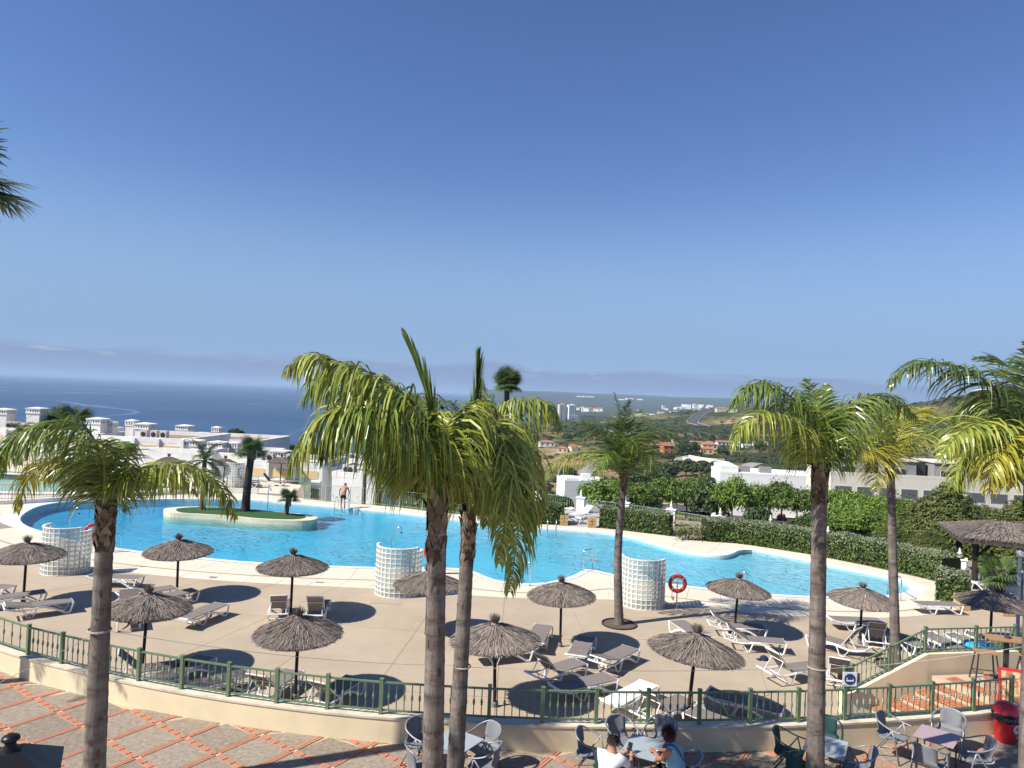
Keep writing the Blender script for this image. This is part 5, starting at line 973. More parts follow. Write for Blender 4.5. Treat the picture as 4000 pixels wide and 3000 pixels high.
# road with parked cars; positions come from the ground seen between the trunks
STREET = [(2371, 2010, 150, 1.35, 'bushy bright green tree left of the middle palm trunk'), (2493, 2010, 140, 1.05, 'street tree just right of middle palm trunk'), (2583, 1990, 150, 1.0, 'street tree left of the black car'), (2681, 1985, 150, 1.0, 'street tree shading the black car'), (2730, 1965, 175, .95, 'street tree farther back behind the black car'), (2774, 2013, 130, 1.1, 'darker street tree between black and white cars'), (2858, 2034, 118, 1.05, 'street tree in front of parked white car'), (2925, 2020, 125, 1.0, 'street tree right of the parked white car'), (3007, 2000, 135, 1.1, 'street tree above the green container'), (3050, 2010, 125, 1.0, 'street tree above the red car'), (3110, 2040, 110, 1.0, 'street tree just left of the stout palm trunk'), (3262, 2060, 100, 1.05, 'bright green tree just right of stout palm trunk'), (3345, 2075, 92, 1.1, 'bright green tree between two right palms, left'), (3420, 2085, 88, 1.05, 'bright green tree between two right palms, right'), (3520, 2090, 84, 1.0, 'bright green tree behind right slim palm trunk'), (2960, 2045, 110, .72, 'dark round young tree by the green container'), (3300, 2125, 70, 1.3, 'leafy bush behind long hedge right of stout palm'), (3400, 2130, 66, 1.2, 'leafy bush behind long hedge between right palms'), (3190, 2105, 78, 1.2, 'leafy bush behind the stout palm trunk')]
for i, (px, py, Yd, sc, lab) in enumerate(STREET):
    q = at(px, py, Yd); z = terr(q.x, q.y); top_py = {0: 1878, 1: 1885, 2: 1880, 3: 1870, 4: 1868, 5: 1868, 6: 1882, 7: 1885, 8: 1885, 9: 1890, 10: 1900, 11: 1915, 12: 1918, 13: 1925, 14: 1940, 15: 1975, 16: 2010, 17: 2020, 18: 1990}[i]
    z = z if i < 16 else q.z; zt_ = at(px, top_py, Yd).z; H = max(3.2, zt_ - z); W_ = 118 * sc / F * Yd * 1.18; H *= random.Random(i).uniform(.9, 1.12)
    tree(lab, (q.x, q.y, z), W_, H, i, DV[i % 3] if i in (5, 15, 18) else None, 'street trees', rz=i * 1.1)
PN = []
for s_ in range(3):
    g = np.random.default_rng(s_ + 7); r = random.Random(s_); bl = []
    for k in range(26): zz = .06 + .94 * (k / 26); rad_ = (1 - zz) ** .7 * .42 + .05; a = k * 2.4; bl.append((rad_ * .55 * math.cos(a), rad_ * .55 * math.sin(a), zz * .92, rad_ * r.uniform(.6, .8), .85))
    PN.append(leaf_mass(bl, 24000, .016, g, M_pine, 'crown', .9, 4.5))
for (px, yt, yb, Yd, wpx, lab, k) in [(3700, 1862, 2180, 60, 330, 'tall dense conifer behind the thatched pergola', 0), (3585, 1930, 2150, 62, 230, 'rounder conifer right of slim palm trunk', 1), (3850, 1960, 2180, 64, 300, 'dark conifer behind pergola at right edge', 2), (3975, 1930, 2190, 58, 300, 'dark conifer cut by the right edge', 1), (3620, 2060, 2200, 50, 200, 'low olive conifer shrub before the conifers', 2), (3480, 2040, 2160, 58, 190, 'low green shrub behind long hedge', 0)]:
    q = at(px, yb, Yd); z = q.z; H = at(px, yt, Yd).z - z; t = thing('conifer', lab, 'tree', (q.x, q.y, z), px, 'conifers by the pergola'); c = link('crown', PN[k], t); w_ = wpx / F * Yd; c.scale = (w_, w_, H); MB().tube([(0, 0, -1.5), (0, 0, H * .7)], [.18, .05], 6).build('trunk', M_bark, t)
VT = [(2475, 1905, 100, 'dark rounded pine left behind middle palm'), (2560, 1900, 120, 'large dark pine clump right of middle palm'), (2680, 1860, 90, 'dark rounded tree below the white site walls, left'), (2740, 1862, 90, 'dark rounded tree below the white site walls, middle'), (2800, 1862, 80, 'dark rounded tree below the white site walls, right'), (2610, 1862, 70, 'brownish round tree left below site walls'), (2612, 1805, 50, 'round pine left of the white site walls'), (2665, 1778, 62, 'dark tree between orange and cream houses'), (2705, 1772, 60, 'dark tree left of the cream villa'), (2820, 1775, 40, 'dark tree right of the cream villa'), (2965, 1755, 45, 'round tree by the red roofed house'), (2220, 1905, 95, 'shrubby tree in front of the left white villa'), (2180, 2010, 110, 'dark bushy tree behind the far left pillar'), (2215, 1722, 40, 'dark tree near the seaside villas'), (2260, 1718, 46, 'dark tree right of the seaside villas'), (920, 1710, 52, 'dark bushy tree above the white roofs at left'), (1010, 1790, 60, 'dark tree between white roofs, left'), (1060, 1785, 50, 'small dark palm-like tree between white roofs'), (1130, 1785, 70, 'olive tree behind white chimneys'), (1210, 1800, 80, 'dark tree right of white chimneys'), (1300, 1830, 90, 'dark tree behind the drooping palm fronds'), (1480, 1840, 110, 'dark tree behind the shaggy palm'), (1560, 1900, 120, 'dark tree right of the white house'), (1640, 1960, 120, 'dark tree below far railing behind paired palms'), (1750, 1960, 110, 'dark tree behind paired palm trunks'), (1900, 1980, 110, 'dark tree just right of paired palm trunks'), (2020, 1990, 110, 'dark tree left of the far left pillar')]
for i, (px, yb, wpx, lab) in enumerate(VT):
    if i < 15: q = hit(px, yb)
    else:
        q = at(px, yb, 88 if px < 1300 else 72); q.z = q.z
    w_ = wpx / F * q.y; tree(lab, q, w_, w_ * .80, i, DV[i % 3], 'dark trees of the valley', rz=i * 1.3)
# scrub over the slopes: one mass
def scrub():
    g = np.random.default_rng(5); V = []; n = 0; tries = 0; base = []
    for s_ in range(4):
        r = np.random.default_rng(s_); d = r.normal(0, 1, (70, 3)); d /= np.linalg.norm(d, axis=1)[:, None]; d[:, 2] = np.abs(d[:, 2]); P = d * r.uniform(.7, 1.05, (70, 1)) * (.5, .5, .42); Vv_, _ = leaf_cards(P, d + (0, 0, .2), .26, r, .5, 1.5); base.append(Vv_)
    while n < 5200 and tries < 60000:
        tries += 1; y = math.exp(g.uniform(math.log(85), math.log(1700))); x = y * g.uniform(-.12, .80)
        z = terr(x, y)
        if z < SEA_Z + 4 or (x < 2 and y < 100) or (y < 115 and x < 60) : continue
        if any((x - hx) ** 2 + (y - hy) ** 2 < hr * hr for hx, hy, hr in KEEP): continue
        den = fbm(x, y, .006, 4, 1.7) * .9 + fbm(x, y, .03, 3, 4.4) * .55
        if g.random() < .16 + .9 * den: continue
        sz = g.uniform(1.2, 3.4) * (1 if y < 350 else 1.5 if y < 700 else 2.2); b_ = base[n % 4] * (sz * g.uniform(.8, 1.4), sz * g.uniform(.8, 1.4), sz * .75); a = g.uniform(0, 6.28); c, s = math.cos(a), math.sin(a); W_ = b_.copy(); W_[:, 0] = b_[:, 0] * c - b_[:, 1] * s; W_[:, 1] = b_[:, 0] * s + b_[:, 1] * c; V.append(W_ + (x, y, z)); n += 1
    V = np.concatenate(V); tag(link('scrub', npmesh('scrub', V, np.arange(len(V)).reshape(-1, 4), leafmat('scrub_leaf', (.036, .052, .02), [(.05, .066, .024), (.075, .085, .034), (.03, .042, .016), (.10, .10, .045)], .1, .8))), 'dark green scrub bushes covering the valley slopes', 'scrub', kind='stuff')
KEEP = []
# ================================================================ BUILDINGS
M_win = mat('window_glass', (.03, .035, .045), .15, spec=.6); M_frame = mat('window_frame', (.5, .5, .48), .6)
M_roof = mat('terracotta_roof', (.40, .17, .09), .9, (.33, .15, .085), 3, bump=.5, bscale=8)
M_yel = mat('yellow_panel', (.70, .53, .27), .85, (.64, .48, .25), 2); M_wall = [mat('house_white', (.78, .77, .74), .85), mat('house_cream', (.62, .46, .27), .85, (.56, .42, .25), .6), mat('house_orange', (.56, .19, .09), .85, (.5, .17, .085), .6), mat('house_buff', (.60, .50, .36), .85), mat('house_grey', (.27, .265, .26), .8, (.25, .245, .24), 1), mat('house_ivory', (.72, .66, .55), .85, (.68, .62, .52), .8)]
def window(par, x, y, z, w, h, rz=0.0, m=None):
    f = MB().box((0, 0, 0), (w + .16, .10, h + .16)).build('window', M_frame, par, False, (x, y, z), rz); MB().box((0, -.03, 0), (w, .08, h)).build('pane', m or M_win, f); return f
def house(label, p, w, d, h, rz=0.0, wm=0, roof='flat', wins=(2, 1), name='house', cat='house', group=None, rm=None, eave=.4, rh=None):
    t = thing(name, label, cat, p, rz, group); MB().box((0, d / 2, h / 2 - 1), (w, d, h + 2)).build('wall', M_wall[wm], t)
    if roof == 'flat':
        b = MB()
        for (cx, cy, sx, sy) in ((0, .12, w + .1, .24), (0, d - .12, w + .1, .24), (-w / 2 + .07, d / 2, .24, d - .5), (w / 2 - .07, d / 2, .24, d - .5)): b.box((cx, cy, h + .22), (sx, sy, .45))
        b.build('parapet', M_wall[wm], t)
    else:
        rh = rh or min(w, d) * .28; e = eave; x0, x1, y0, y1 = -w / 2 - e, w / 2 + e, -e, d + e; i = (d / 2 if roof == 'hip' else 0)
        b = MB(); k = min(i, w / 2 - .2); b.add([(x0, y0, h), (x1, y0, h), (x1, y1, h), (x0, y1, h), (x0 + k, d / 2, h + rh), (x1 - k, d / 2, h + rh)], [(0, 1, 5, 4), (2, 3, 4, 5), (1, 2, 5), (3, 0, 4), (3, 2, 1, 0)]); b.build('roof', rm or M_roof, t)
    nx, nz = wins
    for j in range(nz):
        for i in range(nx):
            fh = h / max(nz, 1); window(t, -w / 2 + w * (i + .5) / nx, -.02, fh * (j + .5), min(1.3, w / nx * .45), min(1.25, fh * .42))
    return t
def pxbox(x0, x1, yt, Y, zb):        # width, top height and left-to-right centre of something seen between two bearings at a depth
    a, b_ = at(x0, yt, Y), at(x1, yt, Y); return (a + b_) / 2, (b_ - a).length, ((a + b_) / 2).z - zb
def vhouse(label, x0, x1, yt, yb, wm, roof, wins, dr=.8, rz=0.0, **k):
    q = hit((x0 + x1) / 2, yb); w = (x1 - x0) / F * q.y; h = (yb - yt) / F * q.y; KEEP.append((q.x, q.y + w * .4, w * .9)); return house(label, q, w, w * dr, h * (.72 if roof != 'flat' else .92), rz, wm, roof, wins, rh=h * .30 if roof != 'flat' else None, **k)
vhouse('orange two-storey house with tiled roof in the valley', 2590, 2634, 1730, 1774, 2, 'gable', (2, 2), .9, .15)
vhouse('cream villa with terracotta roof above the white site walls', 2744, 2801, 1726, 1770, 1, 'hip', (3, 2), .8, -.1)
vhouse('cream front wing of the villa with two dark windows', 2742, 2785, 1748, 1776, 1, 'hip', (2, 1), .5, -.1)
vhouse('white villa with orange roof among seaside trees, right', 2230, 2272, 1740, 1768, 0, 'gable', (2, 1), .8, .3)
vhouse('white villa with orange roof among seaside trees, left', 2108, 2168, 1722, 1745, 0, 'hip', (3, 1), .7, .1)
vhouse('small white seaside house with thatch coloured roof', 2178, 2216, 1745, 1768, 3, 'hip', (2, 1), .8, -.2)
vhouse('low house with terracotta roof behind the orange house', 2628, 2662, 1716, 1734, 3, 'hip', (2, 1), .8, 0)
vhouse('long low terracotta roof behind the cream villa, left', 2700, 2745, 1724, 1740, 3, 'gable', (3, 1), .5, 0)
vhouse('long low terracotta roof behind the cream villa, right', 2802, 2850, 1722, 1740, 0, 'gable', (3, 1), .5, .1)
vhouse('white house with red tiled roof at right of the valley', 2945, 3000, 1726, 1740, 0, 'gable', (3, 1), .5, -.1)
vhouse('white modern house below the quarry', 2902, 2934, 1737, 1750, 0, 'flat', (3, 1), .6, .1)
vhouse('white house with green shutters below the quarry', 2862, 2890, 1726, 1742, 0, 'flat', (2, 1), .8, .1)
vhouse('yellow house half hidden by the middle palm fronds', 2508, 2545, 1738, 1770, 1, 'hip', (2, 2), .8, .1)
vhouse('pink house half hidden by the middle palm fronds', 2545, 2590, 1722, 1744, 3, 'hip', (2, 1), .8, 0)
vhouse('pale villa on top of the ridge by the quarry', 2800, 2850, 1592, 1610, 3, 'hip', (4, 1), .6, 0)
vhouse('low white annex on top of the ridge', 2852, 2880, 1600, 1612, 0, 'flat', (3, 1), .6, 0)
# white retaining walls of the building site
q0 = hit(2745, 1822); KEEP.append((q0.x, q0.y, 45))
for j, (xa, xb, ya, yb_, lab) in enumerate([(2667, 2845, 1812, 1832, 'lowest curved white retaining wall of the building site'), (2690, 2850, 1803, 1816, 'middle white retaining wall of the building site'), (2700, 2830, 1794, 1803, 'upper white retaining wall of the building site')]):
    a, b_ = hit(xa, ya), hit(xb, yb_); c = (a + b_) / 2 + Vector((0, -4, 0)); P = crom([(a.x, a.y, 0), (c.x, c.y, 0), (b_.x, b_.y, 0)], 8); zt_ = max(a.z, b_.z, terr(c.x, c.y)) + 1.6; b = MB(); wall_strip(b, P, -.2, .2, zt_ - 8, zt_); t = thing('retaining_wall', lab, 'wall', (0, 0, 0)); b.build('wall_body', M_wall[5], t)
# towers and the white town far along the coast
def tower(label, x0, x1, yt, yb, wm, floors, cols):
    Y = 2850; a = at((x0 + x1) / 2, yb, Y); w = (x1 - x0) / F * Y; h = (yb - yt) / F * Y; t = thing('tower_block', label, 'tower block', (a.x, a.y, a.z), .25); MB().box((0, w * .35, h / 2 - 10), (w * .8, w * .7, h + 20)).build('wall', M_wall[wm], t); MB().box((w * .1, w * .35, h + 2), (w * .35, w * .3, 4)).build('lift_house', M_wall[wm], t)
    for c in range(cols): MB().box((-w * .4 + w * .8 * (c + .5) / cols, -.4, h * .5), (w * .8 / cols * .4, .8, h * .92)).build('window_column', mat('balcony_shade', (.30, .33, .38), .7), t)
    return t
tower('tall beige tower block on the distant shore', 2180, 2213, 1580, 1640, 3, 20, 2); tower('tall white tower block beside the beige one', 2217, 2254, 1582, 1624, 0, 18, 4); tower('white apartment slab at the foot of the towers', 2214, 2268, 1622, 1645, 0, 6, 5)
g = random.Random(3); town_me = [MB().box((0, 0, 0), (1, 1, 1)).mesh('wall', M_wall[i]) for i in (0, 0, 5, 0)]
troof = MB().add([(-.55, -.55, .5), (.55, -.55, .5), (.55, .55, .5), (-.55, .55, .5), (-.2, 0, .72), (.2, 0, .72)], [(0, 1, 5, 4), (2, 3, 4, 5), (1, 2, 5), (3, 0, 4)]).mesh('roof', M_roof)
def town(n, x0, x1, y0, y1, Y, sx, sz, label, group, tiled=.2):
    for k in range(n):
        px = g.uniform(x0, x1); py = g.uniform(y0, y1); q = at(px, py, Y * g.uniform(.97, 1.03)); w = sx * g.uniform(.7, 1.5); h = sz * g.uniform(.7, 1.4); t = thing('town_house', label, 'house', (q.x, q.y, q.z), g.uniform(-.4, .4), group)
        o = link('wall', town_me[k % 4], t, (0, 0, h / 2 - 3)); o.scale = (w, w * .8, h + 6)
        if g.random() < tiled: r_ = link('roof', troof, t, (0, 0, h / 2 - 3)); r_.scale = (w, w * .8, h + 6)
town(46, 2478, 2625, 1628, 1646, 2350, 16, 9, 'one of the white blocks of the distant coastal town', 'white town blocks')
town(30, 2255, 2470, 1640, 1655, 2500, 14, 6, 'one of the low houses between the towers and town', 'low houses by the towers', .4)
town(22, 2252, 2350, 1596, 1606, 3500, 26, 9, 'one of the pinkish row houses behind the towers', 'row houses behind towers', .8)
town(40, 2575, 2790, 1582, 1614, 5200, 30, 10, 'one of the scattered white houses on the far plain', 'scattered houses on the plain', .1)
town(5, 2262, 2310, 1549, 1551, 8800, 70, 8, 'one of the long white greenhouses on the far hills', 'greenhouses on the far hills', 0)
town(4, 2425, 2520, 1556, 1561, 8600, 60, 8, 'one of the long white greenhouses farther right', 'greenhouses farther right', 0)
# motorway curving round the quarry, lane through the valley, street with the cars
def ribbon(name, px, w, m, lift=.25, kind='structure', r0=60):
    P = [hit(a, b_, r0) for a, b_ in px]; C = smoothline(resample(crom([tuple(p) for p in P], 8), 60), 4); A, B = [], []
    for i, p in enumerate(C):
        d = (C[min(59, i + 1)] - C[max(0, i - 1)]); d.z = 0; d.normalize(); s_ = Vector((-d.y, d.x, 0)) * w / 2; a, b_ = p + s_, p - s_; z = max(terr(a.x, a.y), terr(b_.x, b_.y), p.z) + lift; A.append((a.x, a.y, z)); B.append((b_.x, b_.y, z))
        KEEP.append((p.x, p.y, w * .7))
    o = MB().sheet(A, B).build(name, m); return tag(o, kind=kind)
M_asph = mat('asphalt', (.085, .083, .085), .9, (.07, .068, .07), 2); M_lane = mat('pale_lane', (.34, .31, .28), .9, (.3, .27, .24), .5)
ribbon('lane', [(2250, 1890), (2285, 1850), (2320, 1820)], 7, M_lane)
ribbon('lane', [(2860, 1865), (2880, 1845), (2920, 1825), (2960, 1812)], 7, M_lane)
ribbon('lane', [(2632, 1805), (2668, 1790), (2700, 1782)], 6, M_lane)
def highway():
    for off, m in ((-9, M_asph), (9, M_asph)):
        P = [at(a, b_, Yd) for a, b_, Yd in [(2768, 1668, 1080), (2738, 1662, 1150), (2722, 1652, 1230), (2738, 1643, 1330), (2790, 1636, 1450)]]
        C = resample(crom([tuple(p) for p in P], 8), 40); A, B = [], []
        for i, p in enumerate(C):
            d = (C[min(39, i + 1)] - C[max(0, i - 1)]); d.z = 0; d.normalize(); s_ = Vector((-d.y, d.x, 0)); z = max(p.z, terr(p.x, p.y) + .5); A.append(tuple(p + s_ * (off + 7.5)) [:2] + (z,)); B.append(tuple(p + s_ * (off - 7.5))[:2] + (z,)); KEEP.append((p.x, p.y, 26))
        tag(MB().sheet(A, B).build('highway', m), kind='structure')
        b = MB(); b.tube([Vector(q) + Vector((0, 0, .5)) for q in A], .8, 4); t = tag(b.build('crash_barrier', M_lane), 'pale barrier along the distant motorway carriageway ' + ('left' if off < 0 else 'right'), 'barrier')
highway()
street = ribbon('street', [(2440, 1985), (2560, 1985), (2650, 1988), (2760, 2000), (2860, 2018), (2960, 2040), (3060, 2052), (3120, 2062)], 13, M_asph, .15)
ribbon('pavement', [(2440, 1972), (2560, 1972), (2650, 1974), (2760, 1983), (2860, 1996), (2960, 2012), (3080, 2030)], 3, MATS.get('pave') or mat('pave', (.50, .36, .23), .9, (.44, .33, .22), 1), .28)
ribbon('lawn', [(2500, 2022), (2600, 2022), (2680, 2030), (2740, 2042)], 12, mat('lawn_grass', (.13, .15, .04), .95, (.28, .22, .08), .6, bump=.5, bscale=5), .12)
# parked cars
M_tyre = mat('tyre', (.02, .02, .02), .8); M_rim = mat('rim', (.5, .5, .52), .3, metal=.8); M_cg = mat('car_glass', (.02, .025, .03), .08, spec=.7); M_lampr = mat('tail_lamp', (.4, .02, .02), .3); M_lampw = mat('head_lamp', (.75, .75, .75), .2)
def car(label, p, rz, col, L=4.2, H=1.48, est=False, Wd=1.75):
    t = thing('parked_car', label, 'car', p, rz, 'cars parked on the street'); pm = mat('paint_' + str(col), col, .25, coat=1.0); pr = [(-L / 2, .35), (-L / 2, .72), (-L / 2 + .12, .92), (-L * .20, .98), (L * .24, .97), (L / 2 - .1, .84), (L / 2, .6), (L / 2 - .02, .32)]
    b = MB(); n = len(pr); vs = [(x, s_ * Wd / 2 * (1 if .4 < z < .95 else .94), z) for s_ in (-1, 1) for x, z in pr]; fs = [tuple(range(n))[::-1], tuple(range(n, 2 * n))] + [(i, (i + 1) % n, n + (i + 1) % n, n + i) for i in range(n)]; b.add(vs, [f[::-1] for f in fs]); b.build('body', pm, t)
    cb = [(-L * .46 if not est else -L * .48, .97), (-L * .30, H - .02), (L * .05, H), (L * .26, .98)]; b = MB(); n = 4; vs = [(x, s_ * Wd / 2 * (.92 if z < 1.2 else .74), z) for s_ in (-1, 1) for x, z in cb]; b.add(vs, [(0, 1, 2, 3), (7, 6, 5, 4), (0, 4, 5, 1), (2, 6, 7, 3)]); b.build('windows', M_cg, t)
    b = MB(); b.add([(-L * .31, -Wd * .375, H - .015), (L * .06, -Wd * .375, H + .005), (L * .06, Wd * .375, H + .005), (-L * .31, Wd * .375, H - .015), (-L * .30, -Wd * .36, H + .03), (L * .05, -Wd * .36, H + .045), (L * .05, Wd * .36, H + .045), (-L * .30, Wd * .36, H + .03)], [(4, 5, 6, 7), (0, 1, 5, 4), (1, 2, 6, 5), (2, 3, 7, 6), (3, 0, 4, 7)]); b.build('roof', pm, t)
    for x in (-L * .31, L * .31):
        for s_ in (-1, 1):
            w = MB().lathe([(.31, -.1), (.31, .1)], 16).build('wheel', M_tyre, t); w.location = (x, s_ * Wd * .46, .31); w.rotation_euler = (R(90), 0, 0); r_ = MB().lathe([(.19, -.105), (.19, .105)], 12).build('rim', M_rim, w)
    for s_ in (-1, 1): MB().box((L / 2 - .04, s_ * Wd * .36, .68), (.10, .34, .14)).build('headlight', M_lampw, t); MB().box((-L / 2 + .03, s_ * Wd * .38, .76), (.08, .26, .16)).build('tail_light', M_lampr, t)
    MB().box((-L / 2 - .005, 0, .6), (.02, .5, .11)).build('number_plate', M_lampw, t); return t
def on_ground(px, py): q = hit(px, py); q.z += .22; return q
car('black saloon car parked by orange and teal shop panels', on_ground(2697, 1979), .1, (.012, .012, .014), 4.5, 1.42)
car('white hatchback car parked under the street tree', on_ground(2862, 2000), -.55, (.80, .80, .80), 4.2, 1.5)
car('silver blue car half hidden by white pillar', on_ground(2850, 2028), -.7, (.50, .56, .62), 4.2, 1.48)
car('small red car seen from behind beside green container', on_ground(3052, 2046), 1.25, (.62, .02, .03), 3.6, 1.5, True, 1.65)
q = on_ground(3003, 2040); t = thing('waste_container', 'green waste container left of the small red car', 'waste container', q, -.4); MB().box((0, 0, .75), (1.2, 1.0, 1.5), taper=1.06).build('bin_body', mat('container_green', (.02, .22, .09), .5), t); MB().box((0, 0, 1.57), (1.3, 1.1, .16), taper=.8).build('lid', MATS['container_green'], t)
# shop front with coloured panels
q = hit(2700, 1968); t = thing('shop_front', 'low shop front with orange and teal panels behind black car', 'shop', (q.x, q.y + 5, q.z), .1); MB().box((0, 2, 1.2), (16, 4, 5)).build('wall', mat('shop_orange', (.75, .40, .08), .8), t)
for k in range(4): MB().box((-5.4 + k * 3.6, -.06, 1.5), (2.3, .12, 3.4)).build('panel', mat('teal_panel', (.04, .27, .29), .6), t)
q = hit(2880, 1985); t = thing('street_wall', 'grey street wall right of the parked white car', 'wall', (q.x, q.y + 4, q.z), -.35); MB().box((6, .2, .5), (26, .4, 4.4)).build('wall_body', M_wall[4], t)
# white villa at left of the middle palm, white building and grey apartments at right
def flat_building(label, x0, x1, yt, Y, depth, drop, wm, rz=0.0, name='building'):
    c, w, _ = pxbox(x0, x1, yt, Y, 0); t = thing(name, label, 'building', (c.x, c.y, c.z - drop), rz); MB().box((0, depth / 2, drop / 2 - 3), (w, depth, drop + 6)).build('wall', M_wall[wm], t); b = MB()
    for (cx, cy, sx, sy) in ((0, .15, w + .1, .3), (0, depth - .15, w + .1, .3), (-w / 2 + .1, depth / 2, .3, depth - .6), (w / 2 - .1, depth / 2, .3, depth - .6)): b.box((cx, cy, drop + .2), (sx, sy, .5))
    b.build('parapet', M_wall[wm], t); return t, w
KEEP.append((60, 175, 45)); KEEP.append((75, 190, 40))
t, w = flat_building('white flat roofed villa left of the middle palm trunk', 2205, 2374, 1886, 165, 10, 7, 0, .12); MB().box((w * .1, 5, 7.8), (2, 2, 1.5)).build('roof_box', M_wall[0], t); MB().box((w * .38, .2, 7.6), (1.2, .5, .9)).build('window', M_win, t); MB().box((-w * .3, 4, 7.4), (w * .3, 6, .9)).build('upper_roof', M_wall[0], t)
t, w = flat_building('long low white building behind the street trees', 2820, 3275, 1862, 150, 12, 8, 0, -.12); MB().box((-w * .42, 5, 8.8), (w * .15, 9, 1.6)).build('stair_block', M_wall[0], t)
for k in range(2): MB().box((-w * .28 + k * w * .18, 3, 9.0), (2.4, 1.6, 1.2)).build('roof_unit', M_wall[4], t)
t, w = flat_building('ivory apartment block with grey upper storey at right', 3262, 4050, 1872, 125, 14, 9, 5, -.10, 'apartment_building')
for k in range(4):
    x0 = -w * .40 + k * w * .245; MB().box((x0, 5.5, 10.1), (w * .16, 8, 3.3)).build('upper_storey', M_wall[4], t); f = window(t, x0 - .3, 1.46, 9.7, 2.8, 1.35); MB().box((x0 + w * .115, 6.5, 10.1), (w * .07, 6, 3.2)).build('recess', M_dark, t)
    MB().box((x0, 5.5, 11.85), (w * .175, 8.6, .22)).build('roof_slab', M_wall[5], t)
for k in range(9): window(t, -w * .44 + k * w * .105, -.02, 6.2, 2.6, 1.5, 0, mat('shade_glass', (.12, .13, .14), .3))
for k in range(9): window(t, -w * .44 + k * w * .105, -.02, 2.6, 2.6, 1.5, 0, MATS['shade_glass'])
# ---------------------------------------------------------------- white terraces with chimneys at left
M_ac = mat('ac_unit', (.60, .56, .50), .6, (.54, .5, .45), 3); M_roofgravel = mat('roof_gravel', (.30, .23, .16), .95, (.24, .18, .13), 2)
def chimney_me(w):
    sh = MB().box((0, 0, -1.6), (w, w, 3.2)).mesh('shaft', M_white); hd = MB(); hd.box((0, 0, .05), (w * 1.12, w * 1.12, .10)); n = 5 if w > 1 else 3
    for s_ in range(4):
        a = s_ * math.pi / 2
        for k in range(n + 1): x = -w * .47 + w * .94 * k / n; hd.box((math.cos(a) * x - math.sin(a) * w * .49, math.sin(a) * x + math.cos(a) * w * .49, .24), (w * .94 / n * .58, .08, .30), a)
    hd.box((0, 0, .44), (w * 1.16, w * 1.16, .10)); hd.add([(-w * .6, -w * .6, .49), (w * .6, -w * .6, .49), (w * .6, w * .6, .49), (-w * .6, w * .6, .49), (0, 0, .62)], [(0, 1, 4), (1, 2, 4), (2, 3, 4), (3, 0, 4)]); return sh, hd.mesh('vent_head', M_white), MB().box((0, 0, .24), (w * .8, w * .8, .28)).mesh('slot_shade', M_dark)  # dark inner box puts the shade of the vent slots into its colour
CW, CN = chimney_me(1.25), chimney_me(.76)
def terrace_house(label, x0, x1, yt, Y, depth, drop, chim=(), panels=False, rz=0.0, acs=(), wins=0):
    c, w, _ = pxbox(x0, x1, yt, Y, 0); t = thing('white_building', label, 'building', (c.x, c.y, c.z - drop), rz, 'white terraced buildings'); MB().box((0, depth / 2, drop / 2 - 1.5), (w, depth, drop + 3)).build('wall', M_white, t); MB().box((0, depth / 2, drop + .02), (w - .6, depth - .6, .04)).build('roof_deck', M_roofgravel, t); b = MB()
    for (cx, cy, sx, sy) in ((0, .14, w + .08, .3), (0, depth - .14, w + .08, .3), (-w / 2 + .1, depth / 2, .3, depth - .6), (w / 2 - .1, depth / 2, .3, depth - .6)): b.box((cx, cy, drop + .18), (sx, sy, .42))
    b.build('parapet', M_white, t)
    if panels:
        n = max(1, int(w / 1.9))
        for k in range(n): x = -w / 2 + w * (k + .5) / n; MB().box((x, -.03, drop - .55), (w / n * .72, .05, .62)).build('yellow_panel', M_yel, t); MB().box((x + w / n * .5, -.10, drop - .35), (.26, .2, 1.35)).build('pilaster', M_white, t)
        MB().box((0, -.12, drop - 1.1), (w, .28, .14)).build('cornice', M_white, t)
    for k in range(wins): window(t, -w / 2 + w * (k + .5) / wins, -.02, drop - 2.3, 1.1, 1.3)
    o = t.location
    for (px, py, wide, lab) in chim:
        q = at(px, py, Y + depth * (.35 if wide else .45)) - o; q = Matrix.Rotation(-rz, 3, 'Z') @ q; ch = link('chimney', (CW if wide else CN)[0], t, (q.x, q.y, q.z - .6)); link('vent_head', (CW if wide else CN)[1], ch); link('slot_shade', (CW if wide else CN)[2], ch)
    for (px, py) in acs:
        q = at(px, py, Y + depth * .25) - o; a_ = MB().box((0, 0, .40), (.62, .55, .80)).build('air_conditioner', M_ac, t, False, (q.x, q.y, drop + .06)); MB().lathe([(.22, 0), (.22, .02)], 14, cap=True).build('fan_grille', M_dark, a_).rotation_euler = (R(90), 0, 0); a_.children[0].location = (0, -.275, .45)
    return t
terrace_house('white roof terrace at far left edge with broad chimneys', -160, 300, 1690, 66, 8, 5, [(19, 1594, 1, ''), (147, 1590, 1, '')], True, 0, [(40, 1680), (62, 1680)])
terrace_house('white building with yellow parapet panels and several chimneys', 330, 720, 1724, 62, 9, 5, [(384, 1630, 1, ''), (435, 1644, 0, ''), (516, 1638, 0, ''), (569, 1650, 1, '')], True, -.05, [(560, 1712), (600, 1713), (638, 1712)], 6)
terrace_house('white building with one broad and one slim tall chimney', 690, 1010, 1730, 72, 9, 6, [(722, 1658, 1, ''), (848, 1665, 0, '')], False, -.05, [(780, 1706), (800, 1706), (880, 1708)], 4)
terrace_house('white building below the slim chimney with four vents', 700, 1000, 1786, 60, 7, 5, [(719, 1712, 0, ''), (760, 1714, 1, ''), (852, 1721, 1, ''), (919, 1724, 0, '')], False, -.04, [], 3)
terrace_house('white building with three vents behind the far umbrella', 940, 1260, 1822, 58, 7, 5, [(1007, 1751, 1, ''), (1092, 1755, 1, ''), (1161, 1756, 0, '')], True, -.06, [(1050, 1795), (1130, 1796)], 5)
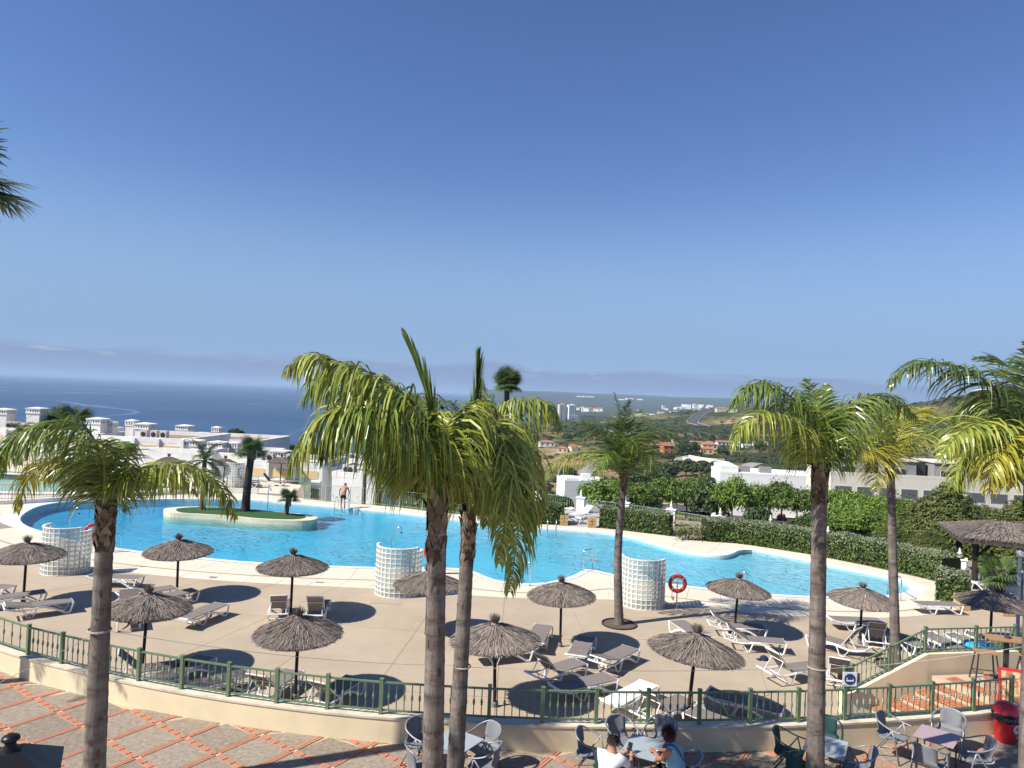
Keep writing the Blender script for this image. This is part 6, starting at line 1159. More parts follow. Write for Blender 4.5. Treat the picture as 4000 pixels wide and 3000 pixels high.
terrace_house('white lower terrace front behind the far loungers at left', 440, 830, 1768, 59.5, 3, 5, [], False, -.03, [], 4)
t = terrace_house('white house behind the bather with broad vent and finials', 1285, 1490, 1868, 55, 4.2, 6.5, [(1437, 1800, 1, '')], False, -.3, [(1335, 1850), (1355, 1848)])
for (px, py) in ((1438, 1868), (1500, 1838)): q = at(px, py, 55 if px < 1490 else 58) - t.location; q = Matrix.Rotation(.3, 3, 'Z') @ q; o = link('finial', fin_me, t, (q.x, q.y, q.z - 1.15))
t = terrace_house('white wing left behind the bather with small vents', 1150, 1300, 1838, 60, 8, 6, [(1235, 1796, 1, '')], False, -.2)
t = terrace_house('plain white wall house rising behind the bather house', 1260, 1480, 1812, 66, 6, 6, [(1386, 1790, 0, '')], False, -.2)
# power pylon among the roofs
q = at(940, 1790, 90); t = thing('lattice_mast', 'thin lattice mast rising behind white roofs', 'mast', (q.x, q.y, q.z - 3)); h = (1790 - 1670) / F * 90 + 3
for s_ in ((-1, -1), (1, -1), (1, 1), (-1, 1)): MB().tube([(s_[0] * .35, s_[1] * .35, 0), (s_[0] * .1, s_[1] * .1, h)], .03, 4).build('leg', M_grey, t)
b = MB()
for k in range(14): z = h * k / 14; r_ = .35 - .25 * k / 14; b.tube([(-r_, -r_, z), (r_, -r_, z + h / 14)], .015, 3); b.tube([(r_, -r_, z), (-r_, -r_, z + h / 14)], .015, 3)
b.build('lattice', M_grey, t)
scrub()
# ---------------------------------------------------------------- thatched pergola, lamp pole
pg0 = gp(3806, 2300); t = thing('thatched_pergola', 'thatched pergola on dark posts at right edge', 'pergola', (pg0.x, pg0.y, 0), -.35)
for x in (0, 3.4):
    for y in (0, 3.0): MB().tube([(x, y, 0), (x, y, 2.3)], .13, 10).build('post', M_pole, t)
    MB().tube([(x + (.06 if x == 0 else -.06), 0, 1.5), (x + (.8 if x == 0 else -.8), 0, 2.25)], .06, 8).build('brace', M_pole, t)
for y in (0, 3.0): MB().tube([(-.5, y, 2.3), (3.9, y, 2.3)], .09, 8).build('beam', M_pole, t)
rb = [(-.75, -.75, 2.38), (4.2, -.75, 2.38), (4.2, 3.7, 2.38), (-.75, 3.7, 2.38), (1.0, 1.5, 2.98), (2.4, 1.5, 2.98)]; core_ = MB().add(rb + [(x, y, z - .22) for x, y, z in rb[:4]], [(0, 1, 5, 4), (2, 3, 4, 5), (1, 2, 5), (3, 0, 4), (6, 7, 1, 0), (7, 8, 2, 1), (8, 9, 3, 2), (9, 6, 0, 3), (9, 8, 7, 6)]).build('roof', M_thatch_core, t)
g = np.random.default_rng(9); V = []; Q = []
for (i, j, k2, l2) in ((0, 1, 5, 4), (2, 3, 4, 5), (1, 2, 5, 5), (3, 0, 4, 4)):
    A, B, C_, D_2 = (np.array(rb[q]) for q in (i, j, k2, l2)); nn = np.cross(B - A, C_ - A); nn = nn / np.linalg.norm(nn)
    for _ in range(1500):
        u, v = g.random(), g.random() ** 1.3; lo = A * (1 - u) + B * u; hi = D_2 * (1 - u) + C_ * u; dn = (lo - hi); dn = dn / np.linalg.norm(dn); p = lo * (1 - v) + hi * v; L = g.uniform(.2, .4); s_ = np.cross(nn, dn) * g.uniform(.008, .016); a = p + nn * .02 - dn * L * .5; b_ = p + dn * L * .5 + nn * g.uniform(.02, .06) + np.cross(nn, dn) * g.normal(0, .03); k = len(V); V += [a - s_, a + s_, b_ + s_, b_ - s_]; Q.append((k, k + 1, k + 2, k + 3))
link('thatch', npmesh('thatch', np.array(V), np.array(Q), M_thatch), core_)
q = gp(3974, 2500); t = thing('lamp_pole', 'pale grey lamp pole at right edge', 'lamp pole', (q.x, q.y, 0)); hp = at(3976, 2150, q.y).z; MB().tube([(0, 0, 0), (0, 0, hp)], .06, 12).build('pole', mat('grey_paint', (.33, .37, .40), .5), t); MB().box((-.05, -.08, hp - .1), (.12, .2, .16)).build('floodlight', M_white, t)

# small fittings let into the deck
def fitting(name, label, px, w, d, m, rz=0.0):
    p = gp(*px); t = thing(name, label, 'cover', (p.x, p.y, 0.002), rz); MB().box((0, 0, .002), (w, d, .006)).build('plate', m, t); MB().box((0, d / 2 + .01, .001), (w + .04, .02, .008)).box((0, -d / 2 - .01, .001), (w + .04, .02, .008)).build('frame', M_grey, t)
fitting('drain_grate', 'small grey drain grate on cream paving at left', b1(1452, 358), .3, .16, M_grey, -.1)
fitting('hatch_cover', 'rectangular beige hatch cover right of middle palm', b3(1135, 622), 1.0, .45, M_deck, .05)
fitting('drain_grate', 'small drain grate on paving left of paired palms', b2(610, 393), .3, .12, M_grey, 0)
fitting('hatch_cover', 'beige hatch cover in front of second shower screen', b2(1060, 528), 1.1, .4, M_deck, 0)
# ================================================================ TERRACE FURNITURE
M_ctop = mat('table_top_grey', (.36, .40, .41), .45, (.32, .36, .37), 4, spec=.5); M_mauve = mat('table_top_mauve', (.42, .30, .31), .5, (.38, .28, .29), 4)
def chair_proto(m, ms):
    t = link('terrace_chair', None); r = .0165
    b = MB(); P = crom([(.27, .285, .635), (.05, .29, .655), (-.16, .27, .73), (-.265, .15, .80), (-.285, 0, .815), (-.265, -.15, .80), (-.16, -.27, .73), (.05, -.29, .655), (.27, -.285, .635)], 5); b.tube(P, r, 7, flat=(.8, 1.2)); b.build('arm_loop', m, t, True)
    for s_ in (-1, 1):
        MB().tube([(.10, s_ * .285, .65), (.16, s_ * .275, .42), (.25, s_ * .265, 0)], r * .9, 6).build('leg', m, t, True); MB().tube([(.12, s_ * .285, .65), (-.05, s_ * .265, .40), (-.31, s_ * .235, 0)], r * .9, 6).build('leg', m, t, True)
    MB().tube([(.17, -.27, .40), (.17, .27, .40)], r * .8, 6).build('crossbar', m, t); MB().tube([(-.10, -.25, .36), (-.10, .25, .36)], r * .8, 6).build('crossbar', m, t)
    C = crom([(.25, 0, .425), (.23, 0, .44), (.0, 0, .425), (-.17, 0, .435), (-.225, 0, .50), (-.25, 0, .65), (-.28, 0, .80)], 4); V = []; Q = []; ny = 6; n = len(C)
    for i, c in enumerate(C):
        w = .235 if c.z < .5 else .19
        for j in range(ny + 1): y = (j / ny - .5) * 2 * w; V.append((c.x + (.05 * (y / .2) ** 2 if c.z > .5 else 0), y, c.z - (.012 * (1 - (y / w) ** 2) if c.z < .5 else 0)))
    for i in range(n - 1):
        for j in range(ny): a = i * (ny + 1) + j; Q.append((a, a + 1, a + ny + 2, a + ny + 1))
    cut = 4 * 3 * ny
    for nm, q in (('seat_panel', Q[:cut]), ('back_panel', Q[cut:])):
        k0 = min(min(f) for f in q); k1 = max(max(f) for f in q) + 1; o = link(nm, npmesh(nm, V[k0:k1], np.array(q) - k0, ms, True), t); md = o.modifiers.new('thick', 'SOLIDIFY'); md.thickness = .012
    return t
M_sg = mat('sling_grey', (.20, .205, .215), .7, (.18, .185, .195), 8, bump=.2, bscale=200); M_sgr = mat('sling_green', (.014, .052, .046), .6)
CH = {}
def chair(px, z, face, kind, label):
    p = gp(px[0], px[1], z); loc = Vector((p.x, p.y, TZ + .001)); d = Vector(face) - loc; rz = math.atan2(d.y, d.x)
    if kind not in CH: o = chair_proto(*( (M_grey, M_sg) if kind == 'grey' else (M_dkgreen, M_sgr))); CH[kind] = o; o.location = loc; o.rotation_euler = (0, 0, rz); tag(o, label, 'chair', 'terrace armchairs')
    else: o = dup(CH[kind], loc, rz, label, 'terrace armchairs')
    return o
def table(c, rz, sx, sy, mt, label, leg=M_dark):
    t = thing('terrace_table', label, 'table', (c[0], c[1], TZ + .001), rz, 'square terrace tables'); MB().box((0, 0, .735), (sx, sy, .012)).box((0, 0, .722), (sx - .03, sy - .03, .02)).build('table_top', mt, t)
    for x in (-1, 1):
        for y in (-1, 1): MB().tube([(x * (sx / 2 - .07), y * (sy / 2 - .07), 0), (x * (sx / 2 - .07), y * (sy / 2 - .07), .71)], .016, 7).build('leg', leg, t)
    MB().tube([(-sx / 2 + .07, 0, .69), (sx / 2 - .07, 0, .69)], .012, 6).build('apron_bar', leg, t); return t
zT1 = lambda x, y: (1580 + x * .208, 2680 + y * .208); zT2 = lambda x, y: (2200 + x * .2532, 2650 + y * .2532); zT3 = lambda x, y: (2940 + x * .2532, 2680 + y * .2532); zT4 = z2_
T1, T2, T3, T4 = (-.73, 12.83, TZ), (2.64, 12.90, TZ), (6.09, 13.24, TZ), (8.51, 13.83, TZ)
table(T1, R(56), .72, .72, M_ctop, 'grey square table behind the central palm trunks', M_grey); table(T2, R(64), .80, .62, M_ctop, 'grey square table with the seated man and woman'); table(T3, R(60), .80, .70, M_ctop, 'grey square table behind the stout palm trunk'); table(T4, R(47), .70, .68, M_mauve, 'mauve topped table at the lower right')
chair(zT1(330, 1060), TZ + .44, T1, 'grey', 'grey armchair left of the central palm trunks'); chair(zT1(1480, 1140), TZ + .44, T1, 'grey', 'grey armchair against parapet right of central trunks'); chair(zT1(1500, 1450), TZ + .44, T1, 'grey', 'grey armchair at bottom right of central trunks'); chair(zT1(330, 1500), TZ + .44, T1, 'grey', 'grey armchair at bottom left of central trunks')
chair(zT2(430, 1130), TZ + .44, T2, 'grey', 'empty grey armchair left of the seated man'); chair(zT2(900, 960), TZ + .44, (2.7, 12.9, TZ), 'grey', 'empty grey armchair against parapet behind man'); chair(zT2(1500, 960), TZ + .44, T2, 'grey', 'dark shaded armchair behind the seated woman')
cm_ = chair(zT2(720, 1440), TZ + .44, (2.5, 12.75, TZ), 'green', 'dark green armchair the man in white sits on'); cw_ = chair(zT2(1880, 1460), TZ + .44, (2.55, 12.75, TZ), 'grey', 'grey armchair the woman in light blue sits on')
chair(zT3(560, 1010), TZ + .44, T3, 'green', 'dark green armchair left of the stout palm trunk'); chair(zT3(1130, 830), TZ + .44, T3, 'green', 'dark green armchair against parapet right of stout trunk'); chair(zT3(760, 1330), TZ + .44, T3, 'green', 'dark green armchair cut by bottom edge at stout trunk'); chair(zT3(1640, 1250), TZ + .44, T3, 'grey', 'silver armchair right of the stout palm trunk')
chair(zT4(700, 1290), TZ + .44, T4, 'grey', 'tall backed grey armchair left of mauve table'); chair(zT4(1330, 1250), TZ + .44, T4, 'grey', 'grey armchair against parapet behind mauve table'); chair(zT4(1110, 1580), TZ + .44, T4, 'grey', 'grey armchair in front of mauve table'); chair(zT4(1640, 1530), TZ + .44, T4, 'grey', 'silver armchair right of mauve table')
# bar table and stools
M_wood = mat('oak_top', (.40, .22, .10), .5, (.34, .18, .085), 3, stretch=(1, 8, 1))
def barset(name, label, cat, c, rz, w, d, h, cross=True):
    t = thing(name, label, cat, (c[0], c[1], TZ + .001), rz); MB().box((0, 0, h - .015), (w, d, .03)).build('top', M_wood, t)
    for x in (-1, 1):
        for y in (-1, 1): MB().tube([(x * (w / 2 + .03), y * (d / 2 + .03), 0), (x * (w / 2 - .06), y * (d / 2 - .06), h - .03)], .02, 5).build('leg', M_dark, t)
    for s_ in (-1, 1): MB().tube([(-w / 2, s_ * d / 2, h * .3), (w / 2, s_ * d / 2, h * .3)], .011, 5).build('foot_bar', M_dark, t); MB().tube([(s_ * w / 2, -d / 2, h * .3), (s_ * w / 2, d / 2, h * .3)], .011, 5).build('foot_bar', M_dark, t)
    return t
barset('bar_stool', 'black bar stool with wooden seat left of bar table', 'stool', (12.72, 18.72), -.25, .52, .36, .78); barset('bar_stool', 'black bar stool partly hidden right of bar table', 'stool', (13.75, 18.55), .15, .46, .34, .78)
t = thing('bar_table', 'tall bar table with wooden top on a black column', 'table', (13.18, 18.85, TZ + .001), -.22); MB().box((0.15, 0, 1.095), (.95, .52, .035)).build('top', M_wood, t); MB().box((0.15, 0, .54), (.10, .10, 1.08)).build('column', M_dark, t)
for a in (0, math.pi / 2): MB().box((.15, 0, .02), (.75, .08, .04), a + .78).build('foot', M_dark, t)
tag(MB().lathe([(.075, 0), (.08, .045), (.06, .045), (.055, .015), (.001, .012)], 16).build('ashtray', M_dark, None, True, (13.38, 18.85, TZ + 1.116)), 'black round ashtray on the wooden bar table', 'ashtray')
# red swing-lid bin
t = thing('litter_bin', 'red round litter bin with swing lid and black bag', 'bin', (10.93, 15.38, TZ + .001), .4); M_bin = mat('bin_red', (.55, .025, .03), .35, spec=.5)
MB().lathe([(.185, 0), (.20, .02), (.225, .42), (.23, .52)], 28).build('bin_body', M_bin, t, True); MB().lathe([(.255, .60), (.25, .63), (.235, .70), (.19, .78), (.10, .825), (.001, .835)], 28, cap=False).build('lid', M_bin, t, True)
o = MB().box((.03, -.125, .735), (.27, .02, .17), 0, R(52)).build('swing_flap', M_bin, t); bg = MB(); g = random.Random(2); prof = [(.24, .44), (.262, .49), (.25, .54), (.27, .58), (.245, .62)]; bg.lathe(prof, 40, cap=False); bg.v = [(x * g.uniform(.97, 1.05), y * g.uniform(.97, 1.05), z + g.uniform(-.02, .02)) for x, y, z in bg.v]; bg.build('bin_bag', mat('bag_black', (.012, .012, .013), .25, spec=.6), t)
sp = MB()
for rr, a0, a1 in ((.085, .2, 5.2), (.05, 1.4, 6.0)):
    for q in np.linspace(a0, a1, 16): sp.box((.0 + rr * math.cos(q), -.236 + .4 * (rr * math.cos(q)) ** 2 * 3.2, .33 + rr * math.sin(q)), (.026, .006, .024))
sp.build('white_swirl', mat('bin_white', (.75, .7, .7), .5), t); MB().lathe([(.001, 0), (.03, 0), (.001, .05)], 3).build('white_mark', MATS['bin_white'], t).location = (.05, -.222, .14)
# red menu board half hidden at the right edge
q = gp(3972, 2790, TZ); t = thing('menu_board', 'red framed menu board half hidden at right edge', 'menu board', (11.95, 16.55, TZ + .001), -.35); MB().box((0, 0, .55), (.62, .04, 1.1), 0, R(-12)).build('frame', M_bin, t); MB().box((0, -.028, .56), (.52, .02, .95), 0, R(-12)).build('poster', mat('poster', (.42, .16, .07), .5, (.62, .45, .25), 9, contrast=(.45, .55)), t); MB().box((0, .26, .52), (.5, .03, 1.05), 0, R(14)).build('rear_leg', M_bin, t)
# black lantern in the lower left corner
q = at(38, 2960, 4.2); t = thing('lantern_post', 'black lantern post with round finial at lower left corner', 'lamp post', (q.x, q.y, TZ)); hh = at(38, 2868, 4.2).z - TZ; M_blk = mat('gloss_black', (.012, .012, .013), .38, spec=.3)
MB().lathe([(.02, 0), (.045, -.012), (.05, -.03), (.03, -.045), (.03, -.06), (.055, -.09), (.062, -.125), (.05, -.165)], 20, (0, 0, hh)).build('finial', M_blk, t, True)
MB().add([(-.06, -.06, hh - .09), (.06, -.06, hh - .09), (.06, .06, hh - .09), (-.06, .06, hh - .09), (-.26, -.26, hh - .24), (.26, -.26, hh - .24), (.26, .26, hh - .24), (-.26, .26, hh - .24)], [(0, 1, 2, 3), (4, 5, 1, 0), (5, 6, 2, 1), (6, 7, 3, 2), (7, 4, 0, 3), (7, 6, 5, 4)]).build('lantern_roof', M_blk, t).rotation_euler = (0, 0, .5)
MB().box((0, 0, hh - .62), (.30, .30, .50), 0, 0, 0, 1.2).build('lantern_glass', mat('milky_glass', (.6, .6, .58), .3), t); MB().tube([(0, 0, 0), (0, 0, .5), (0, 0, .55), (0, 0, hh - .87)], [.08, .07, .045, .04], 12).build('post', M_blk, t)

# ================================================================ PEOPLE
def skinmesh(name, V, E, m, par, sub=2):
    me = bpy.data.meshes.new(name); me.from_pydata([v[:3] for v in V], E, []); me.materials.append(m); o = link(name, me, par)
    md = o.modifiers.new('Skin', 'SKIN'); md.use_smooth_shade = True
    for i, v in enumerate(V): r_ = v[3]; o.data.skin_vertices[0].data[i].radius = (r_, v[4] if len(v) > 4 else r_)
    for i in range(len(V)): o.data.skin_vertices[0].data[i].use_root = (i == 0)
    s_ = o.modifiers.new('Sub', 'SUBSURF'); s_.levels = 2; s_.render_levels = sub; return o
M_skin1 = mat('skin_tanned', (.44, .215, .135), .55, (.40, .19, .12), 12); M_skin2 = mat('skin_sunned', (.40, .165, .095), .5, (.36, .15, .088), 12); M_skin3 = mat('skin_dark', (.05, .03, .022), .5)
def hand(V, E, w, p, f, s, curl=.3, k=1.0):
    """palm from wrist index w at p pointing f, sideways s; five fingers"""
    f = Vector(f).normalized(); s = Vector(s).normalized(); n = f.cross(s); c = Vector(p) + f * .045 * k; i = len(V); V.append((*c, .026 * k, .019 * k)); E.append((w, i)); e = c + f * .045 * k; j = len(V); V.append((*e, .03 * k, .016 * k)); E.append((i, j))
    for q, (o, L) in enumerate(((-.030, .060), (-.010, .075), (.010, .070), (.028, .055))):
        a = e + s * o * k + f * .012; b_ = a + (f - n * curl * .5).normalized() * L * .5 * k; d = b_ + (f - n * curl * 1.4).normalized() * L * .5 * k; u = len(V); V += [(*a, .009 * k), (*b_, .0085 * k), (*d, .007 * k)]; E += [(j, u), (u, u + 1), (u + 1, u + 2)]
    a = c + s * -.03 * k; b_ = a + (f * .6 - s * .8).normalized() * .04 * k; u = len(V); V += [(*a, .012 * k), (*b_, .010 * k), (*(b_ + f * .03 * k), .008 * k)]; E += [(i, u), (u, u + 1), (u + 1, u + 2)]
def head(V, E, neck, c, f, up=(0, 0, 1), k=1.0):
    """skull, jaw, nose, ears from neck index; c centre of skull, f facing"""
    f = Vector(f).normalized(); up = Vector(up).normalized(); s = up.cross(f).normalized(); up = f.cross(s); c = Vector(c); A = [(c - up * .075 * k, .062 * k), (c - f * .006 * k, .084 * k), (c + up * .055 * k - f * .01, .074 * k), (c + up * .095 * k - f * .01, .04 * k)]; i0 = len(V)
    for p, r_ in A: V.append((*p, r_))
    E += [(neck, i0), (i0, i0 + 1), (i0 + 1, i0 + 2), (i0 + 2, i0 + 3)]; j = len(V); V.append((*(c - up * .075 * k + f * .055 * k), .038 * k)); E.append((i0, j)); V.append((*(c - up * .02 * k + f * .088 * k), .014 * k)); E.append((i0 + 1, j + 1))
    for q in (-1, 1): V.append((*(c + s * q * .088 * k - up * .015 * k - f * .01), .016 * k, .024 * k)); E.append((i0 + 1, len(V) - 1))
def eyes(par, c, f, m, k=1.0):
    f = Vector(f).normalized(); s = Vector((0, 0, 1)).cross(f).normalized(); b = MB()
    for q in (-1, 1): p = Vector(c) + f * .078 * k + s * q * .032 * k + Vector((0, 0, .008 * k)); b.lathe([(.001, -.010 * k), (.011 * k, -.004 * k), (.011 * k, .004 * k), (.001, .010 * k)], 8, p, cap=False)
    b.build('eyes', m, par)
def hairmesh(par, c, f, m, lo=-.02, n=900, L=.04, seed=1, k=1.0, dens=1.0):
    g = np.random.default_rng(seed); f = np.array(Vector(f).normalized()); V = []; Q = []; c = np.array(c); d = g.normal(0, 1, (n * 3, 3)); d /= np.linalg.norm(d, axis=1)[:, None]; cnt = 0
    for v in d:
        fr = float(v @ f)
        if v[2] < lo / .09 + max(0, fr) * .75 or cnt >= n: continue
        p = c + v * np.array((.088, .088, .112)) * k; t = np.cross(v, [0, 0, 1.0]); t /= np.linalg.norm(t) + 1e-6; dn = np.cross(t, v) * -1 + g.normal(0, .45, 3); dn /= np.linalg.norm(dn); w = .011 * k; q = len(V); e = p + dn * L * g.uniform(.6, 1.2) + v * .014 * k; V += [p - t * w, p + t * w, e + t * w * .5, e - t * w * .5]; Q.append((q, q + 1, q + 2, q + 3)); cnt += 1
    return link('hair', npmesh('hair', np.array(V), np.array(Q), m), par)
M_hair1 = mat('hair_dark', (.03, .02, .015), .6, island=[(.05, .032, .024), (.02, .014, .01)]); M_hair2 = mat('hair_auburn', (.055, .018, .012), .4, island=[(.11, .035, .02), (.035, .012, .009), (.16, .05, .028)]); M_eye = mat('eye', (.02, .015, .012), .2)
M_tee = mat('white_tee', (.66, .68, .74), .9, (.6, .62, .68), 9, bump=.3, bscale=16); M_tank = mat('blue_tank', (.20, .37, .46), .9, (.17, .32, .40), 8, bump=.3, bscale=16); M_shorts = mat('dark_shorts', (.06, .045, .042), .9); M_trunks = mat('black_trunks', (.008, .008, .009), .7)
# man in white
hc = at(2395, 2898, 12.05); org = Vector((hc.x - .14, hc.y - .05, TZ + .47)); ph = gp(2460, 2930, 1.80)
t = thing('person', 'seated man in white t-shirt looking at a phone', 'person', org); H_ = hc - org; ph_ = ph - org; ff = Vector((ph_.x - H_.x, ph_.y - H_.y, 0)).normalized(); fs = Vector((-ff.y, ff.x, 0)); chest = H_ - ff * .05 + Vector((0, 0, -.30)); nk = H_ + Vector((0, 0, -.125)) - ff * .02
V = [(0, 0, .09, .15, .13), (*(chest * .5 + Vector((0, 0, .06))), .145, .12), (*chest, .165, .12), (*nk, .058)]; E = [(0, 1), (1, 2), (2, 3)]; head(V, E, 3, H_, ff * .9 + fs * -.1 + Vector((0, 0, -.35)), (ff.x * .3, ff.y * .3, 1))
SH = {}
for q in (-1, 1):
    sh = chest + fs * q * .19 + Vector((0, 0, .09)); wr = ph_ + fs * q * .075 - ff * .10 + Vector((0, 0, -.05)); el = (sh + wr) / 2 + Vector((0, 0, -.13)) + fs * q * .10; i = len(V); V += [(*sh, .062), (*(sh.lerp(el, .5)), .050), (*el, .042), (*(el.lerp(wr, .5)), .038), (*wr, .026)]; E += [(2, i), (i, i + 1), (i + 1, i + 2), (i + 2, i + 3), (i + 3, i + 4)]; SH[q] = (sh, el); hand(V, E, i + 4, wr, (ff * .8 + Vector((0, 0, .5)) - fs * q * .35), fs * -q, .9, .95)
    hp = fs * q * .09 + Vector((0, 0, .06)); kn = ff * .44 + fs * q * .13 + Vector((0, 0, .09)); an = kn + ff * .05 + Vector((0, 0, -.45)); i = len(V); V += [(*hp, .095), (*(hp.lerp(kn, .55)), .075), (*kn, .055), (*(kn.lerp(an, .4)), .05), (*an, .034), (*(an + ff * .14 + Vector((0, 0, -.05))), .032)]; E += [(0, i), (i, i + 1), (i + 1, i + 2), (i + 2, i + 3), (i + 3, i + 4), (i + 4, i + 5)]
skinmesh('body', V, E, M_skin1, t); hairmesh(t, H_, ff, M_hair1, .0, 700, .022, 1, 1.0); eyes(t, H_, ff, M_eye)
V = [(0, 0, .06, .17, .15), (*(chest * .5 + Vector((0, 0, .06))), .168, .142), (*chest, .188, .142), (*(chest + Vector((0, 0, .12))), .12, .09)]; E = [(0, 1), (1, 2), (2, 3)]
for q in (-1, 1): sh, el = SH[q]; i = len(V); V += [(*sh, .082), (*(sh.lerp(el, .7)), .076)]; E += [(2, i), (i, i + 1)]
skinmesh('t_shirt', V, E, M_tee, t)
V = [(0, 0, .06, .172, .15)]; E = []
for q in (-1, 1): hp = fs * q * .09 + Vector((0, 0, .06)); kn = ff * .44 + fs * q * .13 + Vector((0, 0, .09)); i = len(V); V += [(*hp, .11), (*(hp.lerp(kn, .55)), .095), (*(hp.lerp(kn, .85)), .085)]; E += [(0, i), (i, i + 1), (i + 1, i + 2)]
skinmesh('shorts', V, E, M_shorts, t)
b = MB(); c = H_ + ff * .075 + Vector((0, 0, .0)); b.box(tuple(c + fs * .032), (.008, .05, .034), math.atan2(ff.y, ff.x)).box(tuple(c - fs * .032), (.008, .05, .034), math.atan2(ff.y, ff.x))
for q in (-1, 1): b.tube([tuple(c + fs * q * .06), tuple(H_ + fs * q * .086 - ff * .02 + Vector((0, 0, .005)))], .004, 4)
b.build('sunglasses', M_dark, t)
tag(MB().box((0, 0, 0), (.012, .082, .165)).build('phone', mat('phone_black', (.008, .008, .01), .15, spec=.6), None, False, ph + Vector((0, 0, .05)), math.atan2(ff.y, ff.x)), 'black phone held in the seated man\'s hands', 'phone').rotation_euler = (0, .5, math.atan2(ff.y, ff.x))
# woman in light blue
hc = at(2612, 2868, 12.45); org = Vector((hc.x + .14, hc.y - .14, TZ + .47)); t = thing('person', 'seated woman in light blue top with auburn hair', 'person', org); H_ = hc - org; tgt = gp(2552, 2938, TZ + .77) - org; ff = Vector((tgt.x - H_.x, tgt.y - H_.y - .05, 0)).normalized(); ff = Vector((-.80, .6, 0)); fs = Vector((-ff.y, ff.x, 0)); chest = H_ - ff * .10 + Vector((0, 0, -.30)); nk = H_ + Vector((0, 0, -.125)) - ff * .03
V = [(0, 0, .09, .16, .14), (*(chest * .5 + Vector((0, 0, .06))), .135, .12), (*chest, .15, .12), (*nk, .05)]; E = [(0, 1), (1, 2), (2, 3)]; head(V, E, 3, H_, ff + Vector((0, 0, -.2))); SH = {}
for q in (-1, 1):
    sh = chest + fs * q * .165 + Vector((0, 0, .10)); wr = tgt + fs * q * .05 + ff * (-.05) + Vector((0, 0, .035)) ; el = tgt - ff * .22 + fs * q * .20 + Vector((0, 0, .02)); i = len(V); V += [(*sh, .056), (*(sh.lerp(el, .5)), .050), (*el, .042), (*(el.lerp(wr, .5)), .036), (*wr, .025)]; E += [(2, i), (i, i + 1), (i + 1, i + 2), (i + 2, i + 3), (i + 3, i + 4)]; SH[q] = (sh, el, wr); hand(V, E, i + 4, wr, ff * .8 - fs * q * .5, fs * -q, .4, .9)
    hp = fs * q * .09 + Vector((0, 0, .06)); kn = ff * .42 + fs * q * .1 + Vector((0, 0, .07)); an = kn + Vector((0, 0, -.45)); i = len(V); V += [(*hp, .095), (*(hp.lerp(kn, .55)), .075), (*kn, .055), (*(kn.lerp(an, .4)), .048), (*an, .033), (*(an + ff * .14 + Vector((0, 0, -.05))), .03)]; E += [(0, i), (i, i + 1), (i + 1, i + 2), (i + 2, i + 3), (i + 3, i + 4), (i + 4, i + 5)]
skinmesh('body', V, E, M_skin2, t); hairmesh(t, H_ + Vector((0, 0, .01)), ff, M_hair2, -.055, 1300, .055, 2, 1.1); eyes(t, H_, ff, M_eye)
V = [(0, 0, .05, .20, .185), (*(chest * .5 + Vector((0, 0, .06))), .178, .165), (*chest, .188, .162), (*(chest + Vector((0, 0, .09))), .15, .125)]; E = [(0, 1), (1, 2), (2, 3)]
for q in (-1, 1): V.append((*(chest + fs * q * .10 + Vector((0, 0, .17))), .035, .06)); E.append((3, len(V) - 1))
skinmesh('tank_top', V, E, M_tank, t)
V = [(0, 0, .04, .18, .16)]; E = []
for q in (-1, 1): hp = fs * q * .09 + Vector((0, 0, .06)); kn = ff * .42 + fs * q * .1 + Vector((0, 0, .07)); i = len(V); V += [(*hp, .11), (*(hp.lerp(kn, .6)), .092), (*kn, .075)]; E += [(0, i), (i, i + 1), (i + 1, i + 2)]
skinmesh('trousers', V, E, M_trunks, t)
P = crom([tuple(chest + fs * .13 + ff * .10 + Vector((0, 0, .16))), tuple(chest + fs * .10 - ff * .06 + Vector((0, 0, .19))), tuple(chest + fs * .03 - ff * .155 + Vector((0, 0, .04))), tuple(chest - fs * .07 - ff * .165 + Vector((0, 0, -.12))), tuple(chest - fs * .17 - ff * .10 + Vector((0, 0, -.27)))], 6); MB().tube(P, .022, 6, flat=(.35, 1)).build('bag_strap', M_blue, t)
wr = SH[-1][2]; MB().tube([tuple(wr + Vector((.03 * math.cos(a), .03 * math.sin(a), .004))) for a in np.linspace(0, 6.28, 13)], .008, 5, cap=False).build('bracelet', M_white, t)
# bather climbing the ladder at the far edge
p = gp(1338, 1986); t = thing('person', 'bather in black trunks bending over at far pool ladder', 'person', (p.x, p.y, -.02)); ff = Vector((.1, 1, 0)).normalized(); fs = Vector((-ff.y, ff.x, 0)); V = [(0, .05, .88, .155, .13), (0, .12, 1.12, .15, .12), (.01, .26, 1.34, .185, .13), (.02, .36, 1.45, .06)]; E = [(0, 1), (1, 2), (2, 3)]; head(V, E, 3, (.02, .44, 1.53), (0, .7, -.7), (0, .7, .7))
for q in (-1, 1):
    sh = Vector((q * .2, .28, 1.36)); el = Vector((q * .33, .30, 1.10)); wr = Vector((q * .30, .30, .86)); i = len(V); V += [(*sh, .062), (*(sh.lerp(el, .5)), .052), (*el, .043), (*wr, .03)]; E += [(2, i), (i, i + 1), (i + 1, i + 2), (i + 2, i + 3)]; hand(V, E, i + 3, wr, (0, .2, -1), (0, 1, 0), .8)
    hp = Vector((q * .1, .03, .82)); kn = Vector((q * .12, .06, .46)); an = Vector((q * .1, .0, .07)); i = len(V); V += [(*hp, .095), (*(hp.lerp(kn, .5)), .08), (*kn, .058), (*(kn.lerp(an, .35)), .058), (*an, .036), (an.x, an.y + .13, .035, .034)]; E += [(0, i), (i, i + 1), (i + 1, i + 2), (i + 2, i + 3), (i + 3, i + 4), (i + 4, i + 5)]
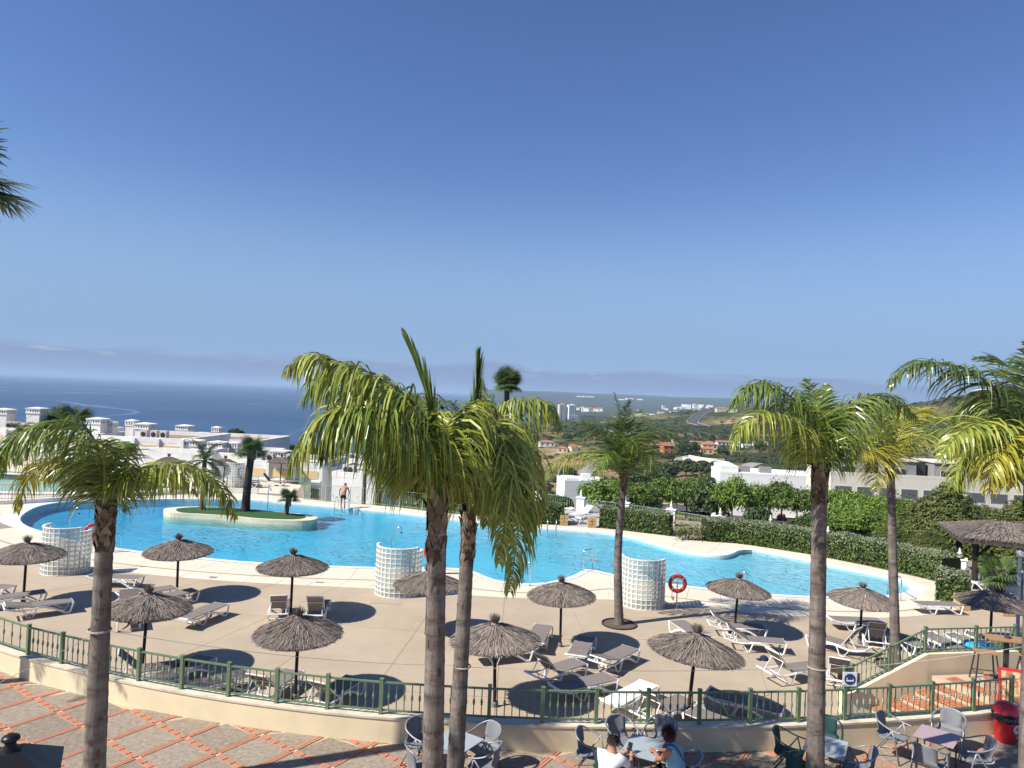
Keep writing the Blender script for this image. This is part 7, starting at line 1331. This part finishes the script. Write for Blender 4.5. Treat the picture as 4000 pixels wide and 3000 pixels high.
skinmesh('body', V, E, M_skin1, t); hairmesh(t, (.02, .44, 1.53), (0, .7, -.5), mat('hair_grey', (.16, .14, .12), .7), -.02, 400, .02, 4)
V = [(0, .05, .86, .172, .146), (0, .06, .96, .165, .14)]; E = [(0, 1)]
for q in (-1, 1): i = len(V); V += [(q * .1, .03, .80, .11), (q * .115, .045, .64, .10)]; E += [(0, i), (i, i + 1)]
skinmesh('trunks', V, E, M_trunks, t)
tag(MB().box((0, 0, .33), (.14, .04, .62), 0, .1).tube([(0, 0, .6), (0, .05, .8)], .02, 5).build('towel', M_plastic, None, False, (p.x + .42, p.y - .1, .0)), 'white towel hanging on the far pool ladder', 'towel')
# swimmer
p = gp(486, 1981, -.07); t = thing('person', 'swimmer with dark hair in the pool at left', 'person', (p.x, p.y, -.07)); V = [(0, 0, -.35, .15, .12), (0, 0, -.05, .17, .12), (0, 0, .08, .055)]; E = [(0, 1), (1, 2)]; head(V, E, 2, (0, 0, .22), (.3, 1, 0))
for q in (-1, 1): i = len(V); V += [(q * .19, 0, -.02, .06), (q * .36, .1, -.08, .045), (q * .45, .3, -.12, .03)]; E += [(1, i), (i, i + 1), (i + 1, i + 2)]; hand(V, E, i + 2, V[i + 2][:3], (q * .3, 1, 0), (q, 0, 0), .2)
skinmesh('body', V, E, M_skin3, t); hairmesh(t, (0, 0, .22), (.3, 1, 0), M_trunks, -.05, 500, .03, 6, 1.05)
# standing and sitting figures farther off
def stander(px, label, shirt, trous, sit=False, skin=M_skin1):
    p = gp(*px); t = thing('person', label, 'person', (p.x, p.y, 0)); z = 0 if not sit else -.46; V = [(0, 0, .95 + z, .15, .12), (0, 0, 1.2 + z, .14, .11), (0, 0, 1.38 + z, .17, .11), (0, 0, 1.53 + z, .055)]; E = [(0, 1), (1, 2), (2, 3)]; head(V, E, 3, (0, 0, 1.66 + z), (.4, -1, 0)); LV = []; 
    for q in (-1, 1):
        i = len(V); V += [(q * .21, 0, 1.42 + z, .06), (q * .27, .02, 1.15 + z, .045), (q * .26, -.08, .93 + z, .03)]; E += [(2, i), (i, i + 1), (i + 1, i + 2)]; hand(V, E, i + 2, V[i + 2][:3], (0, -.2, -1), (0, 1, 0), .5); i = len(V)
        if sit: V += [(q * .1, 0, .44, .09), (q * .12, -.42, .48, .06), (q * .12, -.46, .06, .036), (q * .12, -.6, .04, .032)]
        else: V += [(q * .1, 0, .88, .095), (q * .11, 0, .48, .06), (q * .11, .02, .07, .038), (q * .11, -.13, .035, .033)]
        E += [(0, i), (i, i + 1), (i + 1, i + 2), (i + 2, i + 3)]
    skinmesh('body', V, E, skin, t, 1); hairmesh(t, (0, 0, 1.66 + z), (.4, -1, 0), M_hair1, 0, 350, .025, 8); V = [(0, 0, .92 + z, .165, .135), (0, 0, 1.2 + z, .16, .13), (0, 0, 1.38 + z, .19, .13)]; E = [(0, 1), (1, 2)]
    for q in (-1, 1): i = len(V); V += [(q * .22, 0, 1.41 + z, .078), (q * .26, .01, 1.2 + z, .065)]; E += [(2, i), (i, i + 1)]
    skinmesh('shirt', V, E, shirt, t, 1); V = [(0, 0, .94 + z, .165, .135)]; E = []
    for q in (-1, 1):
        i = len(V); V += ([(q * .1, 0, .44, .11), (q * .12, -.42, .48, .08)] if sit else [(q * .1, 0, .86, .112), (q * .11, 0, .48, .085), (q * .11, .02, .1, .07)]); E += [(0, i), (i, i + 1)] + ([] if sit else [(i + 1, i + 2)])
    skinmesh('trousers', V, E, trous, t, 1)
stander((483, 1945), 'standing person in dark clothes behind the drooping frond', M_shorts, mat('grey_trousers', (.05, .055, .06), .9))
stander((632, 1902), 'person sitting far off under the left umbrella', M_skin1, M_trunks, True)
